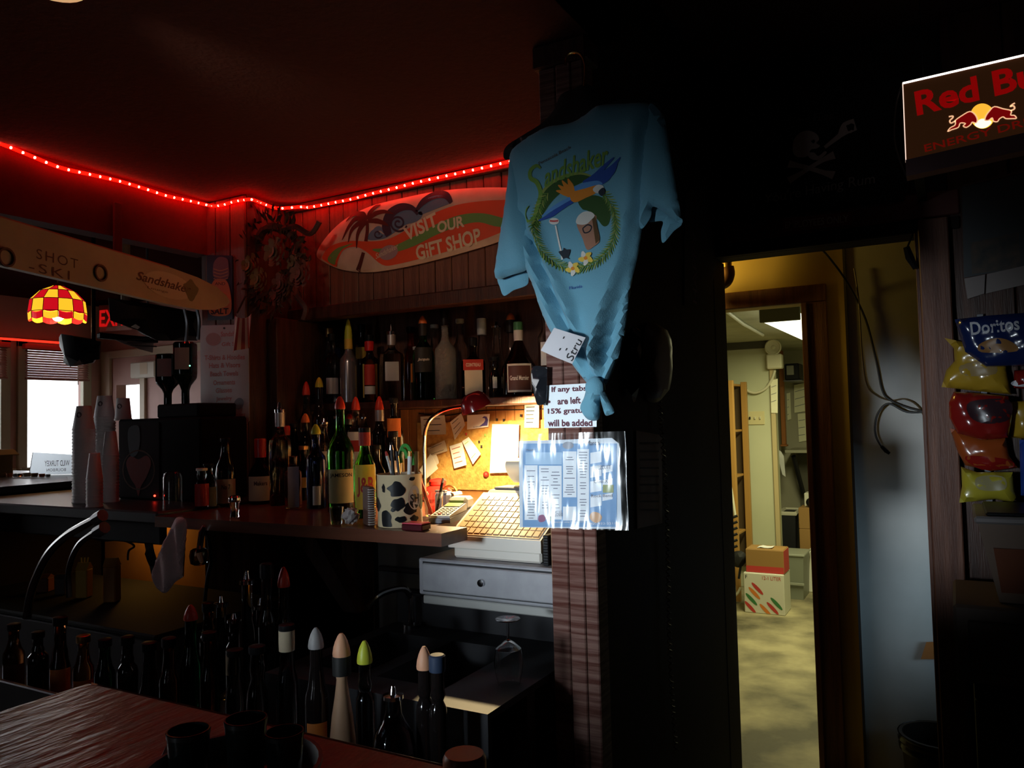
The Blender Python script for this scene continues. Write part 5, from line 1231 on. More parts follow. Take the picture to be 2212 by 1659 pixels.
def plastic(name, fac, rough, bscale, bstr):
    m = bpy.data.materials.new(name); m.use_nodes = True; nt = m.node_tree; nt.nodes.clear()
    out = nt.nodes.new('ShaderNodeOutputMaterial'); mx = nt.nodes.new('ShaderNodeMixShader'); tr = nt.nodes.new('ShaderNodeBsdfTransparent'); gl = nt.nodes.new('ShaderNodeBsdfGlossy')
    gl.inputs['Roughness'].default_value = rough; mx.inputs[0].default_value = fac
    nz = nt.nodes.new('ShaderNodeTexNoise'); nz.inputs['Scale'].default_value = bscale; nz.inputs['Detail'].default_value = 2
    tc = nt.nodes.new('ShaderNodeTexCoord'); mp = nt.nodes.new('ShaderNodeMapping'); mp.inputs['Scale'].default_value = (2.2, 1, 0.6)
    nt.links.new(tc.outputs['Object'], mp.inputs[0]); nt.links.new(mp.outputs[0], nz.inputs[0])
    bp = nt.nodes.new('ShaderNodeBump'); bp.inputs['Strength'].default_value = bstr; bp.inputs['Distance'].default_value = 0.02
    nt.links.new(nz.outputs[0], bp.inputs['Height']); nt.links.new(bp.outputs[0], gl.inputs['Normal'])
    nt.links.new(tr.outputs[0], mx.inputs[1]); nt.links.new(gl.outputs[0], mx.inputs[2]); nt.links.new(mx.outputs[0], out.inputs[0])
    return m
PLAS = plastic('clear_sleeve_plastic', 0.07, 0.20, 9.0, 0.7)
a, b = on_y(1118, 938, 1.764), on_y(1357, 1150, 1.764)
def slv(u, v): return Vector((a.x+(b.x-a.x)*u, 1.764-0.006*math.sin(u*3.14)-0.004*math.sin(u*11+v*2)*math.sin(v*3.1)-0.003*math.sin(v*9+u*4), b.z+(a.z-b.z)*v+0.004*u))
obj('sleeve', MB().grid(18, 14, slv), PLAS, mn, world=True)
obj('sleeve_seam', MB().tube([slv(1, v/10)+Vector((0, -0.001, 0)) for v in range(11)], 0.0012, 5), mat('milky_seam', (0.5, 0.5, 0.5), 0.3), mn, world=True)
# on the partition: wall phone with its coiled cord, notes, happy hour banner
wp = thing('wall_phone', 'brown-black wall telephone with a coiled cord on the partition', 'telephone', on_x(1412, 870, -0.806))
T = Traced([(1398, 700), (1425, 703), (1438, 730), (1441, 790), (1436, 845), (1424, 866), (1402, 868), (1392, 840), (1388, 780), (1390, 730)], X=-0.806, thick=0.03, soft=0.05, step=0.03)
obj('housing', T.body(), mat('dusty_phone_plastic', (0.10, 0.075, 0.065), 0.5), wp, world=True)
T2 = Traced([(1364, 715), (1374, 713), (1376, 800), (1374, 860), (1365, 862), (1362, 800)], X=-0.798, thick=0.02, soft=0.02, step=0.03)
obj('handset', T2.body(), BLACK, wp, world=True)
c0 = on_x(1424, 866, -0.795); c1 = Vector((-0.795, c0.y+0.06, 0.35)); pts = []
for i in range(420):
    t_ = i/419; c_ = c0.lerp(c1, t_); a = i*0.85
    pts.append(c_+Vector((0.009*math.cos(a)*0.6, 0.009*math.sin(a)+0.02*math.sin(t_*6), 0)))
obj('coiled_cord', MB().tube(pts, 0.0022, 4), mat('cord_brown', (0.06, 0.04, 0.035), 0.5), wp, world=True)
dp = thing('dim_notice', 'dim typed sheet taped to the dark partition below the phone', 'notice', on_x(1402, 1140, -0.8135))
T = Traced([(1374, 930), (1430, 940), (1430, 1130), (1376, 1142)], X=-0.8135, thick=0.0006, soft=0.005, round_=False, step=0.05)
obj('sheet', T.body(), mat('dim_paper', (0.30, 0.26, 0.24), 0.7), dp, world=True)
for k in range(9): obj('typed_line', T.decal(rect(1380, 955+k*18, 1422, 959+k*18), 0.0006, 0.1, False), INKB, dp, world=True)
hb_ = thing('happy_hour_banner', 'dark upright banner with dim purple letters beside the doorway', 'banner', on_x(1515, 660, -0.8125))
T = Traced([(1478, 660), (1480, 420), (1548, 350), (1572, 350), (1570, 470), (1530, 655)], X=-0.8125, thick=0.001, soft=0.01, round_=False, step=0.06)
obj('cloth', T.body(), mat('banner_black', (0.018, 0.012, 0.016), 0.8), hb_, world=True)
PUR = mat('dim_purple_letter', (0.10, 0.045, 0.09), 0.7)
obj('lettering', T.text('HAPPY', (1500, 655), (1498, 500), 0.05, 0.0008), PUR, hb_, world=True)
obj('lettering', T.text('HOUR', (1540, 480), (1550, 370), 0.05, 0.0008), PUR, hb_, world=True)

# ================================================================ wall over and beside the doorway
fg = thing('pirate_flag', 'black pirate flag with a drinking skull above the doorway', 'flag', on_y(1760, 470, 3.15))
T = Traced([(1588, 212), (1770, 190), (1952, 168), (1955, 432), (1780, 452), (1592, 478)], Y=3.145, thick=0.001, soft=0.01, round_=False, step=0.05, fold=lambda x, z: 0.006*math.sin(x*14))
obj('cloth', T.body(), mat('flag_black_cloth', (0.010, 0.010, 0.012), 0.85), fg, world=True)
SKM = mat('bone_print', (0.72, 0.62, 0.60), 0.8)
obj('skull', T.decal([(1712, 322), (1716, 300), (1730, 286), (1748, 283), (1764, 290), (1770, 302), (1764, 310), (1772, 316), (1764, 322), (1752, 324), (1744, 338), (1726, 340), (1716, 334)], 0.001, 0.03), SKM, fg, world=True)
obj('eye_socket', T.decal(blob(1757, 306, 4, 8), 0.0016, 0.03), INKB, fg, world=True)
obj('jaw', T.decal([(1744, 332), (1758, 330), (1768, 338), (1782, 328), (1786, 332), (1770, 346), (1752, 344)], 0.001, 0.03), SKM, fg, world=True)
obj('bottle_print', T.ribbon([(1782, 320), (1800, 306), (1815, 294), (1830, 278), (1848, 270)], [0.012, 0.016, 0.020, 0.050, 0.045], 0.0012), SKM, fg, world=True)
obj('bottle_label', T.decal(blob(1838, 276, 8, 9), 0.0018, 0.03), INKB, fg, world=True)
for l in ([(1703, 354), (1725, 358), (1755, 366), (1780, 374), (1802, 380)], [(1703, 390), (1725, 378), (1755, 360), (1780, 346), (1803, 336)]):
    obj('crossbone', T.ribbon(l, [0.030, 0.018, 0.016, 0.018, 0.032], 0.0014), SKM, fg, world=True)
DIM = mat('flag_letter', (0.34, 0.32, 0.32), 0.8)
obj('lettering', T.text("You're Having Rum", (1652, 432), (1890, 388), 0.050, 0.001, shear=0.1), DIM, fg, world=True)
obj('lettering', T.text('Time Flies', (1700, 262), (1800, 250), 0.03, 0.001, shear=0.1), mat('dim_flag_letter', (0.10, 0.09, 0.09), 0.8), fg, world=True)
es_ = thing('employees_sign', 'small dim red sign with white capitals over the doorway', 'sign', on_y(1770, 495, 3.158))
T = Traced([(1690, 472), (1838, 457), (1839, 486), (1691, 502)], Y=3.157, thick=0.001, soft=0.005, round_=False, step=0.05)
obj('plate', T.body(), mat('dull_red_plate', (0.26, 0.03, 0.03), 0.6), es_, world=True)
obj('lettering', T.text('EMPLOYEES ONLY', (1696, 487), (1833, 472), 0.028, 0.001, bold=0.02), mat('pale_sign_letter', (0.62, 0.52, 0.50), 0.7), es_, world=True)

# edge-lit energy drink sign
RBY = 2.80
rb = thing('energy_drink_sign', 'edge-lit clear energy drink sign with two red bulls and a yellow sun', 'sign', (0.1, RBY, 2.13))
T = Traced([(1950, 180), (2300, 99), (2312, 270), (1957, 351)], Y=RBY, thick=0.004, soft=0.004, round_=False, step=0.06)
ACR = mat('smoked_acrylic', (0.055, 0.022, 0.012), 0.12, emit=(0.10, 0.035, 0.012), es=0.16)
obj('acrylic_plate', T.body(), ACR, rb, world=True)
EDG = mat('lit_acrylic_edge', (1, 0.9, 0.85), 0.5, emit=(1.0, 0.86, 0.78), es=3.0)
pts_ = [on_y(x, y, RBY-0.002) for x, y in ((1950, 180), (2300, 99))]
obj('lit_edge', MB().tube([pts_[0], pts_[1]], 0.0032, 6), EDG, rb, world=True)
pts_ = [on_y(x, y, RBY-0.002) for x, y in ((1950, 180), (1957, 351))]
obj('lit_edge', MB().tube([pts_[0], pts_[1]], 0.0016, 6), mat('dim_lit_edge', (1, 0.8, 0.7), 0.5, emit=(1.0, 0.72, 0.58), es=1.1), rb, world=True)
RBR = mat('lit_red_letter', (0.45, 0.01, 0.01), 0.5, emit=(0.42, 0.002, 0.002), es=0.45)
RBD = mat('dim_lit_red_letter', (0.3, 0.02, 0.01), 0.5, emit=(0.28, 0.008, 0.002), es=0.30)
obj('lettering', T.text('Red Bull', (1978, 226), (2282, 148), 0.080, 0.0014, bold=0.03), RBR, rb, world=True)
obj('lettering', T.text('ENERGY DRINK', (1997, 322), (2282, 248), 0.024, 0.0014, bold=0.01), RBD, rb, world=True)
def zz(l): return [(1900+x/4.878, 80+y/4.878) for x, y in l]
SUN = mat('lit_sun_disc', (1, 0.8, 0.2), 0.5, emit=(1.0, 0.50, 0.04), es=1.0)
obj('sun', T.decal(ell(2122, 252, 26, 27, 24), 0.0014, 0.02), SUN, rb, world=True)
obj('sun_glow', T.decal(zz([(1000, 930), (1050, 880), (1100, 870), (1180, 900), (1130, 955), (1060, 968)]), 0.0020, 0.02), mat('lit_sun_core', (1, 0.9, 0.6), 0.5, emit=(1.0, 0.85, 0.50), es=1.8), rb, world=True)
BUL = mat('lit_bull_red', (0.3, 0.0, 0.0), 0.5, emit=(0.30, 0.003, 0.004), es=0.5)
OUT = mat('lit_bull_outline', (1, 0.7, 0.5), 0.5, emit=(1.0, 0.55, 0.30), es=0.9)
bull1 = zz([(800, 885), (870, 835), (950, 793), (1005, 825), (1030, 880), (1015, 915), (975, 905), (960, 930), (915, 960), (880, 945), (905, 920), (850, 915), (830, 960), (760, 985), (718, 1003), (745, 965), (790, 940), (800, 915)])
bull2 = zz([(1385, 785), (1300, 765), (1210, 742), (1160, 785), (1120, 840), (1110, 885), (1150, 885), (1185, 860), (1200, 895), (1240, 900), (1262, 870), (1300, 850), (1330, 868), (1400, 868), (1440, 865), (1420, 835), (1380, 830)])
obj('bull', T.decal(bull1, 0.0024, 0.015), BUL, rb, world=True)
obj('bull', T.decal(bull2, 0.0024, 0.015), BUL, rb, world=True)
obj('bull_outline', T.ribbon(bull1, 0.0035, 0.0032, 3, closed=True), OUT, rb, world=True)
obj('bull_outline', T.ribbon(bull2, 0.0035, 0.0032, 3, closed=True), OUT, rb, world=True)
obj('bull_tail', T.ribbon(zz([(800, 890), (755, 915), (740, 890), (770, 860), (770, 842), (730, 848)]), 0.0045, 0.0032, 4), OUT, rb, world=True)
obj('bull_tail', T.ribbon(zz([(1380, 785), (1420, 765), (1410, 735), (1375, 740), (1400, 718), (1425, 705)]), 0.0045, 0.0032, 4), OUT, rb, world=True)
q0, q1 = on_y(1957, 351, RBY), on_y(2312, 270, RBY); q2 = on_y(1960, 386, RBY)
obj('base_bar', MB().hexa([(q0.x, RBY-0.03, q2.z), (q1.x, RBY-0.03, q1.z-(q0.z-q2.z)), (q1.x, RBY+0.03, q1.z-(q0.z-q2.z)), (q0.x, RBY+0.03, q2.z), (q0.x, RBY-0.03, q0.z), (q1.x, RBY-0.03, q1.z), (q1.x, RBY+0.03, q1.z), (q0.x, RBY+0.03, q0.z)]), mat('mauve_sign_base', (0.45, 0.25, 0.27), 0.5), rb, smooth=False, world=True)
obj('power_cord', MB().tube([on_y(x, y, 2.86) for x, y in smooth([(1948, 182), (1935, 230), (1932, 300), (1945, 350), (1960, 385)], 4)], 0.003, 6), mat('grey_cord', (0.05, 0.045, 0.045), 0.6), rb, world=True)
obj('hanging_wire', MB().tube([Vector((q0.x+0.06, RBY, 2.44)), Vector((q0.x+0.06, RBY, 2.80))], 0.0015, 5), SOFTB, rb, world=True)
obj('bracket', MB().bbox((q0.x+0.02, RBY+0.02, q2.z+0.005), (q0.x+0.05, 3.17, q2.z+0.02), 0.002), SOFTB, rb, world=True)

# framed poster and its pale ledge
po = thing('wall_poster', 'dim framed poster with a beach picture beside the doorway', 'poster', on_y(2150, 600, 3.168))
T = Traced([(2078, 404), (2300, 350), (2300, 560), (2082, 600)], Y=3.168, thick=0.003, soft=0.005, round_=False, step=0.06)
obj('backing', T.body(), mat('dim_poster_ground', (0.05, 0.055, 0.06), 0.6), po, world=True)
obj('picture', T.decal([(2096, 525), (2200, 502), (2205, 580), (2100, 592)], 0.001, 0.05, False), mat('dim_poster_picture', (0.10, 0.07, 0.05), 0.6, noise=(22, (0.03, 0.035, 0.04))), po, world=True)
obj('rail', T.ribbon([(2079, 402), (2300, 350)], 0.008, 0.002, 1), mat('brown_rail', (0.10, 0.05, 0.04), 0.5), po, world=True)
le = thing('sign_strip', 'pale cracked sign strip below the poster', 'sign', on_y(2150, 640, 3.166))
T = Traced([(2083, 602), (2128, 593), (2126, 634), (2090, 646)], Y=3.164, thick=0.003, soft=0.005, round_=False, step=0.06)
obj('panel', T.body(), mat('pale_strip_paint', (0.24, 0.20, 0.19), 0.6), le, world=True)
T = Traced([(2132, 592), (2300, 555), (2300, 595), (2130, 634)], Y=3.164, thick=0.003, soft=0.005, round_=False, step=0.06)
obj('panel', T.body(), mat('pale_strip_paint', (0.24, 0.20, 0.19), 0.6), le, world=True)
# screw eye on the plank
# chip bags on clips
def bag(label, px, Y, m, bands=(), txt=None, group='snack bags clipped beside the doorway'):
    t = thing('chip_bag', label, 'chip bag', (on_y(px[0][0], px[0][1], Y).x, Y, min(on_y(x, y, Y).z for x, y in px)), 0, group)
    T = Traced(px, Y=Y, thick=0.030, soft=0.06, step=0.015, round_=False, fold=lambda x, z: 0.004*math.sin(x*90+z*40)+0.003*math.sin(z*130-x*50))
    obj('pouch', T.body(), m, t, world=True)
    for b_, bmat in bands: obj('printed_panel', T.decal(b_, 0.0012, 0.02), bmat, t, world=True)
    if txt: obj('lettering', T.text(txt[0], txt[1], txt[2], txt[3], 0.0022, bold=0.02), txt[4], t, world=True)
    return t
FOIL = dict(rough=0.22)
BBL, BYE, BRE, BOR, BYG = (mat('blue_foil', (0.010, 0.02, 0.09), 0.22, coat=0.4), mat('yellow_foil', (0.40, 0.24, 0.02), 0.25, coat=0.4), mat('red_foil', (0.22, 0.010, 0.008), 0.22, coat=0.4), mat('orange_foil', (0.30, 0.06, 0.012), 0.25, coat=0.4), mat('lemon_foil', (0.40, 0.34, 0.03), 0.28, coat=0.4))
DK = mat('dark_bag_print', (0.035, 0.015, 0.02), 0.3)
bag('yellow snack bag tucked under the blue bag', [(2040, 730), (2078, 738), (2150, 742), (2172, 790), (2185, 852), (2120, 846), (2034, 836), (2044, 800), (2062, 780), (2060, 752)], 3.125, BYE, [([(2075, 790), (2140, 780), (2150, 808), (2085, 812)], mat('dull_tan_print', (0.30, 0.20, 0.08), 0.4))])
bag('dark blue snack bag at the top of the clip strip', [(2062, 690), (2130, 682), (2212, 676), (2290, 670), (2290, 770), (2212, 790), (2130, 792), (2085, 760), (2072, 720)], 3.055, BBL, [([(2115, 745), (2150, 732), (2185, 740), (2195, 760), (2120, 762)], mat('tan_chip_print', (0.30, 0.14, 0.04), 0.4))], ('Doritos', (2096, 712), (2200, 700), 0.045, mat('pale_bag_letter', (0.55, 0.55, 0.6), 0.4)))
bag('dark red snack bag below the yellow one', [(2060, 846), (2120, 850), (2178, 856), (2186, 900), (2178, 945), (2120, 950), (2068, 936), (2050, 900), (2050, 870)], 3.065, BRE, [([(2095, 868), (2178, 864), (2180, 905), (2130, 915), (2095, 900)], DK)])
bag('orange red snack bag hanging under the dark red one', [(2052, 925), (2072, 930), (2120, 945), (2172, 945), (2180, 985), (2198, 1010), (2140, 1018), (2085, 1005), (2068, 975)], 3.118, BOR, [([(2085, 985), (2170, 990), (2190, 1008), (2120, 1014)], BRE)])
bag('lemon yellow snack bag at the bottom of the strip', [(2076, 1008), (2110, 1020), (2188, 1020), (2192, 1060), (2195, 1075), (2187, 1086), (2150, 1078), (2072, 1086), (2078, 1050)], 3.068, BYG, [([(2110, 1030), (2165, 1028), (2170, 1055), (2115, 1056)], mat('khaki_bag_print', (0.30, 0.26, 0.12), 0.4))])
bag('yellow snack bag half hidden right of the red bags', [(2184, 868), (2290, 860), (2290, 955), (2184, 945)], 3.120, BYE, [])
bag('blue snack bag low at the edge of the snack strip', [(2202, 950), (2300, 950), (2300, 1080), (2205, 1070)], 3.075, mat('bright_blue_foil', (0.02, 0.06, 0.30), 0.25), [])
bag('red and white snack bag beside the blue top bag', [(2190, 800), (2290, 792), (2290, 850), (2190, 838)], 3.115, BRE, [([(2192, 822), (2280, 815), (2280, 832), (2195, 835)], mat('pale_bag_letter', (0.55, 0.55, 0.6), 0.4))])
cs = thing('clip_strip', 'thin dark metal strip holding the snack bags', 'display strip', on_y(2150, 1090, 3.16))
obj('strip', MB().bbox((0.085, 3.150, 1.07), (0.105, 3.156, 1.72), 0.001), DSTEEL, cs, world=True)

# machines at the right edge
RBX = mat('brownish_grey_case', (0.10, 0.072, 0.06), 0.6)
sv = thing('side_stand', 'dark wooden stand under the till at the edge of the bar', 'stand', (0.25, 2.82, FZ))
obj('cabinet', MB().bbox((0.02, 2.70, FZ), (0.55, 3.10, 0.545), 0.006), mat('stand_black', (0.02, 0.017, 0.016), 0.6), sv, world=True)
til = thing('second_till', 'dim grey drawer till standing on the dark wooden stand', 'till', (0.24, 2.85, 0.546))
obj('case', MB().bbox((-0.025, 2.66, 0.60), (0.50, 3.05, 0.825), 0.008), RBX, til, world=True)
obj('drawer_front', MB().bbox((0.01, 2.648, 0.635), (0.48, 2.661, 0.785), 0.006), mat('dark_drawer_front', (0.055, 0.045, 0.042), 0.5), til, world=True)
obj('plinth', MB().bbox((0.02, 2.69, 0.547), (0.48, 3.03, 0.600), 0.004), BLACK, til, world=True)
try_ = thing('plastic_bin', 'tan translucent bin with a black lid on top of the second till', 'bin', (0.22, 2.84, 0.826))
obj('tub', MB().hexa([(0.095, 2.72, 0.828), (0.42, 2.72, 0.828), (0.42, 2.98, 0.828), (0.095, 2.98, 0.828), (0.045, 2.68, 1.075), (0.46, 2.68, 1.075), (0.46, 3.02, 1.075), (0.045, 3.02, 1.075)]), mat('tan_bin_plastic', (0.16, 0.11, 0.085), 0.4), try_, smooth=False, world=True)
obj('rim', MB().bbox((0.040, 2.672, 1.060), (0.465, 3.026, 1.082), 0.006), mat('grey_bin_rim', (0.18, 0.16, 0.16), 0.4), try_, world=True)
obj('lid', MB().bbox((0.07, 2.69, 1.082), (0.45, 3.01, 1.092), 0.004), BLACK, try_, world=True)
obj('label_panel', MB().hexa([(0.10, 2.705, 0.86), (0.40, 2.705, 0.86), (0.40, 2.716, 0.86), (0.10, 2.716, 0.86), (0.085, 2.682, 0.99), (0.40, 2.682, 0.99), (0.40, 2.70, 0.99), (0.085, 2.70, 0.99)]), mat('rust_label', (0.13, 0.035, 0.012), 0.5), try_, smooth=False, world=True)

# passage: cables, adapter, pipe, tag, trash can, switch
BRP = thing('brass_pipe', 'tarnished brass pipe elbow hanging in the passage', 'pipe', on_y(1570, 610, 3.62))
pp = [on_y(x, y, 3.62) for x, y in ((1572, 500), (1571, 560), (1571, 580))]
obj('riser', MB().tube(pp, 0.020, 14), mat('tarnished_brass', (0.42, 0.28, 0.10), 0.35, 0.9), BRP, world=True)
el = [on_y(x, y, 3.62) for x, y in smooth([(1571, 578), (1573, 592), (1568, 606), (1558, 612), (1545, 614), (1500, 616)], 4)]
obj('elbow', MB().tube(el, 0.030, 14), mat('rusty_fitting', (0.13, 0.06, 0.025), 0.5, 0.4), BRP, world=True)
CB = mat('black_cable', (0.02, 0.018, 0.016), 0.5)
c1 = [on_y(x, y, Y_) for x, y, Y_ in ((1766, 530, 3.32), (1790, 555, 3.5), (1830, 610, 3.66), (1870, 690, 3.685), (1893, 780, 3.685), (1905, 840, 3.685), (1920, 862, 3.68), (1960, 880, 3.68), (2005, 890, 3.66), (2060, 900, 3.6))]
solo('wall_cable', MB().tube(smooth(c1, 5), 0.0045, 7), CB, 'black cable swooping down the passage wall from the lintel', 'cable')
c2 = [on_y(x, y, 3.682) for x, y in ((1845, 580), (1855, 650), (1862, 760), (1872, 830), (1895, 855), (1925, 865), (1955, 862), (1985, 880), (2010, 930))]
solo('wall_cable', MB().tube(smooth(c2, 5), 0.0035, 6), mat('tan_cable', (0.12, 0.08, 0.04), 0.5), 'thin tan cable running beside the black one on the passage wall', 'cable')
c3 = [on_y(x, y, 3.665) for x, y in ((2010, 888), (1960, 890), (1920, 872), (1898, 890), (1890, 920), (1893, 945), (1905, 966))]
t = thing('loose_plug_cable', 'short black cable ending in a loose plug on the passage wall', 'cable', on_y(1915, 980, 3.665))
obj('cord', MB().tube(smooth(c3, 5), 0.0045, 7), CB, t, world=True)
obj('plug', MB().tube([on_y(1904, 964, 3.665), on_y(1914, 974, 3.665), on_y(1922, 980, 3.665)], [0.007, 0.009, 0.006], 8), BLACK, t, world=True)
t = thing('power_adapter', 'black power adapter dangling from the door head', 'adapter', on_y(1972, 582, 3.25))
obj('brick', MB().tube([on_y(1958, 534, 3.12), on_y(1965, 556, 3.12), on_y(1978, 580, 3.12)], [0.012, 0.016, 0.010], 6), BLACK, t, world=True)
obj('cord', MB().tube(smooth([on_y(x, y, 3.12) for x, y in ((1960, 534), (1968, 515), (1978, 490), (1980, 472))], 4), 0.0035, 6), CB, t, world=True)
solo('orange_tag', MB().hexa([on_y(1989, 1424, 3.69), on_y(2040, 1424, 3.69), on_y(2040, 1424, 3.698), on_y(1989, 1424, 3.698), on_y(2001, 1387, 3.69), on_y(2040, 1386, 3.69), on_y(2040, 1386, 3.698), on_y(2001, 1387, 3.698)]), mat('orange_board', (0.40, 0.14, 0.03), 0.6), 'slanted orange board piece leaning on the passage panel', 'board')
tz = on_y(2000, 1588, 3.48)
t = thing('trash_can', 'dark trash can with a liner at the foot of the passage panel', 'trash can', (-0.10, 3.49, FZ+0.006))
obj('bin', MB().lathe([(0.11, 0), (0.115, 0.01), (0.135, tz.z-FZ-0.02), (0.142, tz.z-FZ-0.01), (0.142, tz.z-FZ), (0.130, tz.z-FZ), (0.11, 0.02), (0.001, 0.02)], 24), mat('bin_brown_black', (0.03, 0.022, 0.018), 0.3), t)
obj('liner', MB().lathe([(0.143+0.004*math.sin(k*9), tz.z-FZ-0.06+k*0.012) for k in range(6)], 24, cap=False), mat('black_liner', (0.015, 0.014, 0.014), 0.2), t)
t = thing('wall_switch', 'small dark switch box on the doorway side of the panel', 'switch', on_y(2010, 980, 3.66))
p = on_y(2008, 960, 3.66)
obj('box', MB().bbox((p.x-0.012, 3.66, p.z-0.05), (p.x+0.03, 3.70, p.z+0.05), 0.004), mat('navy_switch', (0.05, 0.06, 0.09), 0.4), t, world=True)
obj('rocker', MB().bbox((p.x+0.0, 3.652, p.z-0.02), (p.x+0.018, 3.661, p.z+0.02), 0.002), BLACK, t, world=True)

# ================================================================ storeroom
fx = thing('fluorescent_fixture', 'fluorescent ceiling fixture glowing in the storeroom', 'ceiling light', (-0.95, 5.8, 1.96))
obj('housing', MB().bbox((-1.02, 5.03, 2.0), (-0.79, 6.65, 2.049), 0.004), mat('fixture_grey', (0.40, 0.40, 0.30), 0.5), fx, world=True)
obj('end_cap', MB().bbox((-1.025, 5.00, 1.955), (-0.785, 5.03, 2.049), 0.004), mat('fixture_end_dark', (0.10, 0.10, 0.07), 0.5), fx, world=True)
obj('diffuser', MB().hexa([(-1.00, 5.03, 1.955), (-0.81, 5.03, 1.955), (-0.81, 6.62, 1.955), (-1.00, 6.62, 1.955), (-1.02, 5.03, 2.0), (-0.79, 5.03, 2.0), (-0.79, 6.64, 2.0), (-1.02, 6.64, 2.0)]), mat('fluorescent_diffuser', (1, 1, 0.85), 0.5, emit=(1.0, 1.0, 0.72), es=3.2), fx, smooth=False, world=True)
light('storeroom_light', 'AREA', (-0.905, 5.8, 1.945), (-0.905, 5.8, 0), 42, (1.0, 0.95, 0.50), 0.2, 1.6)
solo('ceiling_conduit', MB().tube([on_z(1563, 668, 2.035), on_z(1605, 700, 2.035), on_z(1648, 724, 2.035)], 0.012, 8), mat('white_conduit', (0.75, 0.75, 0.62), 0.4), 'thin white conduit across the storeroom ceiling', 'conduit')
em = thing('emergency_light', 'white emergency light with a round lamp head on the storeroom wall', 'emergency light', on_y(1670, 800, 7.34))
CRM = mat('aged_white_plastic', (0.66, 0.64, 0.48), 0.45)
a, b = on_y(1656, 766, 7.33), on_y(1690, 796, 7.33)
obj('battery_box', MB().bbox((a.x, 7.30, b.z), (b.x, 7.398, a.z), 0.01), CRM, em, world=True)
hc = on_y(1669, 750, 7.30)
hd_ = MB().lathe([(0.072, 0), (0.072, 0.02), (0.064, 0.024), (0.055, 0.012), (0.02, 0.006), (0.012, 0.012), (0.001, 0.014)], 22)
hd_.v = [(hc.x+v[0], 7.33-v[2], hc.z+v[1]) for v in hd_.v]
obj('lamp_head', hd_, CRM, em, world=True)
jb = thing('junction_box', 'square white junction box with a dark hole on the storeroom wall', 'junction box', on_y(1592, 860, 7.36))
a, b = on_y(1580, 832, 7.36), on_y(1606, 858, 7.36)
obj('box', MB().bbox((a.x, 7.35, b.z), (b.x, 7.398, a.z), 0.006), CRM, jb, world=True)
p = on_y(1592, 845, 7.347); hh = MB().lathe([(0.018, 0), (0.018, 0.003)], 14); hh.v = [(p.x+v[0], 7.349-v[2], p.z+v[1]) for v in hh.v]
obj('hole', hh, INKB, jb, world=True)
solo('flex_conduit', MB().tube(smooth([on_y(x, y, 7.36) for x, y in ((1606, 836), (1618, 846), (1635, 848), (1655, 838), (1668, 818), (1674, 800))], 5), 0.012, 8), CRM, 'drooping white flex from the junction box to the emergency light', 'conduit')
swp = thing('switch_plate', 'cream three-gang switch plate on the storeroom wall', 'switch plate', on_y(1631, 918, 7.39))
a, b = on_y(1611, 889, 7.39), on_y(1652, 917, 7.39)
obj('plate', MB().bbox((a.x, 7.388, b.z), (b.x, 7.399, a.z), 0.003), mat('ivory_plate', (0.66, 0.60, 0.34), 0.4), swp, world=True)
for k in range(3):
    x_ = a.x+(b.x-a.x)*(0.22+0.28*k); z_ = (a.z+b.z)/2
    obj('toggle', MB().bbox((x_-0.006, 7.372, z_-0.012), (x_+0.006, 7.389, z_+0.012), 0.002), INKB if k == 0 else CRM, swp, world=True)
# shelf unit at the left of the storeroom
OWD = mat('orange_shelf_wood', (0.45, 0.24, 0.06), 0.5)
shf = thing('storeroom_shelf', 'orange wooden shelf unit at the edge of the storeroom', 'shelf', (-1.85, 6.95, FZ))
pxr = on_y(1586, 900, 6.8).x
obj('upright', MB().bbox((pxr-0.05, 6.78, FZ), (pxr, 6.83, 1.68), 0.003), OWD, shf, world=True)
obj('upright', MB().bbox((pxr-0.05, 7.28, FZ), (pxr, 7.33, 1.68), 0.003), OWD, shf, world=True)
for z_ in (0.35, 0.85, 1.25, 1.66): obj('shelf_board', MB().bbox((-2.6, 6.83, z_-0.02), (pxr-0.05, 7.28, z_), 0.003), OWD, shf, world=True)
obj('back_panel', MB().box((-2.6, 7.34, 0.0), (pxr-0.05, 7.35, 1.65)), mat('shelf_back_dark', (0.08, 0.05, 0.02), 0.7), shf, smooth=False, world=True)
def sbottle(label, px, top, z0, m, lab=None, Y=6.98):
    p = on_y(px, top, Y); h = p.z-z0
    t = thing('storeroom_bottle', label, 'bottle', (p.x, Y, z0))
    obj('body', MB().lathe([(0.04, 0), (0.042, 0.01), (0.042, h*0.6), (0.03, h*0.72), (0.016, h*0.78), (0.016, h)], 14), m, t)
    if lab: obj('label', MB().lathe([(0.0435, h*0.12), (0.0435, h*0.5)], 14, cap=False), lab, t)
sbottle('dark bottle with a pale label on top of the storeroom shelf', 1557, 783, 1.661, G['black'], LB['cream'])
sbottle('yellow labelled bottle on the storeroom shelf', 1566, 985, 0.851, G['black'], mat('vivid_yellow_label', (0.75, 0.58, 0.02), 0.5))
pp_ = thing('hanging_papers', 'white papers hanging from the storeroom shelf edge', 'papers', on_y(1564, 950, 6.8))
T = Traced([(1555, 868), (1566, 872), (1574, 948), (1556, 950)], Y=6.79, thick=0.002, soft=0.01, round_=False, step=0.05)
obj('sheet', T.body(), WHITE, pp_, world=True)
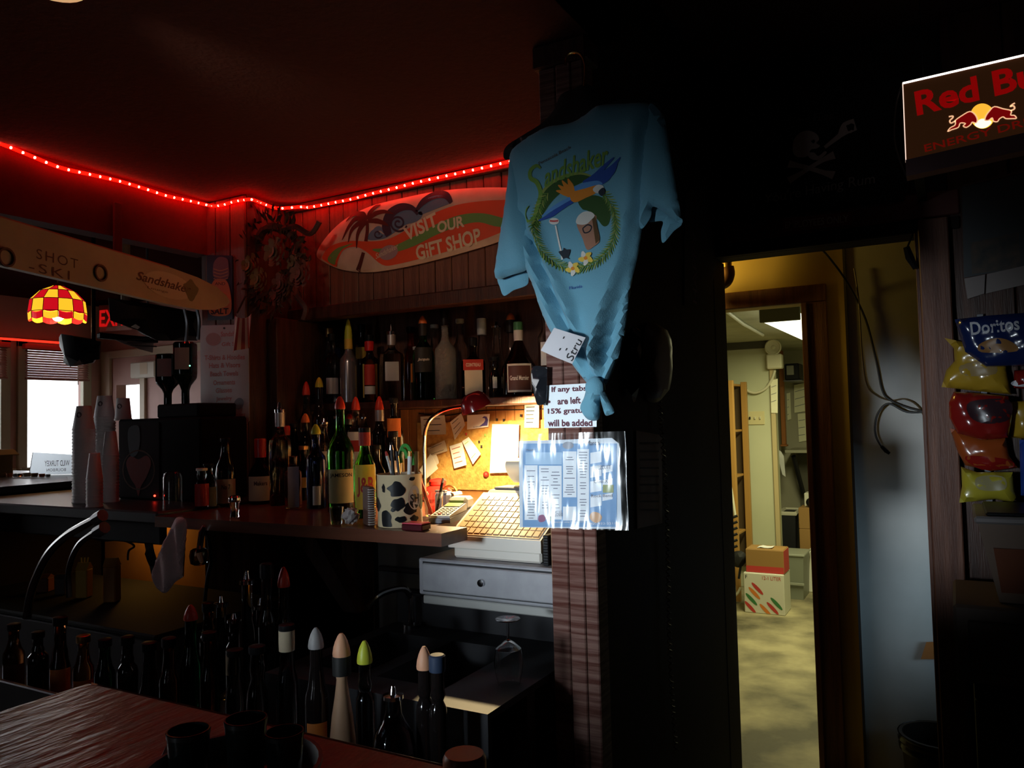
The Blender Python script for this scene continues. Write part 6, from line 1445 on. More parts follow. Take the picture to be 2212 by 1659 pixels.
# folding chair with white tube legs
ch = thing('folding_stool', 'folded black stool with white tube legs beside the boxes', 'stool', on_z(1585, 1290, FZ))
WT = mat('white_tube', (0.72, 0.70, 0.55), 0.35)
fr = [on_y(x, y, Y_) for x, y, Y_ in ((1588, 1285, 6.72), (1578, 1180, 6.78), (1566, 1060, 6.70), (1572, 1048, 6.70), (1578, 1050, 6.70), (1588, 1115, 6.70))]
obj('leg_frame', MB().tube(smooth(fr, 4), 0.012, 8), WT, ch, world=True)
fr = [on_y(x, y, 6.66) for x, y in ((1566, 1140), (1572, 1200), (1586, 1282), (1600, 1270))]
obj('leg_frame', MB().tube(smooth(fr, 4), 0.011, 8), WT, ch, world=True)
for k in range(6):
    a, b = on_y(1571, 1122+k*13, 6.64), on_y(1593, 1114+k*13, 6.64)
    obj('back_slat', MB().tube([a, (a+b)/2+Vector((0, -0.01, 0)), b], 0.012, 6), SOFTB, ch, world=True)
T = Traced([(1582, 1195), (1600, 1190), (1612, 1200), (1610, 1216), (1598, 1226), (1584, 1220)], Y=6.60, thick=0.05, soft=0.04, step=0.03)
obj('seat', T.body(), SOFTB, ch, world=True)
obj('seat_strut', MB().tube([on_y(1600, 1222, 6.6), on_y(1596, 1250, 6.6)], 0.010, 6), SOFTB, ch, world=True)
# cartons
def carton(label, px0, px1, ybot, ytop, Y, depth, m, topm=None, name='carton', z0=None, cat='carton'):
    a, b = on_y(px0, ybot, Y), on_y(px1, ybot, Y); zt = on_y((px0+px1)/2, ytop, Y).z
    z0 = a.z if z0 is None else z0
    t = thing(name, label, cat, ((a.x+b.x)/2, Y+depth/2, z0))
    obj('box', MB().bbox((a.x, Y, z0), (b.x, Y+depth, zt), 0.004), m, t, world=True)
    obj('flap', MB().bbox((a.x+0.004, Y+0.004, zt), (b.x-0.004, Y+depth*0.49, zt+0.003), 0.001), topm or m, t, world=True)
    obj('flap', MB().bbox((a.x+0.004, Y+depth*0.51, zt), (b.x-0.004, Y+depth-0.004, zt+0.003), 0.001), topm or m, t, world=True)
    return t, (a.x, b.x, z0, zt)
WCB = mat('white_carton', (0.70, 0.70, 0.62), 0.6); BCB = mat('brown_carton', (0.34, 0.19, 0.06), 0.7)
t, (x0, x1, z0, z1) = carton('white carton printed with coloured slanting ovals on the storeroom floor', 1609, 1696, 1325, 1240, 6.45, 0.26, WCB, z0=FZ+0.007)
f = plane3((x0, 6.4485, z0), (1, 0, 0), (0, 0, 1))
W, H = x1-x0, z1-z0
obj('lettering', text_mb('12-1 LITER', W*0.46, H*0.09, lambda x, y: f(W*0.70+x, H*0.90+y)), REDI, t, world=True)
obj('lettering', text_mb('F', W*0.05, H*0.09, lambda x, y: f(W*0.07+x, H*0.90+y)), INKB, t, world=True)
for (u, v, col) in ((0.34, 0.62, 'red'), (0.26, 0.50, 'orange'), (0.18, 0.34, 'green'), (0.80, 0.28, 'green'), (0.70, 0.16, 'red'), (0.14, 0.14, 'red'), (0.52, 0.10, 'orange')):
    c_ = {'red': REDI, 'orange': LB['orange'], 'green': mat('carton_green', (0.05, 0.22, 0.07), 0.6)}[col]
    pl = [(0.20*math.cos(q), 0.045*math.sin(q)) for q in [2*math.pi*i/16 for i in range(16)]]
    vs = []
    for (x, y) in pl:
        xx = x*math.cos(-0.80)-y*math.sin(-0.80); yy = x*math.sin(-0.80)+y*math.cos(-0.80)
        vs.append(f(max(0.004, min(W-0.004, W*(u+xx))), max(0.004, H*(v+yy*W/H))))
    obj('printed_oval', MB().add(vs, [tuple(range(16))]), c_, t, world=True)
t, (x0, x1, z0b, z1b) = carton('brown carton with red sides standing on the white carton', 1612, 1694, 1240, 1188, 6.47, 0.22, BCB, z0=z1+0.0035)
obj('red_band', MB().box((x0+0.002, 6.4685, z0b+0.002), (x1-0.002, 6.4695, z0b+(z1b-z0b)*0.28)), REDI, t, smooth=False, world=True)
obj('red_side', MB().box((x1+0.0002, 6.475, z0b+0.003), (x1+0.0012, 6.685, z1b-0.004)), REDI, t, smooth=False, world=True)
pz = thing('loose_paper', 'folded white paper lying on the brown carton', 'paper', (x0+0.5*(x1-x0), 6.58, z1b+0.004))
obj('sheet', MB().grid(4, 3, lambda u, v: Vector((x0+0.08+u*0.12, 6.52+v*0.10, z1b+0.005+0.008*math.sin(u*5)**2)), (0, 0, 0.001)), WHITE, pz, world=True)
tb = thing('grey_tub', 'grey plastic tub with a lid beside the cartons', 'tub', (-1.27, 7.2, FZ+0.007))
obj('tub', MB().hexa([(-1.36, 7.05, FZ+0.007), (-1.17, 7.05, FZ+0.007), (-1.17, 7.33, FZ+0.007), (-1.36, 7.33, FZ+0.007), (-1.375, 7.03, 0.17), (-1.155, 7.03, 0.17), (-1.155, 7.34, 0.17), (-1.375, 7.34, 0.17)]), mat('grey_tub_plastic', (0.22, 0.24, 0.19), 0.45), tb, smooth=False, world=True)
obj('band', MB().bbox((-1.375, 7.02, -0.07), (-1.155, 7.032, -0.05), 0.002), mat('grey_tub_light', (0.30, 0.32, 0.26), 0.4), tb, world=True)
obj('lid', MB().bbox((-1.385, 7.02, 0.17), (-1.145, 7.35, 0.19), 0.005), mat('grey_tub_light', (0.30, 0.32, 0.26), 0.4), tb, world=True)
carton('low white carton behind the grey tub', 1746, 1790, 1260, 1192, 7.38, 0.3, WCB, z0=FZ+0.007)
dbn = thing('dark_bin', 'tall black bin in the storeroom recess', 'bin', (-1.46, 7.9, FZ+0.007))
a = on_y(1682, 1108, 7.8); b = on_y(1722, 1190, 7.8)
obj('body', MB().hexa([(a.x+0.02, 7.8, FZ+0.007), (b.x-0.02, 7.8, FZ+0.007), (b.x-0.02, 8.1, FZ+0.007), (a.x+0.02, 8.1, FZ+0.007), (a.x, 7.78, a.z), (b.x, 7.78, a.z), (b.x, 8.12, a.z), (a.x, 8.12, a.z)]), mat('bin_black', (0.012, 0.013, 0.016), 0.5), dbn, smooth=False, world=True)
obj('rim', MB().tube([Vector((a.x, 7.78, a.z)), Vector((b.x, 7.78, a.z)), Vector((b.x, 8.12, a.z)), Vector((a.x, 8.12, a.z))], 0.02, 6, closed=True), mat('pale_bag_rim', (0.55, 0.53, 0.42), 0.5), dbn, world=True)
t2, q2_ = carton('tall brown carton in the recess beside the black bin', 1728, 1775, 1190, 1144, 7.72, 0.3, BCB, z0=FZ+0.007)
t3, q3_ = carton('second brown carton stacked in the recess', 1726, 1775, 1140, 1098, 7.72, 0.3, BCB, z0=q2_[3]+0.004)
t4, q4_ = carton('small pale carton on the stacked brown cartons', 1738, 1775, 1095, 1066, 7.84, 0.16, WCB, z0=q3_[3]+0.004)
p = on_y(1742, 1103, 7.57)
solo('black_ball', MB().sphere((p.x+0.01, 7.77, q3_[3]+0.048), 0.044, 14, 8), BLACK, 'small black ball on the brown cartons', 'ball')
# recess wall: desk shelf, papers, post, radio
rs = thing('recess_desk', 'wall desk with a slanted brace in the storeroom recess', 'desk', on_y(1715, 975, 8.6))
a, b = on_y(1697, 975, 8.3), on_y(1790, 966, 8.3)
obj('top', MB().bbox((a.x, 8.25, a.z-0.015), (b.x, 8.79, a.z+0.015), 0.004), mat('grey_desk', (0.40, 0.39, 0.30), 0.5), rs, world=True)
obj('brace', MB().tube([on_y(1714, 985, 8.4), on_y(1735, 1065, 8.6)], 0.025, 6), SOFTB, rs, world=True)
obj('front_board', MB().box((a.x+0.06, 8.70, FZ), (b.x, 8.72, a.z-0.02)), mat('desk_front_dark', (0.10, 0.095, 0.07), 0.6), rs, smooth=False, world=True)
t = thing('recess_post', 'orange wooden post in the storeroom recess', 'post', on_y(1692, 960, 8.55))
a, b = on_y(1685, 850, 8.55), on_y(1698, 960, 8.55)
obj('shaft', MB().bbox((a.x, 8.53, b.z), (b.x, 8.60, 2.04), 0.004), mat('rust_orange_wood', (0.40, 0.14, 0.03), 0.5), t, world=True)
obj('foot', MB().bbox((a.x-0.012, 8.515, b.z-0.02), (b.x+0.012, 8.615, b.z), 0.004), mat('rust_orange_wood', (0.40, 0.14, 0.03), 0.5), t, world=True)
WGL = mat('yellowish_white_paper', (0.85, 0.84, 0.62), 0.6)  # plain even paper colour, gives off no light
for k, (px, lab) in enumerate((([(1715, 832), (1742, 826), (1742, 888), (1716, 892)], 'upper white sheet on the storeroom recess wall'), ([(1723, 894), (1742, 892), (1742, 952), (1726, 955)], 'lower white sheet on the storeroom recess wall'), ([(1699, 850), (1707, 848), (1709, 905), (1701, 908)], 'narrow pale sheet left on the recess wall'), ([(1664, 822), (1680, 818), (1680, 892), (1666, 892)], 'long pale sheet pinned on the wall edge'))):
    Y_ = 8.78 if k < 3 else 7.36
    t = thing('wall_sheet', lab, 'paper', on_y(px[2][0], px[2][1], Y_))
    T = Traced(px, Y=Y_, thick=0.001, soft=0.01, round_=False, step=0.1); obj('sheet', T.body(), WGL, t, world=True)
    for j in range(3): obj('typed_line', T.decal([(px[0][0]+2, px[0][1]+14+16*j), (px[1][0]-3, px[1][1]+14+16*j), (px[1][0]-3, px[1][1]+15+16*j), (px[0][0]+2, px[0][1]+15+16*j)], 0.002, 0.2, False), INKM, t, world=True)
rd = thing('radio', 'dark radio with chrome knobs on a bracket in the recess', 'radio', on_y(1712, 822, 8.3))
a, b = on_y(1694, 786, 8.2), on_y(1727, 820, 8.2)
obj('case', MB().bbox((a.x, 8.2, b.z), (b.x, 8.45, a.z), 0.01), BLACK, rd, world=True)
obj('face', MB().bbox((a.x+0.02, 8.19, b.z+0.05), (b.x-0.05, 8.201, a.z-0.02), 0.004), mat('radio_face', (0.28, 0.28, 0.24), 0.3), rd, world=True)
obj('bracket', MB().bbox((a.x-0.02, 8.22, b.z-0.012), (b.x+0.02, 8.80, b.z), 0.002), DSTEEL, rd, world=True)
t = thing('hanging_rag', 'white paper towel hanging at the recess corner', 'towel', on_y(1687, 1030, 8.3))
T = Traced([(1675, 968), (1687, 975), (1693, 985), (1697, 1030), (1690, 1025), (1684, 1000), (1682, 1035), (1676, 1010)], Y=8.24, thick=0.02, soft=0.03, round_=False, step=0.05); obj('cloth', T.body(), WHITE, t, world=True)

# ================================================================ far end of the bar
bcn = thing('black_bar_counter', 'black bar counter at the window side carrying the cup stacks', 'counter', (-3.3, 2.0, 1.0))
obj('top', MB().bbox((-3.70, 1.75, 1.070), (-2.37, 2.285, 1.112), 0.006).bbox((-3.70, 2.285, 1.070), (-2.83, 2.43, 1.112), 0.004), mat('worn_black_top', (0.030, 0.028, 0.032), 0.4), bcn, world=True)
obj('apron', MB().bbox((-3.70, 1.80, 0.99), (-2.42, 1.83, 1.070), 0.004), BLACK, bcn, world=True)
ZB = 1.1125
def cup_stack(label, px, top, wb, wt, Y, rows, logo=True, z0=ZB, tilt=0.0):
    p = on_y(px, top, Y); dep = (p-EYE).dot(_f); rb, rt = wb/2*dep/FPX, wt/2*dep/FPX; H = p.z-z0
    t = thing('foam_cup_stack', label, 'cup stack', (p.x, Y, z0), math.atan2(p.x, -Y)*0+0.63, 'foam cups on the black counter')
    ch_ = 0.095; prof = []
    n = max(1, int((H-ch_)/0.0125))
    for k in range(n):
        z_ = k*(H-ch_)/n; prof += [(rb, z_), (rb, z_+0.0035), (rb*0.955, z_+0.004), (rb*0.93, z_+(H-ch_)/n)]
    if n: o = obj('nested_cups', MB().lathe(prof, 22), FOAM, t); o['kind'] = 'stuff'
    obj('top_cup', MB().lathe([(rb, H-ch_), (rb, H-ch_+0.004), (rb*0.95, H-ch_+0.005), (rt, H-0.002), (rt*0.96, H), (0.001, H)], 22), FOAM, t)
    if logo:
        vs = []
        for i in range(16):
            a = 2*math.pi*i/16; z_ = H-0.035+0.011*math.sin(a); r_ = rt+(rb*0.95-rt)*((H-z_)/ch_)+0.0008; an = R(-100)+0.011*math.cos(a)/r_
            vs.append((r_*math.cos(an), r_*math.sin(an), z_))
        obj('logo', MB().add(vs, [tuple(range(16))]), mat('cup_logo_grey', (0.16, 0.13, 0.14), 0.6), t)
cup_stack('tall white foam cup stack nearest the window', 181, 877, 47, 29, 1.88, 26)
cup_stack('tallest white foam cup stack, second from the window', 226, 855, 44, 29, 2.12, 26)
cup_stack('short white foam cup stack in front of the others', 204, 979, 34, 21, 1.79, 8, False)
cup_stack('middle white foam cup stack beside the tap machine', 239, 932, 34, 22, 1.93, 12, False)
# cup stack standing on the tap machine
mtop = on_y(300, 905, 2.06).z
cup_stack('white foam cups on top of the tap machine', 266, 860, 36, 26, 2.12, 2, True, z0=mtop+0.001)
# chilled-shot tap machine
tmx = thing('shot_tap_machine', 'black chilled shot machine with two upturned bottles on the counter', 'drink dispenser', (-2.7, 2.1, ZB))
a, b = on_y(254, 905, 2.02), on_y(432, 905, 2.02)
obj('cabinet', MB().bbox((a.x, 2.02, ZB), (b.x, 2.25, mtop), 0.008), mat('machine_black', (0.008, 0.007, 0.008), 0.75, spec=0.05), tmx, world=True)
T = Traced([(258, 912), (344, 912), (344, 1072), (258, 1072)], Y=2.018, thick=0.001, soft=0.01, round_=False, step=0.06)
obj('poster_panel', T.body(), mat('dim_machine_panel', (0.016, 0.009, 0.010), 0.75, spec=0.05), tmx, world=True)
obj('emblem', T.decal([(274, 1000), (284, 985), (300, 992), (318, 984), (328, 1000), (318, 1030), (306, 1050), (300, 1072), (294, 1050), (282, 1030)], 0.001, 0.03), mat('dim_red_emblem', (0.13, 0.010, 0.008), 0.7, spec=0.1), tmx, world=True)
obj('antler_ring', T.ribbon(ell(301, 1015, 34, 42, 16), 0.006, 0.0016, 2, closed=True), mat('dim_brown_emblem', (0.06, 0.02, 0.012), 0.7, spec=0.1), tmx, world=True)
obj('pale_figure', T.decal([(280, 925), (300, 920), (304, 950), (298, 980), (284, 985), (278, 955)], 0.0014, 0.03), mat('dim_grey_figure', (0.05, 0.05, 0.055), 0.7, spec=0.1), tmx, world=True)
p = on_y(334, 1071, 2.012); obj('power_led', MB().sphere(p, 0.004, 8, 6), mat('red_led', (1, 0.1, 0.05), 0.4, emit=(1.0, 0.03, 0.015), es=10), tmx, world=True)
a2, b2 = on_y(343, 885, 2.06), on_y(432, 905, 2.06)
obj('bottle_cradle', MB().bbox((a2.x, 2.05, mtop), (b2.x, 2.24, a2.z+0.02), 0.006), mat('machine_black', (0.008, 0.007, 0.008), 0.75, spec=0.05), tmx, world=True)
zc = a2.z+0.02
for (px, top, nm) in ((362, 766, 'left'), (400, 740, 'right')):
    p = on_y(px, top, 2.13); h = p.z-zc
    t = thing('upturned_bottle', 'dark green upturned bottle in the shot machine, ' + ('nearer the window' if nm == 'left' else 'nearer the corner column'), 'bottle', (p.x, 2.13, zc+0.001), 0.6, 'upturned bottles in the shot machine')
    obj('body', MB().lathe([(0.014, 0), (0.014, h*0.22), (0.02, h*0.30), (0.040, h*0.42), (0.042, h*0.5), (0.042, h*0.97), (0.036, h)], 18, sq=4.0), mat('upturned_dark_glass', (0.006, 0.02, 0.012), 0.08, coat=0.5), t)
    obj('label', MB().lathe([(0.0435, h*0.55), (0.0435, h*0.9)], 8, a0=-math.pi/2-0.6, a1=-math.pi/2+0.6, sq=4.0), mat('grey_green_label', (0.30, 0.30, 0.28), 0.6), t)
p = on_y(410, 790, 2.05)
obj('status_led', MB().sphere(p, 0.003, 8, 6), mat('green_led', (0.2, 1, 0.5), 0.4, emit=(0.2, 1.0, 0.45), es=3), tmx, world=True)
# remote on the column
rc = thing('wall_remote', 'black wall box with a tiny red light on the corner column', 'control box', on_y(490, 1020, 2.25))
T = Traced([(466, 945), (505, 945), (506, 1018), (468, 1018)], Y=2.27, thick=0.016, soft=0.02, round_=False, step=0.04)
obj('case', T.body(), BLACK, rc, world=True)
p = T.front(*T.to2((481, 954)), 0.001); obj('led', MB().sphere(p, 0.004, 8, 6), mat('dim_red_led', (1, 0.1, 0.05), 0.4, emit=(1.0, 0.03, 0.02), es=1.5), rc, world=True)
obj('yellow_tag', T.decal(rect(481, 984, 493, 1003), 0.001, 0.03, False), LB['gold'], rc, world=True)

# overhead: monitor, rack, speaker, exit sign
tv = thing('hanging_monitor', 'black monitor hung under the ceiling behind the shot ski', 'monitor', (-3.2, 2.35, 1.80))
T = Traced([(234, 643), (320, 655), (426, 674), (426, 736), (340, 736), (296, 713), (238, 692)], X=-3.15, thick=0.05, soft=0.03, round_=False, step=0.06)
obj('case', T.body(), mat('matte_black_case', (0.012, 0.012, 0.014), 0.55), tv, world=True)
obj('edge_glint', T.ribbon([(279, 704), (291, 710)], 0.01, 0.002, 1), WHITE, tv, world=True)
c_ = on_x(264, 640, -3.2)
obj('mount_pole', MB().tube([Vector((-3.22, c_.y+0.03, 1.95)), Vector((-3.22, c_.y+0.03, 2.55))], 0.02, 8), mat('tan_mount', (0.35, 0.27, 0.18), 0.5), tv, world=True)
for (x, y0) in ((402, 668), (428, 664)):
    obj('support_cable', MB().tube(smooth([on_x(x, y0+70, -3.0), on_x(x+2, y0+30, -3.0), on_x(x-4, y0, -3.0)], 4), 0.008, 6), STEEL, tv, world=True)
rk = thing('stemware_rack', 'shiny steel glass rack hanging below the monitor', 'rack', on_x(290, 762, -3.45))
T = Traced([(246, 733), (290, 727), (334, 725), (330, 762), (300, 754), (268, 743)], X=-3.45, thick=0.012, soft=0.01, round_=False, step=0.05)
obj('tray', T.body(), mat('bright_tray_steel', (0.6, 0.6, 0.62), 0.3, 0.9), rk, world=True)
for k in range(3): obj('rail', T.ribbon([(262+k*8, 736+k*5), (334, 731+k*9)], 0.006, 0.004, 1), DSTEEL, rk, world=True)
obj('edge_bar', MB().bbox((-3.47, on_x(214, 724, -3.45).y, on_x(214, 724, -3.45).z-0.015), (-3.44, on_x(340, 724, -3.45).y, on_x(214, 724, -3.45).z+0.012), 0.004), BLACK, rk, world=True)
c_ = on_x(330, 724, -3.45); obj('drop_rod', MB().tube([Vector((c_.x-0.04, c_.y, c_.z)), Vector((c_.x-0.04, c_.y, 2.55))], 0.006, 6), DSTEEL, rk, world=True)
spk = thing('loudspeaker', 'black loudspeaker hung beside the lounge window', 'speaker', on_x(170, 790, -4.1))
T = Traced([(132, 721), (206, 733), (203, 784), (152, 792), (140, 768)], X=-4.1, thick=0.10, soft=0.05, round_=False, step=0.05)
obj('cabinet', T.body(), BLACK, spk, world=True)
obj('grille', T.decal([(140, 730), (198, 740), (196, 778), (156, 784), (146, 766)], 0.002, 0.05, False), mat('speaker_grille', (0.02, 0.022, 0.026), 0.7, bump=(300, 0.6)), spk, world=True)
c_ = on_x(202, 742, -4.1); obj('bracket', MB().tube([c_, Vector((c_.x, c_.y, 2.55))], 0.012, 6), BLACK, spk, world=True)
ex = thing('exit_sign', 'red lettered exit sign half hidden by the monitor', 'exit sign', on_y(240, 716, 4.4))
T = Traced([(214, 660), (285, 655), (285, 712), (215, 717)], Y=4.40, thick=0.03, soft=0.02, round_=False, step=0.08)
obj('housing', T.body(), mat('pinkish_sign_case', (0.40, 0.20, 0.17), 0.5), ex, world=True)
obj('lettering', T.text('EXIT', (222, 689), (280, 685), 0.15, 0.002, bold=0.02), mat('lit_exit_red', (0.8, 0.02, 0.02), 0.5, emit=(0.8, 0.008, 0.008), es=0.55), ex, world=True)
c_ = on_y(250, 660, 4.40); obj('stem', MB().tube([c_, Vector((c_.x, 4.40, 2.55))], 0.015, 6), BLACK, ex, world=True)
wb = thing('alarm_box', 'white wall box with a tan sticker on the far lounge wall', 'wall box', on_y(314, 815, 4.55))
a, b = on_y(289, 784, 4.56), on_y(342, 814, 4.56)
obj('case', MB().bbox((a.x, 4.52, b.z), (b.x, 4.60, a.z), 0.01), mat('ivory_box', (0.72, 0.70, 0.62), 0.5), wb, world=True)
obj('sticker', MB().box((a.x+(b.x-a.x)*0.42, 4.5185, b.z+0.03), (a.x+(b.x-a.x)*0.72, 4.5195, a.z-0.01)), PAPER2, wb, smooth=False, world=True)

# stained glass pendant
lc = at_d(125, 655, 5.1); LR = 56*5.1/FPX; LT = at_d(125, 618, 5.1).z; LBt = at_d(125, 692, 5.1).z
sgl = thing('stained_glass_lamp', 'red and yellow stained glass pendant lamp in the lounge', 'pendant lamp', (lc.x, lc.y, LBt))
YG = mat('lit_yellow_glass', (0.9, 0.6, 0.05), 0.3, emit=(1.0, 0.50, 0.02), es=1.15); RG = mat('lit_red_glass', (0.6, 0.01, 0.03), 0.3, emit=(0.62, 0.004, 0.012), es=0.95)
h = LT-LBt
tiers = [(0.20*LR, h*1.0), (0.62*LR, h*0.84), (0.94*LR, h*0.56), (1.0*LR, h*0.20), (0.985*LR, 0.0)]
NS = 12
for k in range(4):
    for i in range(NS):
        a0, a1 = 2*math.pi*i/NS+0.012, 2*math.pi*(i+1)/NS-0.012
        (r0, z0), (r1, z1) = tiers[k], tiers[k+1]
        mb = MB(); P_ = []
        for u in range(5):
            a = a0+(a1-a0)*u/4
            sc_ = math.sin(math.pi*u/4)*h*0.05 if k >= 2 else 0
            sc0 = math.sin(math.pi*u/4)*h*0.05 if k >= 3 else 0
            P_.append((r0*math.cos(a), r0*math.sin(a), z0-sc0-0.002)); P_.append((r1*math.cos(a), r1*math.sin(a), z1-sc_+0.002))
        mb.add(P_, [(2*u, 2*u+1, 2*u+3, 2*u+2) for u in range(4)])
        obj('pane', mb, YG if (i+k) % 2 else RG, sgl, smooth=False)
for (r_, z_) in tiers[:-1]:
    obj('lead_ring', MB().tube([(r_*1.005*math.cos(t), r_*1.005*math.sin(t), z_) for t in [2*math.pi*i/28 for i in range(28)]], 0.0022, 5, closed=True), INKB, sgl)
for i in range(NS):
    a = 2*math.pi*i/NS
    obj('lead_rib', MB().tube([(r_*1.005*math.cos(a), r_*1.005*math.sin(a), z_) for r_, z_ in tiers], 0.0022, 5), INKB, sgl)
obj('cap', MB().lathe([(0.26*LR, h*0.99), (0.2*LR, h*1.05), (0.05*LR, h*1.10), (0.001, h*1.1)], 16), BRASS, sgl)
obj('chain', MB().tube([(0, 0, h*1.08), (0, 0, 2.55-LBt)], 0.004, 5), BRASS, sgl)
obj('bulb', MB().sphere((0, 0, h*0.12), 0.035, 12, 8), mat('pendant_bulb', (1, 0.9, 0.7), 0.5, emit=(1.0, 0.80, 0.45), es=9), sgl)
light('pendant_light', 'POINT', (lc.x, lc.y, LBt-0.03), None, 2.0, (1.0, 0.6, 0.25), 0.04)
rl = thing('window_rope_light', 'red rope light over the lounge window blinds', 'rope light', (-6.9, 3.4, 2.15))
obj('tube', MB().tube([(-6.89, 1.5, 2.168), (-6.89, 4.30, 2.168)], 0.010, 8), mat('window_rope_red', (0.6, 0.02, 0.01), 0.4, emit=(1.0, 0.03, 0.012), es=1.6), rl, world=True)
obj('tube', MB().tube([(-6.89, -3.0, 2.168), (-6.89, 1.49, 2.168)], 0.010, 8), mat('window_rope_red', (0.6, 0.02, 0.01), 0.4), rl, world=True)
cdl = thing('ceiling_dome_light', 'round warm ceiling light at the top of the low bar ceiling', 'ceiling light', (-1.60, 0.945, 2.31))
obj('dome', MB().lathe([(0.075, 0.048), (0.075, 0.030), (0.060, 0.012), (0.03, 0.003), (0.001, 0.0)], 24), mat('warm_dome', (1, 0.8, 0.5), 0.5, emit=(1.0, 0.62, 0.30), es=0.5), cdl)
obj('rim', MB().lathe([(0.085, 0.030), (0.088, 0.049), (0.074, 0.049), (0.076, 0.030)], 24, cap=False), mat('dome_rim', (0.25, 0.12, 0.09), 0.4), cdl)

# lounge counter with clutter, backlit
lcn = thing('lounge_counter', 'dark counter below the lounge window with bar clutter on it', 'counter', (-4.4, 2.4, FZ))
obj('cabinet', MB().bbox((-5.4, 1.6, FZ), (-3.75, 2.75, 1.115), 0.005), DARK, lcn, world=True)
obj('worktop', MB().bbox((-5.45, 1.55, 1.117), (-3.72, 2.80, 1.150), 0.005), mat('dark_worktop', (0.03, 0.028, 0.03), 0.3), lcn, world=True)
cb = thing('cardboard_box', 'open cardboard box on the lounge counter by the window', 'box', (-4.75, 2.2, 1.151))
a, b = at_d(-30, 977, 4.7), at_d(55, 1008, 4.7)
obj('box', MB().bbox((-4.95, 2.25, 1.151), (-4.62, 2.50, 1.295), 0.003), BCB, cb, world=True)
obj('flap', MB().hexa([(-4.62, 2.25, 1.290), (-4.56, 2.25, 1.262), (-4.56, 2.50, 1.262), (-4.62, 2.50, 1.290), (-4.62, 2.25, 1.296), (-4.56, 2.25, 1.268), (-4.56, 2.50, 1.268), (-4.62, 2.50, 1.296)]), BCB, cb, smooth=False, world=True)
ms = thing('mirror_sign', 'pale plastic sign with reversed bourbon lettering on the lounge counter', 'sign', at_d(108, 1028, 4.3))
e0, e1 = at_d(62, 1028, 4.35), at_d(165, 1034, 4.35)
exv = Vector((e1.x-e0.x, e1.y-e0.y, 0)).normalized(); eyv = Vector((0, 0, 1)); LW = (e1-e0).length
o_ = Vector((e0.x, e0.y, 1.152))
obj('plate', MB().prism([(0, 0), (LW, 0), (LW, 0.105), (0.02, 0.125)], o_, exv, eyv, exv.cross(eyv)*-0.01), mat('pale_frosted_plate', (0.85, 0.92, 0.98), 0.5, trans=0.6, ior=1.3), ms, smooth=False, world=True)
nn = exv.cross(eyv)
if nn.dot(EYE-o_) < 0: nn = -nn
obj('lettering', text_mb('WILD TURKEY', LW*0.52, 0.030, lambda x, y: o_+exv*(LW*0.62-x)+eyv*(0.062+y)+nn*0.012), INKB, ms, world=True)
obj('lettering', text_mb('BOURBON', LW*0.40, 0.016, lambda x, y: o_+exv*(LW*0.60-x)+eyv*(0.026+y)+nn*0.012), INKB, ms, world=True)
for k in range(9):
    px = 8+k*14+random.uniform(-4, 4); p = on_z(px, 1029, 1.1515)
    m_ = [PAPER2, BCB, SP['orange'], WHITE, G['brown']][k % 5]; r_ = random.uniform(0.012, 0.024)
    solo('bar_garnish_tub', MB().lathe([(r_*0.8, 0), (r_, r_*0.6), (r_, r_*1.1), (r_*0.8, r_*1.1), (r_*0.7, r_*0.4), (0.001, r_*0.4)], 12, c=(p.x, p.y-0.04, 1.1515)), m_, 'small %s tub, %s in the row on the lounge counter' % (['tan', 'brown', 'orange', 'white', 'dark glass'][k % 5], ['first', 'second', 'third', 'fourth', 'fifth', 'sixth', 'seventh', 'eighth', 'last'][k]), 'tub', 'tubs on the lounge counter')

# ================================================================ under the counters
struct('wall_underbar', MB().box((-3.70, 2.44, FZ), (-2.82, 2.50, 1.07)), mat('honey_underbar_panel', (0.36, 0.17, 0.05), 0.6, noise=(3, (0.46, 0.23, 0.08))))
ub = thing('ice_bin', 'dark steel ice bin below the black counter', 'ice bin', (-3.2, 2.0, FZ))
obj('box', MB().bbox((-3.68, 1.70, FZ), (-2.30, 2.28, 0.70), 0.008), DSTEEL, ub, world=True)
obj('lid', MB().bbox((-3.68, 1.69, 0.70), (-2.30, 2.28, 0.72), 0.006), mat('black_lid', (0.012, 0.012, 0.012), 0.7, spec=0.2), ub, world=True)
ul = thing('assumed_under_counter_lamp', 'assumed small amber lamp under the black counter edge', 'lamp', (-3.30, 2.33, 1.03))  # unseen lamp, assumed from the amber glow below the counter
obj('housing', MB().bbox((-3.40, 2.29, 1.045), (-3.20, 2.38, 1.069), 0.003), BLACK, ul, world=True)
obj('tube', MB().tube([(-3.39, 2.33, 1.037), (-3.21, 2.33, 1.037)], 0.007, 8), mat('amber_tube', (1, 0.7, 0.3), 0.5, emit=(1.0, 0.45, 0.06), es=3.0), ul, world=True)
light('assumed_under_counter_light', 'AREA', (-3.28, 2.33, 1.025), (-3.25, 2.42, 0.6), 0.5, (1.0, 0.50, 0.10), 0.18, 0.04)  # area light added for the glow of the assumed lamp
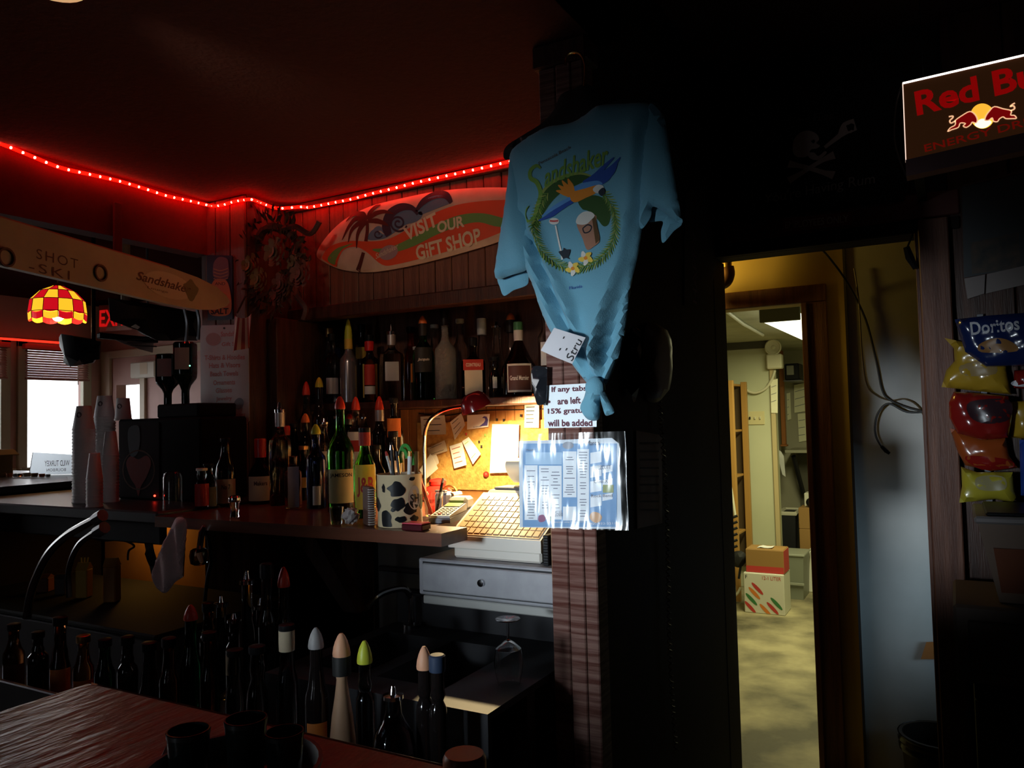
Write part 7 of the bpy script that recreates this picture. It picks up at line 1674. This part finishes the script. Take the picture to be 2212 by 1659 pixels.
def juice(label, px, top, bot, w_, m, straws=True):
    p0, p1 = on_y(px, bot, 1.95), on_y(px, top, 1.95); W_ = w_/2*(p0-EYE).dot(_f)/FPX*0.75
    t = thing('juice_carton', label, 'carton', (p0.x, 1.95, 0.721), 0.5)
    H_ = p1.z-0.721
    obj('body', MB().bbox((-W_, -W_, 0), (W_, W_, H_*0.82), 0.004), m, t)
    obj('gable', MB().hexa([(-W_, -W_, H_*0.82), (W_, -W_, H_*0.82), (W_, W_, H_*0.82), (-W_, W_, H_*0.82), (-W_, -0.004, H_), (W_, -0.004, H_), (W_, 0.004, H_), (-W_, 0.004, H_)]), m, t, smooth=False)
    if straws:
        for k in range(3): obj('straw', MB().tube([(-0.01+0.01*k, 0, H_*0.9), (-0.014+0.014*k, 0.004, H_*1.14)], 0.003, 6), LB['yellow'], t)
juice('yellow juice carton with straws under the black counter', 182, 1215, 1292, 34, LB['gold'])
juice('tall orange juice carton beside the yellow one', 242, 1205, 1280, 36, mat('orange_juice_carton', (0.62, 0.28, 0.06), 0.5), False)
juice('dim grey carton near the curved tube', 135, 1240, 1292, 30, mat('dim_carton', (0.12, 0.10, 0.10), 0.5), False)
juice('dull red carton behind the curved tube', 98, 1240, 1292, 34, mat('dull_red_carton', (0.22, 0.07, 0.03), 0.5), False)
ar = [((58, 1335), (66, 1285), (84, 1235), (108, 1192), (140, 1160), (175, 1138), (210, 1120)), ((150, 1290), (148, 1240), (156, 1205), (172, 1175), (192, 1158), (214, 1146))]
for k, l in enumerate(ar):
    t = thing('curved_tube', 'dark curved metal arm with a bright edge, ' + ('the long outer one' if k == 0 else 'the short inner one') + ' under the bar', 'metal arm', on_y(l[0][0], l[0][1], 1.60))
    pts_ = smooth([on_y(x, y, 1.60) for x, y in l], 6)
    obj('arm', MB().tube(pts_, 0.014 if k == 0 else 0.010, 10), mat('dark_chrome', (0.20, 0.19, 0.19), 0.22, 1.0), t, world=True)
    obj('end_fitting', MB().tube([pts_[-1]+Vector((-0.01, 0, -0.006)), pts_[-1], pts_[-1]+Vector((0.03, 0, 0.012))], 0.02, 10), DSTEEL, t, world=True)
pulley = thing('counter_bracket', 'black bracket below the black counter end', 'bracket', on_y(300, 1240, 1.9))
T = Traced([(200, 1128), (340, 1128), (330, 1170), (340, 1235), (330, 1250), (318, 1200), (300, 1150), (250, 1168), (205, 1165)], Y=1.90, thick=0.02, soft=0.02, round_=True, step=0.03)
obj('arm', T.body(), BLACK, pulley, world=True)
obj('cable', MB().tube(smooth([on_y(x, y, 1.86) for x, y in ((250, 1165), (275, 1170), (290, 1180), (278, 1190), (276, 1210))], 5), 0.004, 6), SOFTB, pulley, world=True)
# towel and soda gun at the counter end
tw = thing('hanging_towel', 'pinkish white bar towel hanging from the counter end', 'towel', on_y(365, 1282, 1.70))
T = Traced([(382, 1118), (398, 1120), (403, 1135), (400, 1180), (394, 1240), (396, 1246), (378, 1258), (360, 1280), (345, 1276), (333, 1255), (332, 1230), (342, 1200), (360, 1160), (372, 1135)], Y=1.690, thick=0.014, soft=0.03, step=0.012, fold=lambda x, z: 0.007*math.sin(x*75+z*12))
obj('cloth', T.body(), mat('pinkish_terry', (0.80, 0.58, 0.58), 0.9, bump=(200, 0.4)), tw, world=True)
gl_ = thing('soda_gun', 'chrome soda gun in its glass holder under the counter', 'soda gun', on_y(425, 1230, 1.72))
obj('handle', MB().tube([on_y(430, 1192, 1.72), on_y(436, 1150, 1.72), on_y(442, 1136, 1.72)], [0.009, 0.010, 0.007], 10), CHROME, gl_, world=True)
p = on_y(430, 1200, 1.725)
obj('holder', MB().lathe([(0.016, -0.030), (0.026, -0.024), (0.030, 0.0), (0.026, 0.018), (0.020, 0.022), (0.018, 0.018), (0.022, 0.0), (0.018, -0.02), (0.001, -0.022)], 20, c=p), G['smoke'], gl_, world=True)
obj('nozzle', MB().tube([on_y(430, 1195, 1.70), on_y(436, 1215, 1.70)], [0.010, 0.006], 8), SP['peach'], gl_, world=True)
obj('hose', MB().tube(smooth([on_y(x, y, 1.76) for x, y in ((436, 1140), (450, 1165), (456, 1210), (448, 1250), (440, 1320))], 5), 0.006, 8), BLACK, gl_, world=True)
# fridge, sink, faucet, wine glass
fr_ = thing('undercounter_fridge', 'grey fronted fridge below the counter left of the cash drawer', 'fridge', (-1.7, 2.5, FZ))
obj('cabinet', MB().bbox((-1.90, 2.31, FZ), (-1.40, 2.82, 0.98), 0.006), mat('fridge_black', (0.02, 0.02, 0.02), 0.5), fr_, world=True)
obj('door', MB().bbox((-1.86, 2.285, -0.05), (-1.41, 2.309, 0.965), 0.006), mat('fridge_grey', (0.22, 0.23, 0.23), 0.45), fr_, world=True)
obj('handle', MB().bbox((-1.84, 2.265, 0.86), (-1.66, 2.285, 0.88), 0.004), DSTEEL, fr_, world=True)
br = thing('counter_brace', 'dark diagonal wooden brace under the back counter', 'brace', (-2.0, 2.2, 0.5))
obj('beam', MB().hexa([(-1.95, 2.20, 0.72), (-1.88, 2.20, 0.72), (-1.88, 2.27, 0.72), (-1.95, 2.27, 0.72), (-2.26, 2.20, 1.063), (-2.15, 2.20, 1.063), (-2.15, 2.27, 1.063), (-2.26, 2.27, 1.063)]), DWOOD, br, smooth=False, world=True)
sk_ = thing('bar_sink', 'dull steel double sink and drainboard under the cash drawer', 'sink', (-1.25, 1.75, FZ))
STS = mat('shaded_sink_steel', (0.05, 0.05, 0.056), 0.6, 0.3)  # steel darkened in its colour for the shade around the sink
SY0, SY1, Sy0, Sy1 = 1.50, 2.06, 1.60, 1.95
obj('deck', MB().box((-1.60, SY0, 0.735), (-0.92, Sy0, 0.752)).box((-1.60, Sy1, 0.735), (-0.92, SY1, 0.752)).box((-1.60, Sy0, 0.735), (-1.55, Sy1, 0.752)).box((-1.36, Sy0, 0.735), (-1.31, Sy1, 0.752)).box((-1.10, Sy0, 0.735), (-0.92, Sy1, 0.752)), STS, sk_, smooth=False, world=True)
for (x0, x1) in ((-1.55, -1.36), (-1.31, -1.10)):
    obj('basin', MB().add([(x0, Sy0, 0.74), (x1, Sy0, 0.74), (x1, Sy1, 0.74), (x0, Sy1, 0.74), (x0+0.02, Sy0+0.02, 0.50), (x1-0.02, Sy0+0.02, 0.50), (x1-0.02, Sy1-0.02, 0.50), (x0+0.02, Sy1-0.02, 0.50)], [(0, 4, 5, 1), (1, 5, 6, 2), (2, 6, 7, 3), (3, 7, 4, 0), (4, 7, 6, 5)]), STS, sk_, smooth=False, world=True)
obj('splash', MB().bbox((-1.60, 2.06, 0.74), (-0.915, 2.08, 0.86), 0.003), STS, sk_, world=True)
obj('front_apron', MB().box((-1.60, 1.50, 0.45), (-0.92, 1.515, 0.735)), STS, sk_, smooth=False, world=True)
for x_ in (-1.57, -0.95): obj('leg', MB().box((x_-0.02, 1.70, FZ), (x_+0.02, 1.74, 0.735)), DSTEEL, sk_, smooth=False, world=True)
fc = sk_
fz0 = on_y(890, 1300, 2.03)
fc = obj('faucet', MB().lathe([(0.03, 0), (0.03, 0.01), (0.014, 0.016), (0.012, 0.10), (0.001, 0.104)], 16, c=(fz0.x, 2.03, 0.752)), CHROME, fc, world=True)
obj('spout', MB().tube(smooth([(fz0.x, 2.03, 0.84), (fz0.x-0.01, 2.0, 0.875), (fz0.x-0.04, 1.93, 0.872), (fz0.x-0.06, 1.88, 0.84)], 5), 0.010, 10), CHROME, fc, world=True)
obj('handle', MB().tube([(fz0.x+0.005, 2.03, 0.855), (fz0.x+0.07, 2.0, 0.862)], 0.007, 8), BLACK, fc, world=True)
wg = on_z(1100, 1478, 0.752)
kz = on_y(1092, 1336, wg.y).z-0.752
t = thing('wine_glass', 'upside down wine glass standing on the drainboard', 'wine glass', (wg.x, wg.y, 0.753))
obj('bowl', MB().lathe([(0.027, 0), (0.034, 0.03*kz/0.17), (0.037, 0.055), (0.032, 0.085), (0.012, 0.102), (0.0035, 0.108), (0.003, 0.102), (0.010, 0.099), (0.030, 0.084), (0.0355, 0.055), (0.0325, 0.03), (0.0258, 0)], 22, cap=False), G['clear'], t)
obj('stem', MB().lathe([(0.0035, 0.106), (0.003, 0.125), (0.004, kz-0.008), (0.030, kz-0.003), (0.031, kz)], 18), G['clear'], t)

# ---- speed racks full of bottles in the dark
srk = thing('speed_rack', 'dark steel speed rack holding the bottles behind the bar front', 'rack', (-1.45, 1.38, FZ))
obj('tray', MB().bbox((-2.90, 1.26, 0.60), (-0.95, 1.48, 0.612), 0.003), DSTEEL, srk, world=True)
obj('front_rail', MB().bbox((-2.90, 1.245, 0.60), (-0.95, 1.26, 0.70), 0.003), DSTEEL, srk, world=True)
for x_ in (-2.86, -1.9, -0.99): obj('leg', MB().box((x_-0.015, 1.35, FZ), (x_+0.015, 1.38, 0.60)), DSTEEL, srk, smooth=False, world=True)
sr2 = thing('speed_rack', 'second dark steel bottle rack behind the first one', 'rack', (-1.9, 1.6, FZ))
obj('tray', MB().bbox((-2.10, 1.50, 0.60), (-1.63, 1.69, 0.612), 0.003), DSTEEL, sr2, world=True)
for x_ in (-2.08, -1.65): obj('leg', MB().box((x_-0.012, 1.58, FZ), (x_+0.012, 1.61, 0.60)), DSTEEL, sr2, smooth=False, world=True)
SG = 'bottles in the speed racks'; ZF = 0.6125
def S_(label, px, Y, top, w, z=ZF, **k): bottle(label, px, Y, z, top, w, group=SG, **k)
S_('cream mix bottle with a peach nozzle and black collar in the speed rack', 737, 1.37, 1366, 56, kind='cone', gl='cream', spout='peach', sl=0.16, neck='black')
S_('clear bottle with a lime nozzle right of the cream mix bottle', 787, 1.38, 1382, 40, kind='tall', gl='smoke', spout='lime', sl=0.16)
S_('dark bottle with an orange label left of the cream mix bottle', 682, 1.36, 1354, 52, kind='std', gl='black', spout='grey', sl=0.14, lab='orange', lz=(0.06, 0.42), lang=50)
S_('bottle with a peach banded neck, second left of the cream mix bottle', 619, 1.38, 1346, 46, kind='std', gl='smoke', spout='black', sl=0.05, neck='cream')
S_('broad clear bottle at the left in the front speed rack row', 555, 1.36, 1392, 48, kind='jug', gl='smoke', spout='black', sl=0.07, lab='brown', lz=(0.1, 0.4))
S_('clear bottle next to the broad one in the front speed rack row', 508, 1.38, 1400, 44, kind='jug', gl='smoke', spout='black', sl=0.07)
S_('round clear jug with faint letters, beside the dark sink', 862, 1.37, 1478, 92, kind='jug', gl='smoke', spout='silver', sl=0.12, lab='brown', lz=(0.08, 0.44), txt=[('GRAN', 0.26, 0.02, 28, WHI)])
S_('dark bottle with a slim orange stopper near the sink', 905, 1.40, 1396, 40, kind='tall', gl='black', spout='peach', sl=0.16)
S_('dark bottle with a dull blue nozzle nearest the post', 948, 1.40, 1412, 40, kind='tall', gl='black', spout='dullblue', sl=0.12)
S_('dark bottle with a red tip above the black counter shadow', 411, 1.40, 1305, 44, kind='std', gl='dgreen', spout='red', sl=0.12)
S_('brown bottle with a pale neck, first of the dark left bottles', 452, 1.38, 1362, 42, kind='std', gl='brown', spout='black', sl=0.08)
for k, (px, top, gl, spt, lb) in enumerate(((30, 1345, 'brown', 'black', 'brown'), (82, 1362, 'black', 'black', None), (130, 1330, 'brown', 'black', 'orange'), (180, 1370, 'amber', 'gold', 'orange'), (226, 1378, 'dgreen', 'black', None), (275, 1372, 'black', 'black', None), (322, 1385, 'black', 'black', None), (366, 1375, 'brown', 'black', None))):
    S_('dim %s bottle, %s from the left end of the speed rack' % ({'brown': 'brown', 'black': 'black', 'amber': 'amber', 'dgreen': 'dark green'}[gl], ['first', 'second', 'third', 'fourth', 'fifth', 'sixth', 'seventh', 'eighth'][k]), px, 1.37, top, 42, kind=['std', 'tall', 'bell', 'std'][k % 4], gl=gl, spout=spt, sl=0.1, lab=lb, lz=(0.1, 0.45))
for k, (px, top, gl, spt, lb) in enumerate(((480, 1286, 'smoke', 'silver', None), (497, 1322, 'black', 'silver', 'cream'), (545, 1232, 'clear', 'silver', None), (585, 1212, 'black', 'black', None), (560, 1290, 'smoke', 'silver', None), (455, 1300, 'brown', 'black', None))):
    S_('dim %s bottle in the second rack, %s' % ({'brown': 'brown', 'black': 'black', 'clear': 'tall clear', 'smoke': 'smoky glass'}[gl], ['with a chrome pourer near the soda gun', 'with a peach label below the soda gun', 'with a bright chrome pourer under the counter', 'the tallest one under the counter', 'in front of the tall clear one', 'left of the soda gun hose'][k]), px, 1.60, top, 38, kind=['std', 'tall'][k % 2], gl=gl, spout=spt, sl=0.1, lab=lb, lz=(0.35, 0.6))
S_('dark bottle with a red cone spout standing in the second rack', 641, 1.61, 1230, 36, kind='tall', gl='black', spout='red', sl=0.14)
def _rng2(z): return (-2.895, -0.96, 1.262, 1.478)
def _rng3(z): return (-2.095, -1.635, 1.502, 1.688)
_q = list(QUEUE); QUEUE.clear(); QUEUE.extend([q for q in _q if q[2] < 1.5]); flush_bottles(_rng2)
QUEUE.extend([q for q in _q if q[2] >= 1.5]); flush_bottles(_rng3)

# ================================================================ front bar
bar = thing('front_bar', 'polished wooden bar top with worn varnish in the foreground', 'bar', (-0.4, 0.3, FZ))
obj('top', MB().bbox((-1.062, -0.6, 1.008), (0.60, 0.678, 1.05), 0.008), BARTOP, bar, world=True)
obj('front', MB().box((-1.02, -0.55, FZ), (0.55, 0.62, 1.008)), DWOOD, bar, smooth=False, world=True)
obj('rail', MB().tube([(-1.068, -0.6, 1.035), (-1.068, 0.684, 1.035), (0.60, 0.684, 1.035)], 0.010, 8), CWOOD, bar, world=True)
cdy = thing('bar_caddy', 'round black bar caddy tray on the front bar', 'tray', (-0.615, 0.535, 1.0505))
obj('tray', MB().lathe([(0.075, 0), (0.078, 0.004), (0.084, 0.022), (0.084, 0.025), (0.080, 0.025), (0.073, 0.006), (0.001, 0.005)], 36), mat('matte_black_tray', (0.008, 0.009, 0.009), 0.45), cdy)
obj('grip', MB().tube([(-0.084, -0.012, 0.022), (-0.095, 0, 0.024), (-0.084, 0.012, 0.022)], 0.003, 6), SOFTB, cdy)
def mug(label, dx, dy, h_, r_):
    t = thing('black_tumbler', label, 'tumbler', (-0.615+dx, 0.535+dy, 1.0568), 0, 'black tumblers in the bar caddy')
    obj('cup', MB().lathe([(r_*0.8, 0), (r_*0.82, 0.003), (r_, h_-0.002), (r_, h_), (r_*0.93, h_), (r_*0.76, 0.006), (0.001, 0.006)], 22), mat('gloss_black_cup', (0.008, 0.010, 0.010), 0.12, coat=0.5), t)
    obj('rim_band', MB().lathe([(r_*1.01, h_-0.005), (r_*1.02, h_-0.001)], 22, cap=False), mat('gunmetal_band', (0.12, 0.12, 0.12), 0.25, 0.9), t)
mug('black tumbler in the bar caddy, nearest the window', -0.040, -0.018, 0.052, 0.020)
mug('middle black tumbler in the bar caddy', 0.005, 0.012, 0.060, 0.020)
mug('black tumbler in the bar caddy, nearest the red spice jar', 0.048, 0.020, 0.052, 0.018)
jr = on_z(1030, 1612, 1.115)
t = thing('spice_jar', 'small red spice jar with an orange lid on the front bar', 'jar', (jr.x, jr.y-0.02, 1.0505))
obj('glass', MB().lathe([(0.020, 0), (0.022, 0.003), (0.022, 0.040), (0.018, 0.048), (0.017, 0.050)], 20), mat('red_jar_glass', (0.35, 0.03, 0.015), 0.15, coat=0.4), t)
obj('lid', MB().lathe([(0.0175, 0.048), (0.0185, 0.050), (0.0185, 0.062), (0.0165, 0.066), (0.001, 0.066)], 20), mat('orange_jar_lid', (0.50, 0.16, 0.05), 0.4), t)
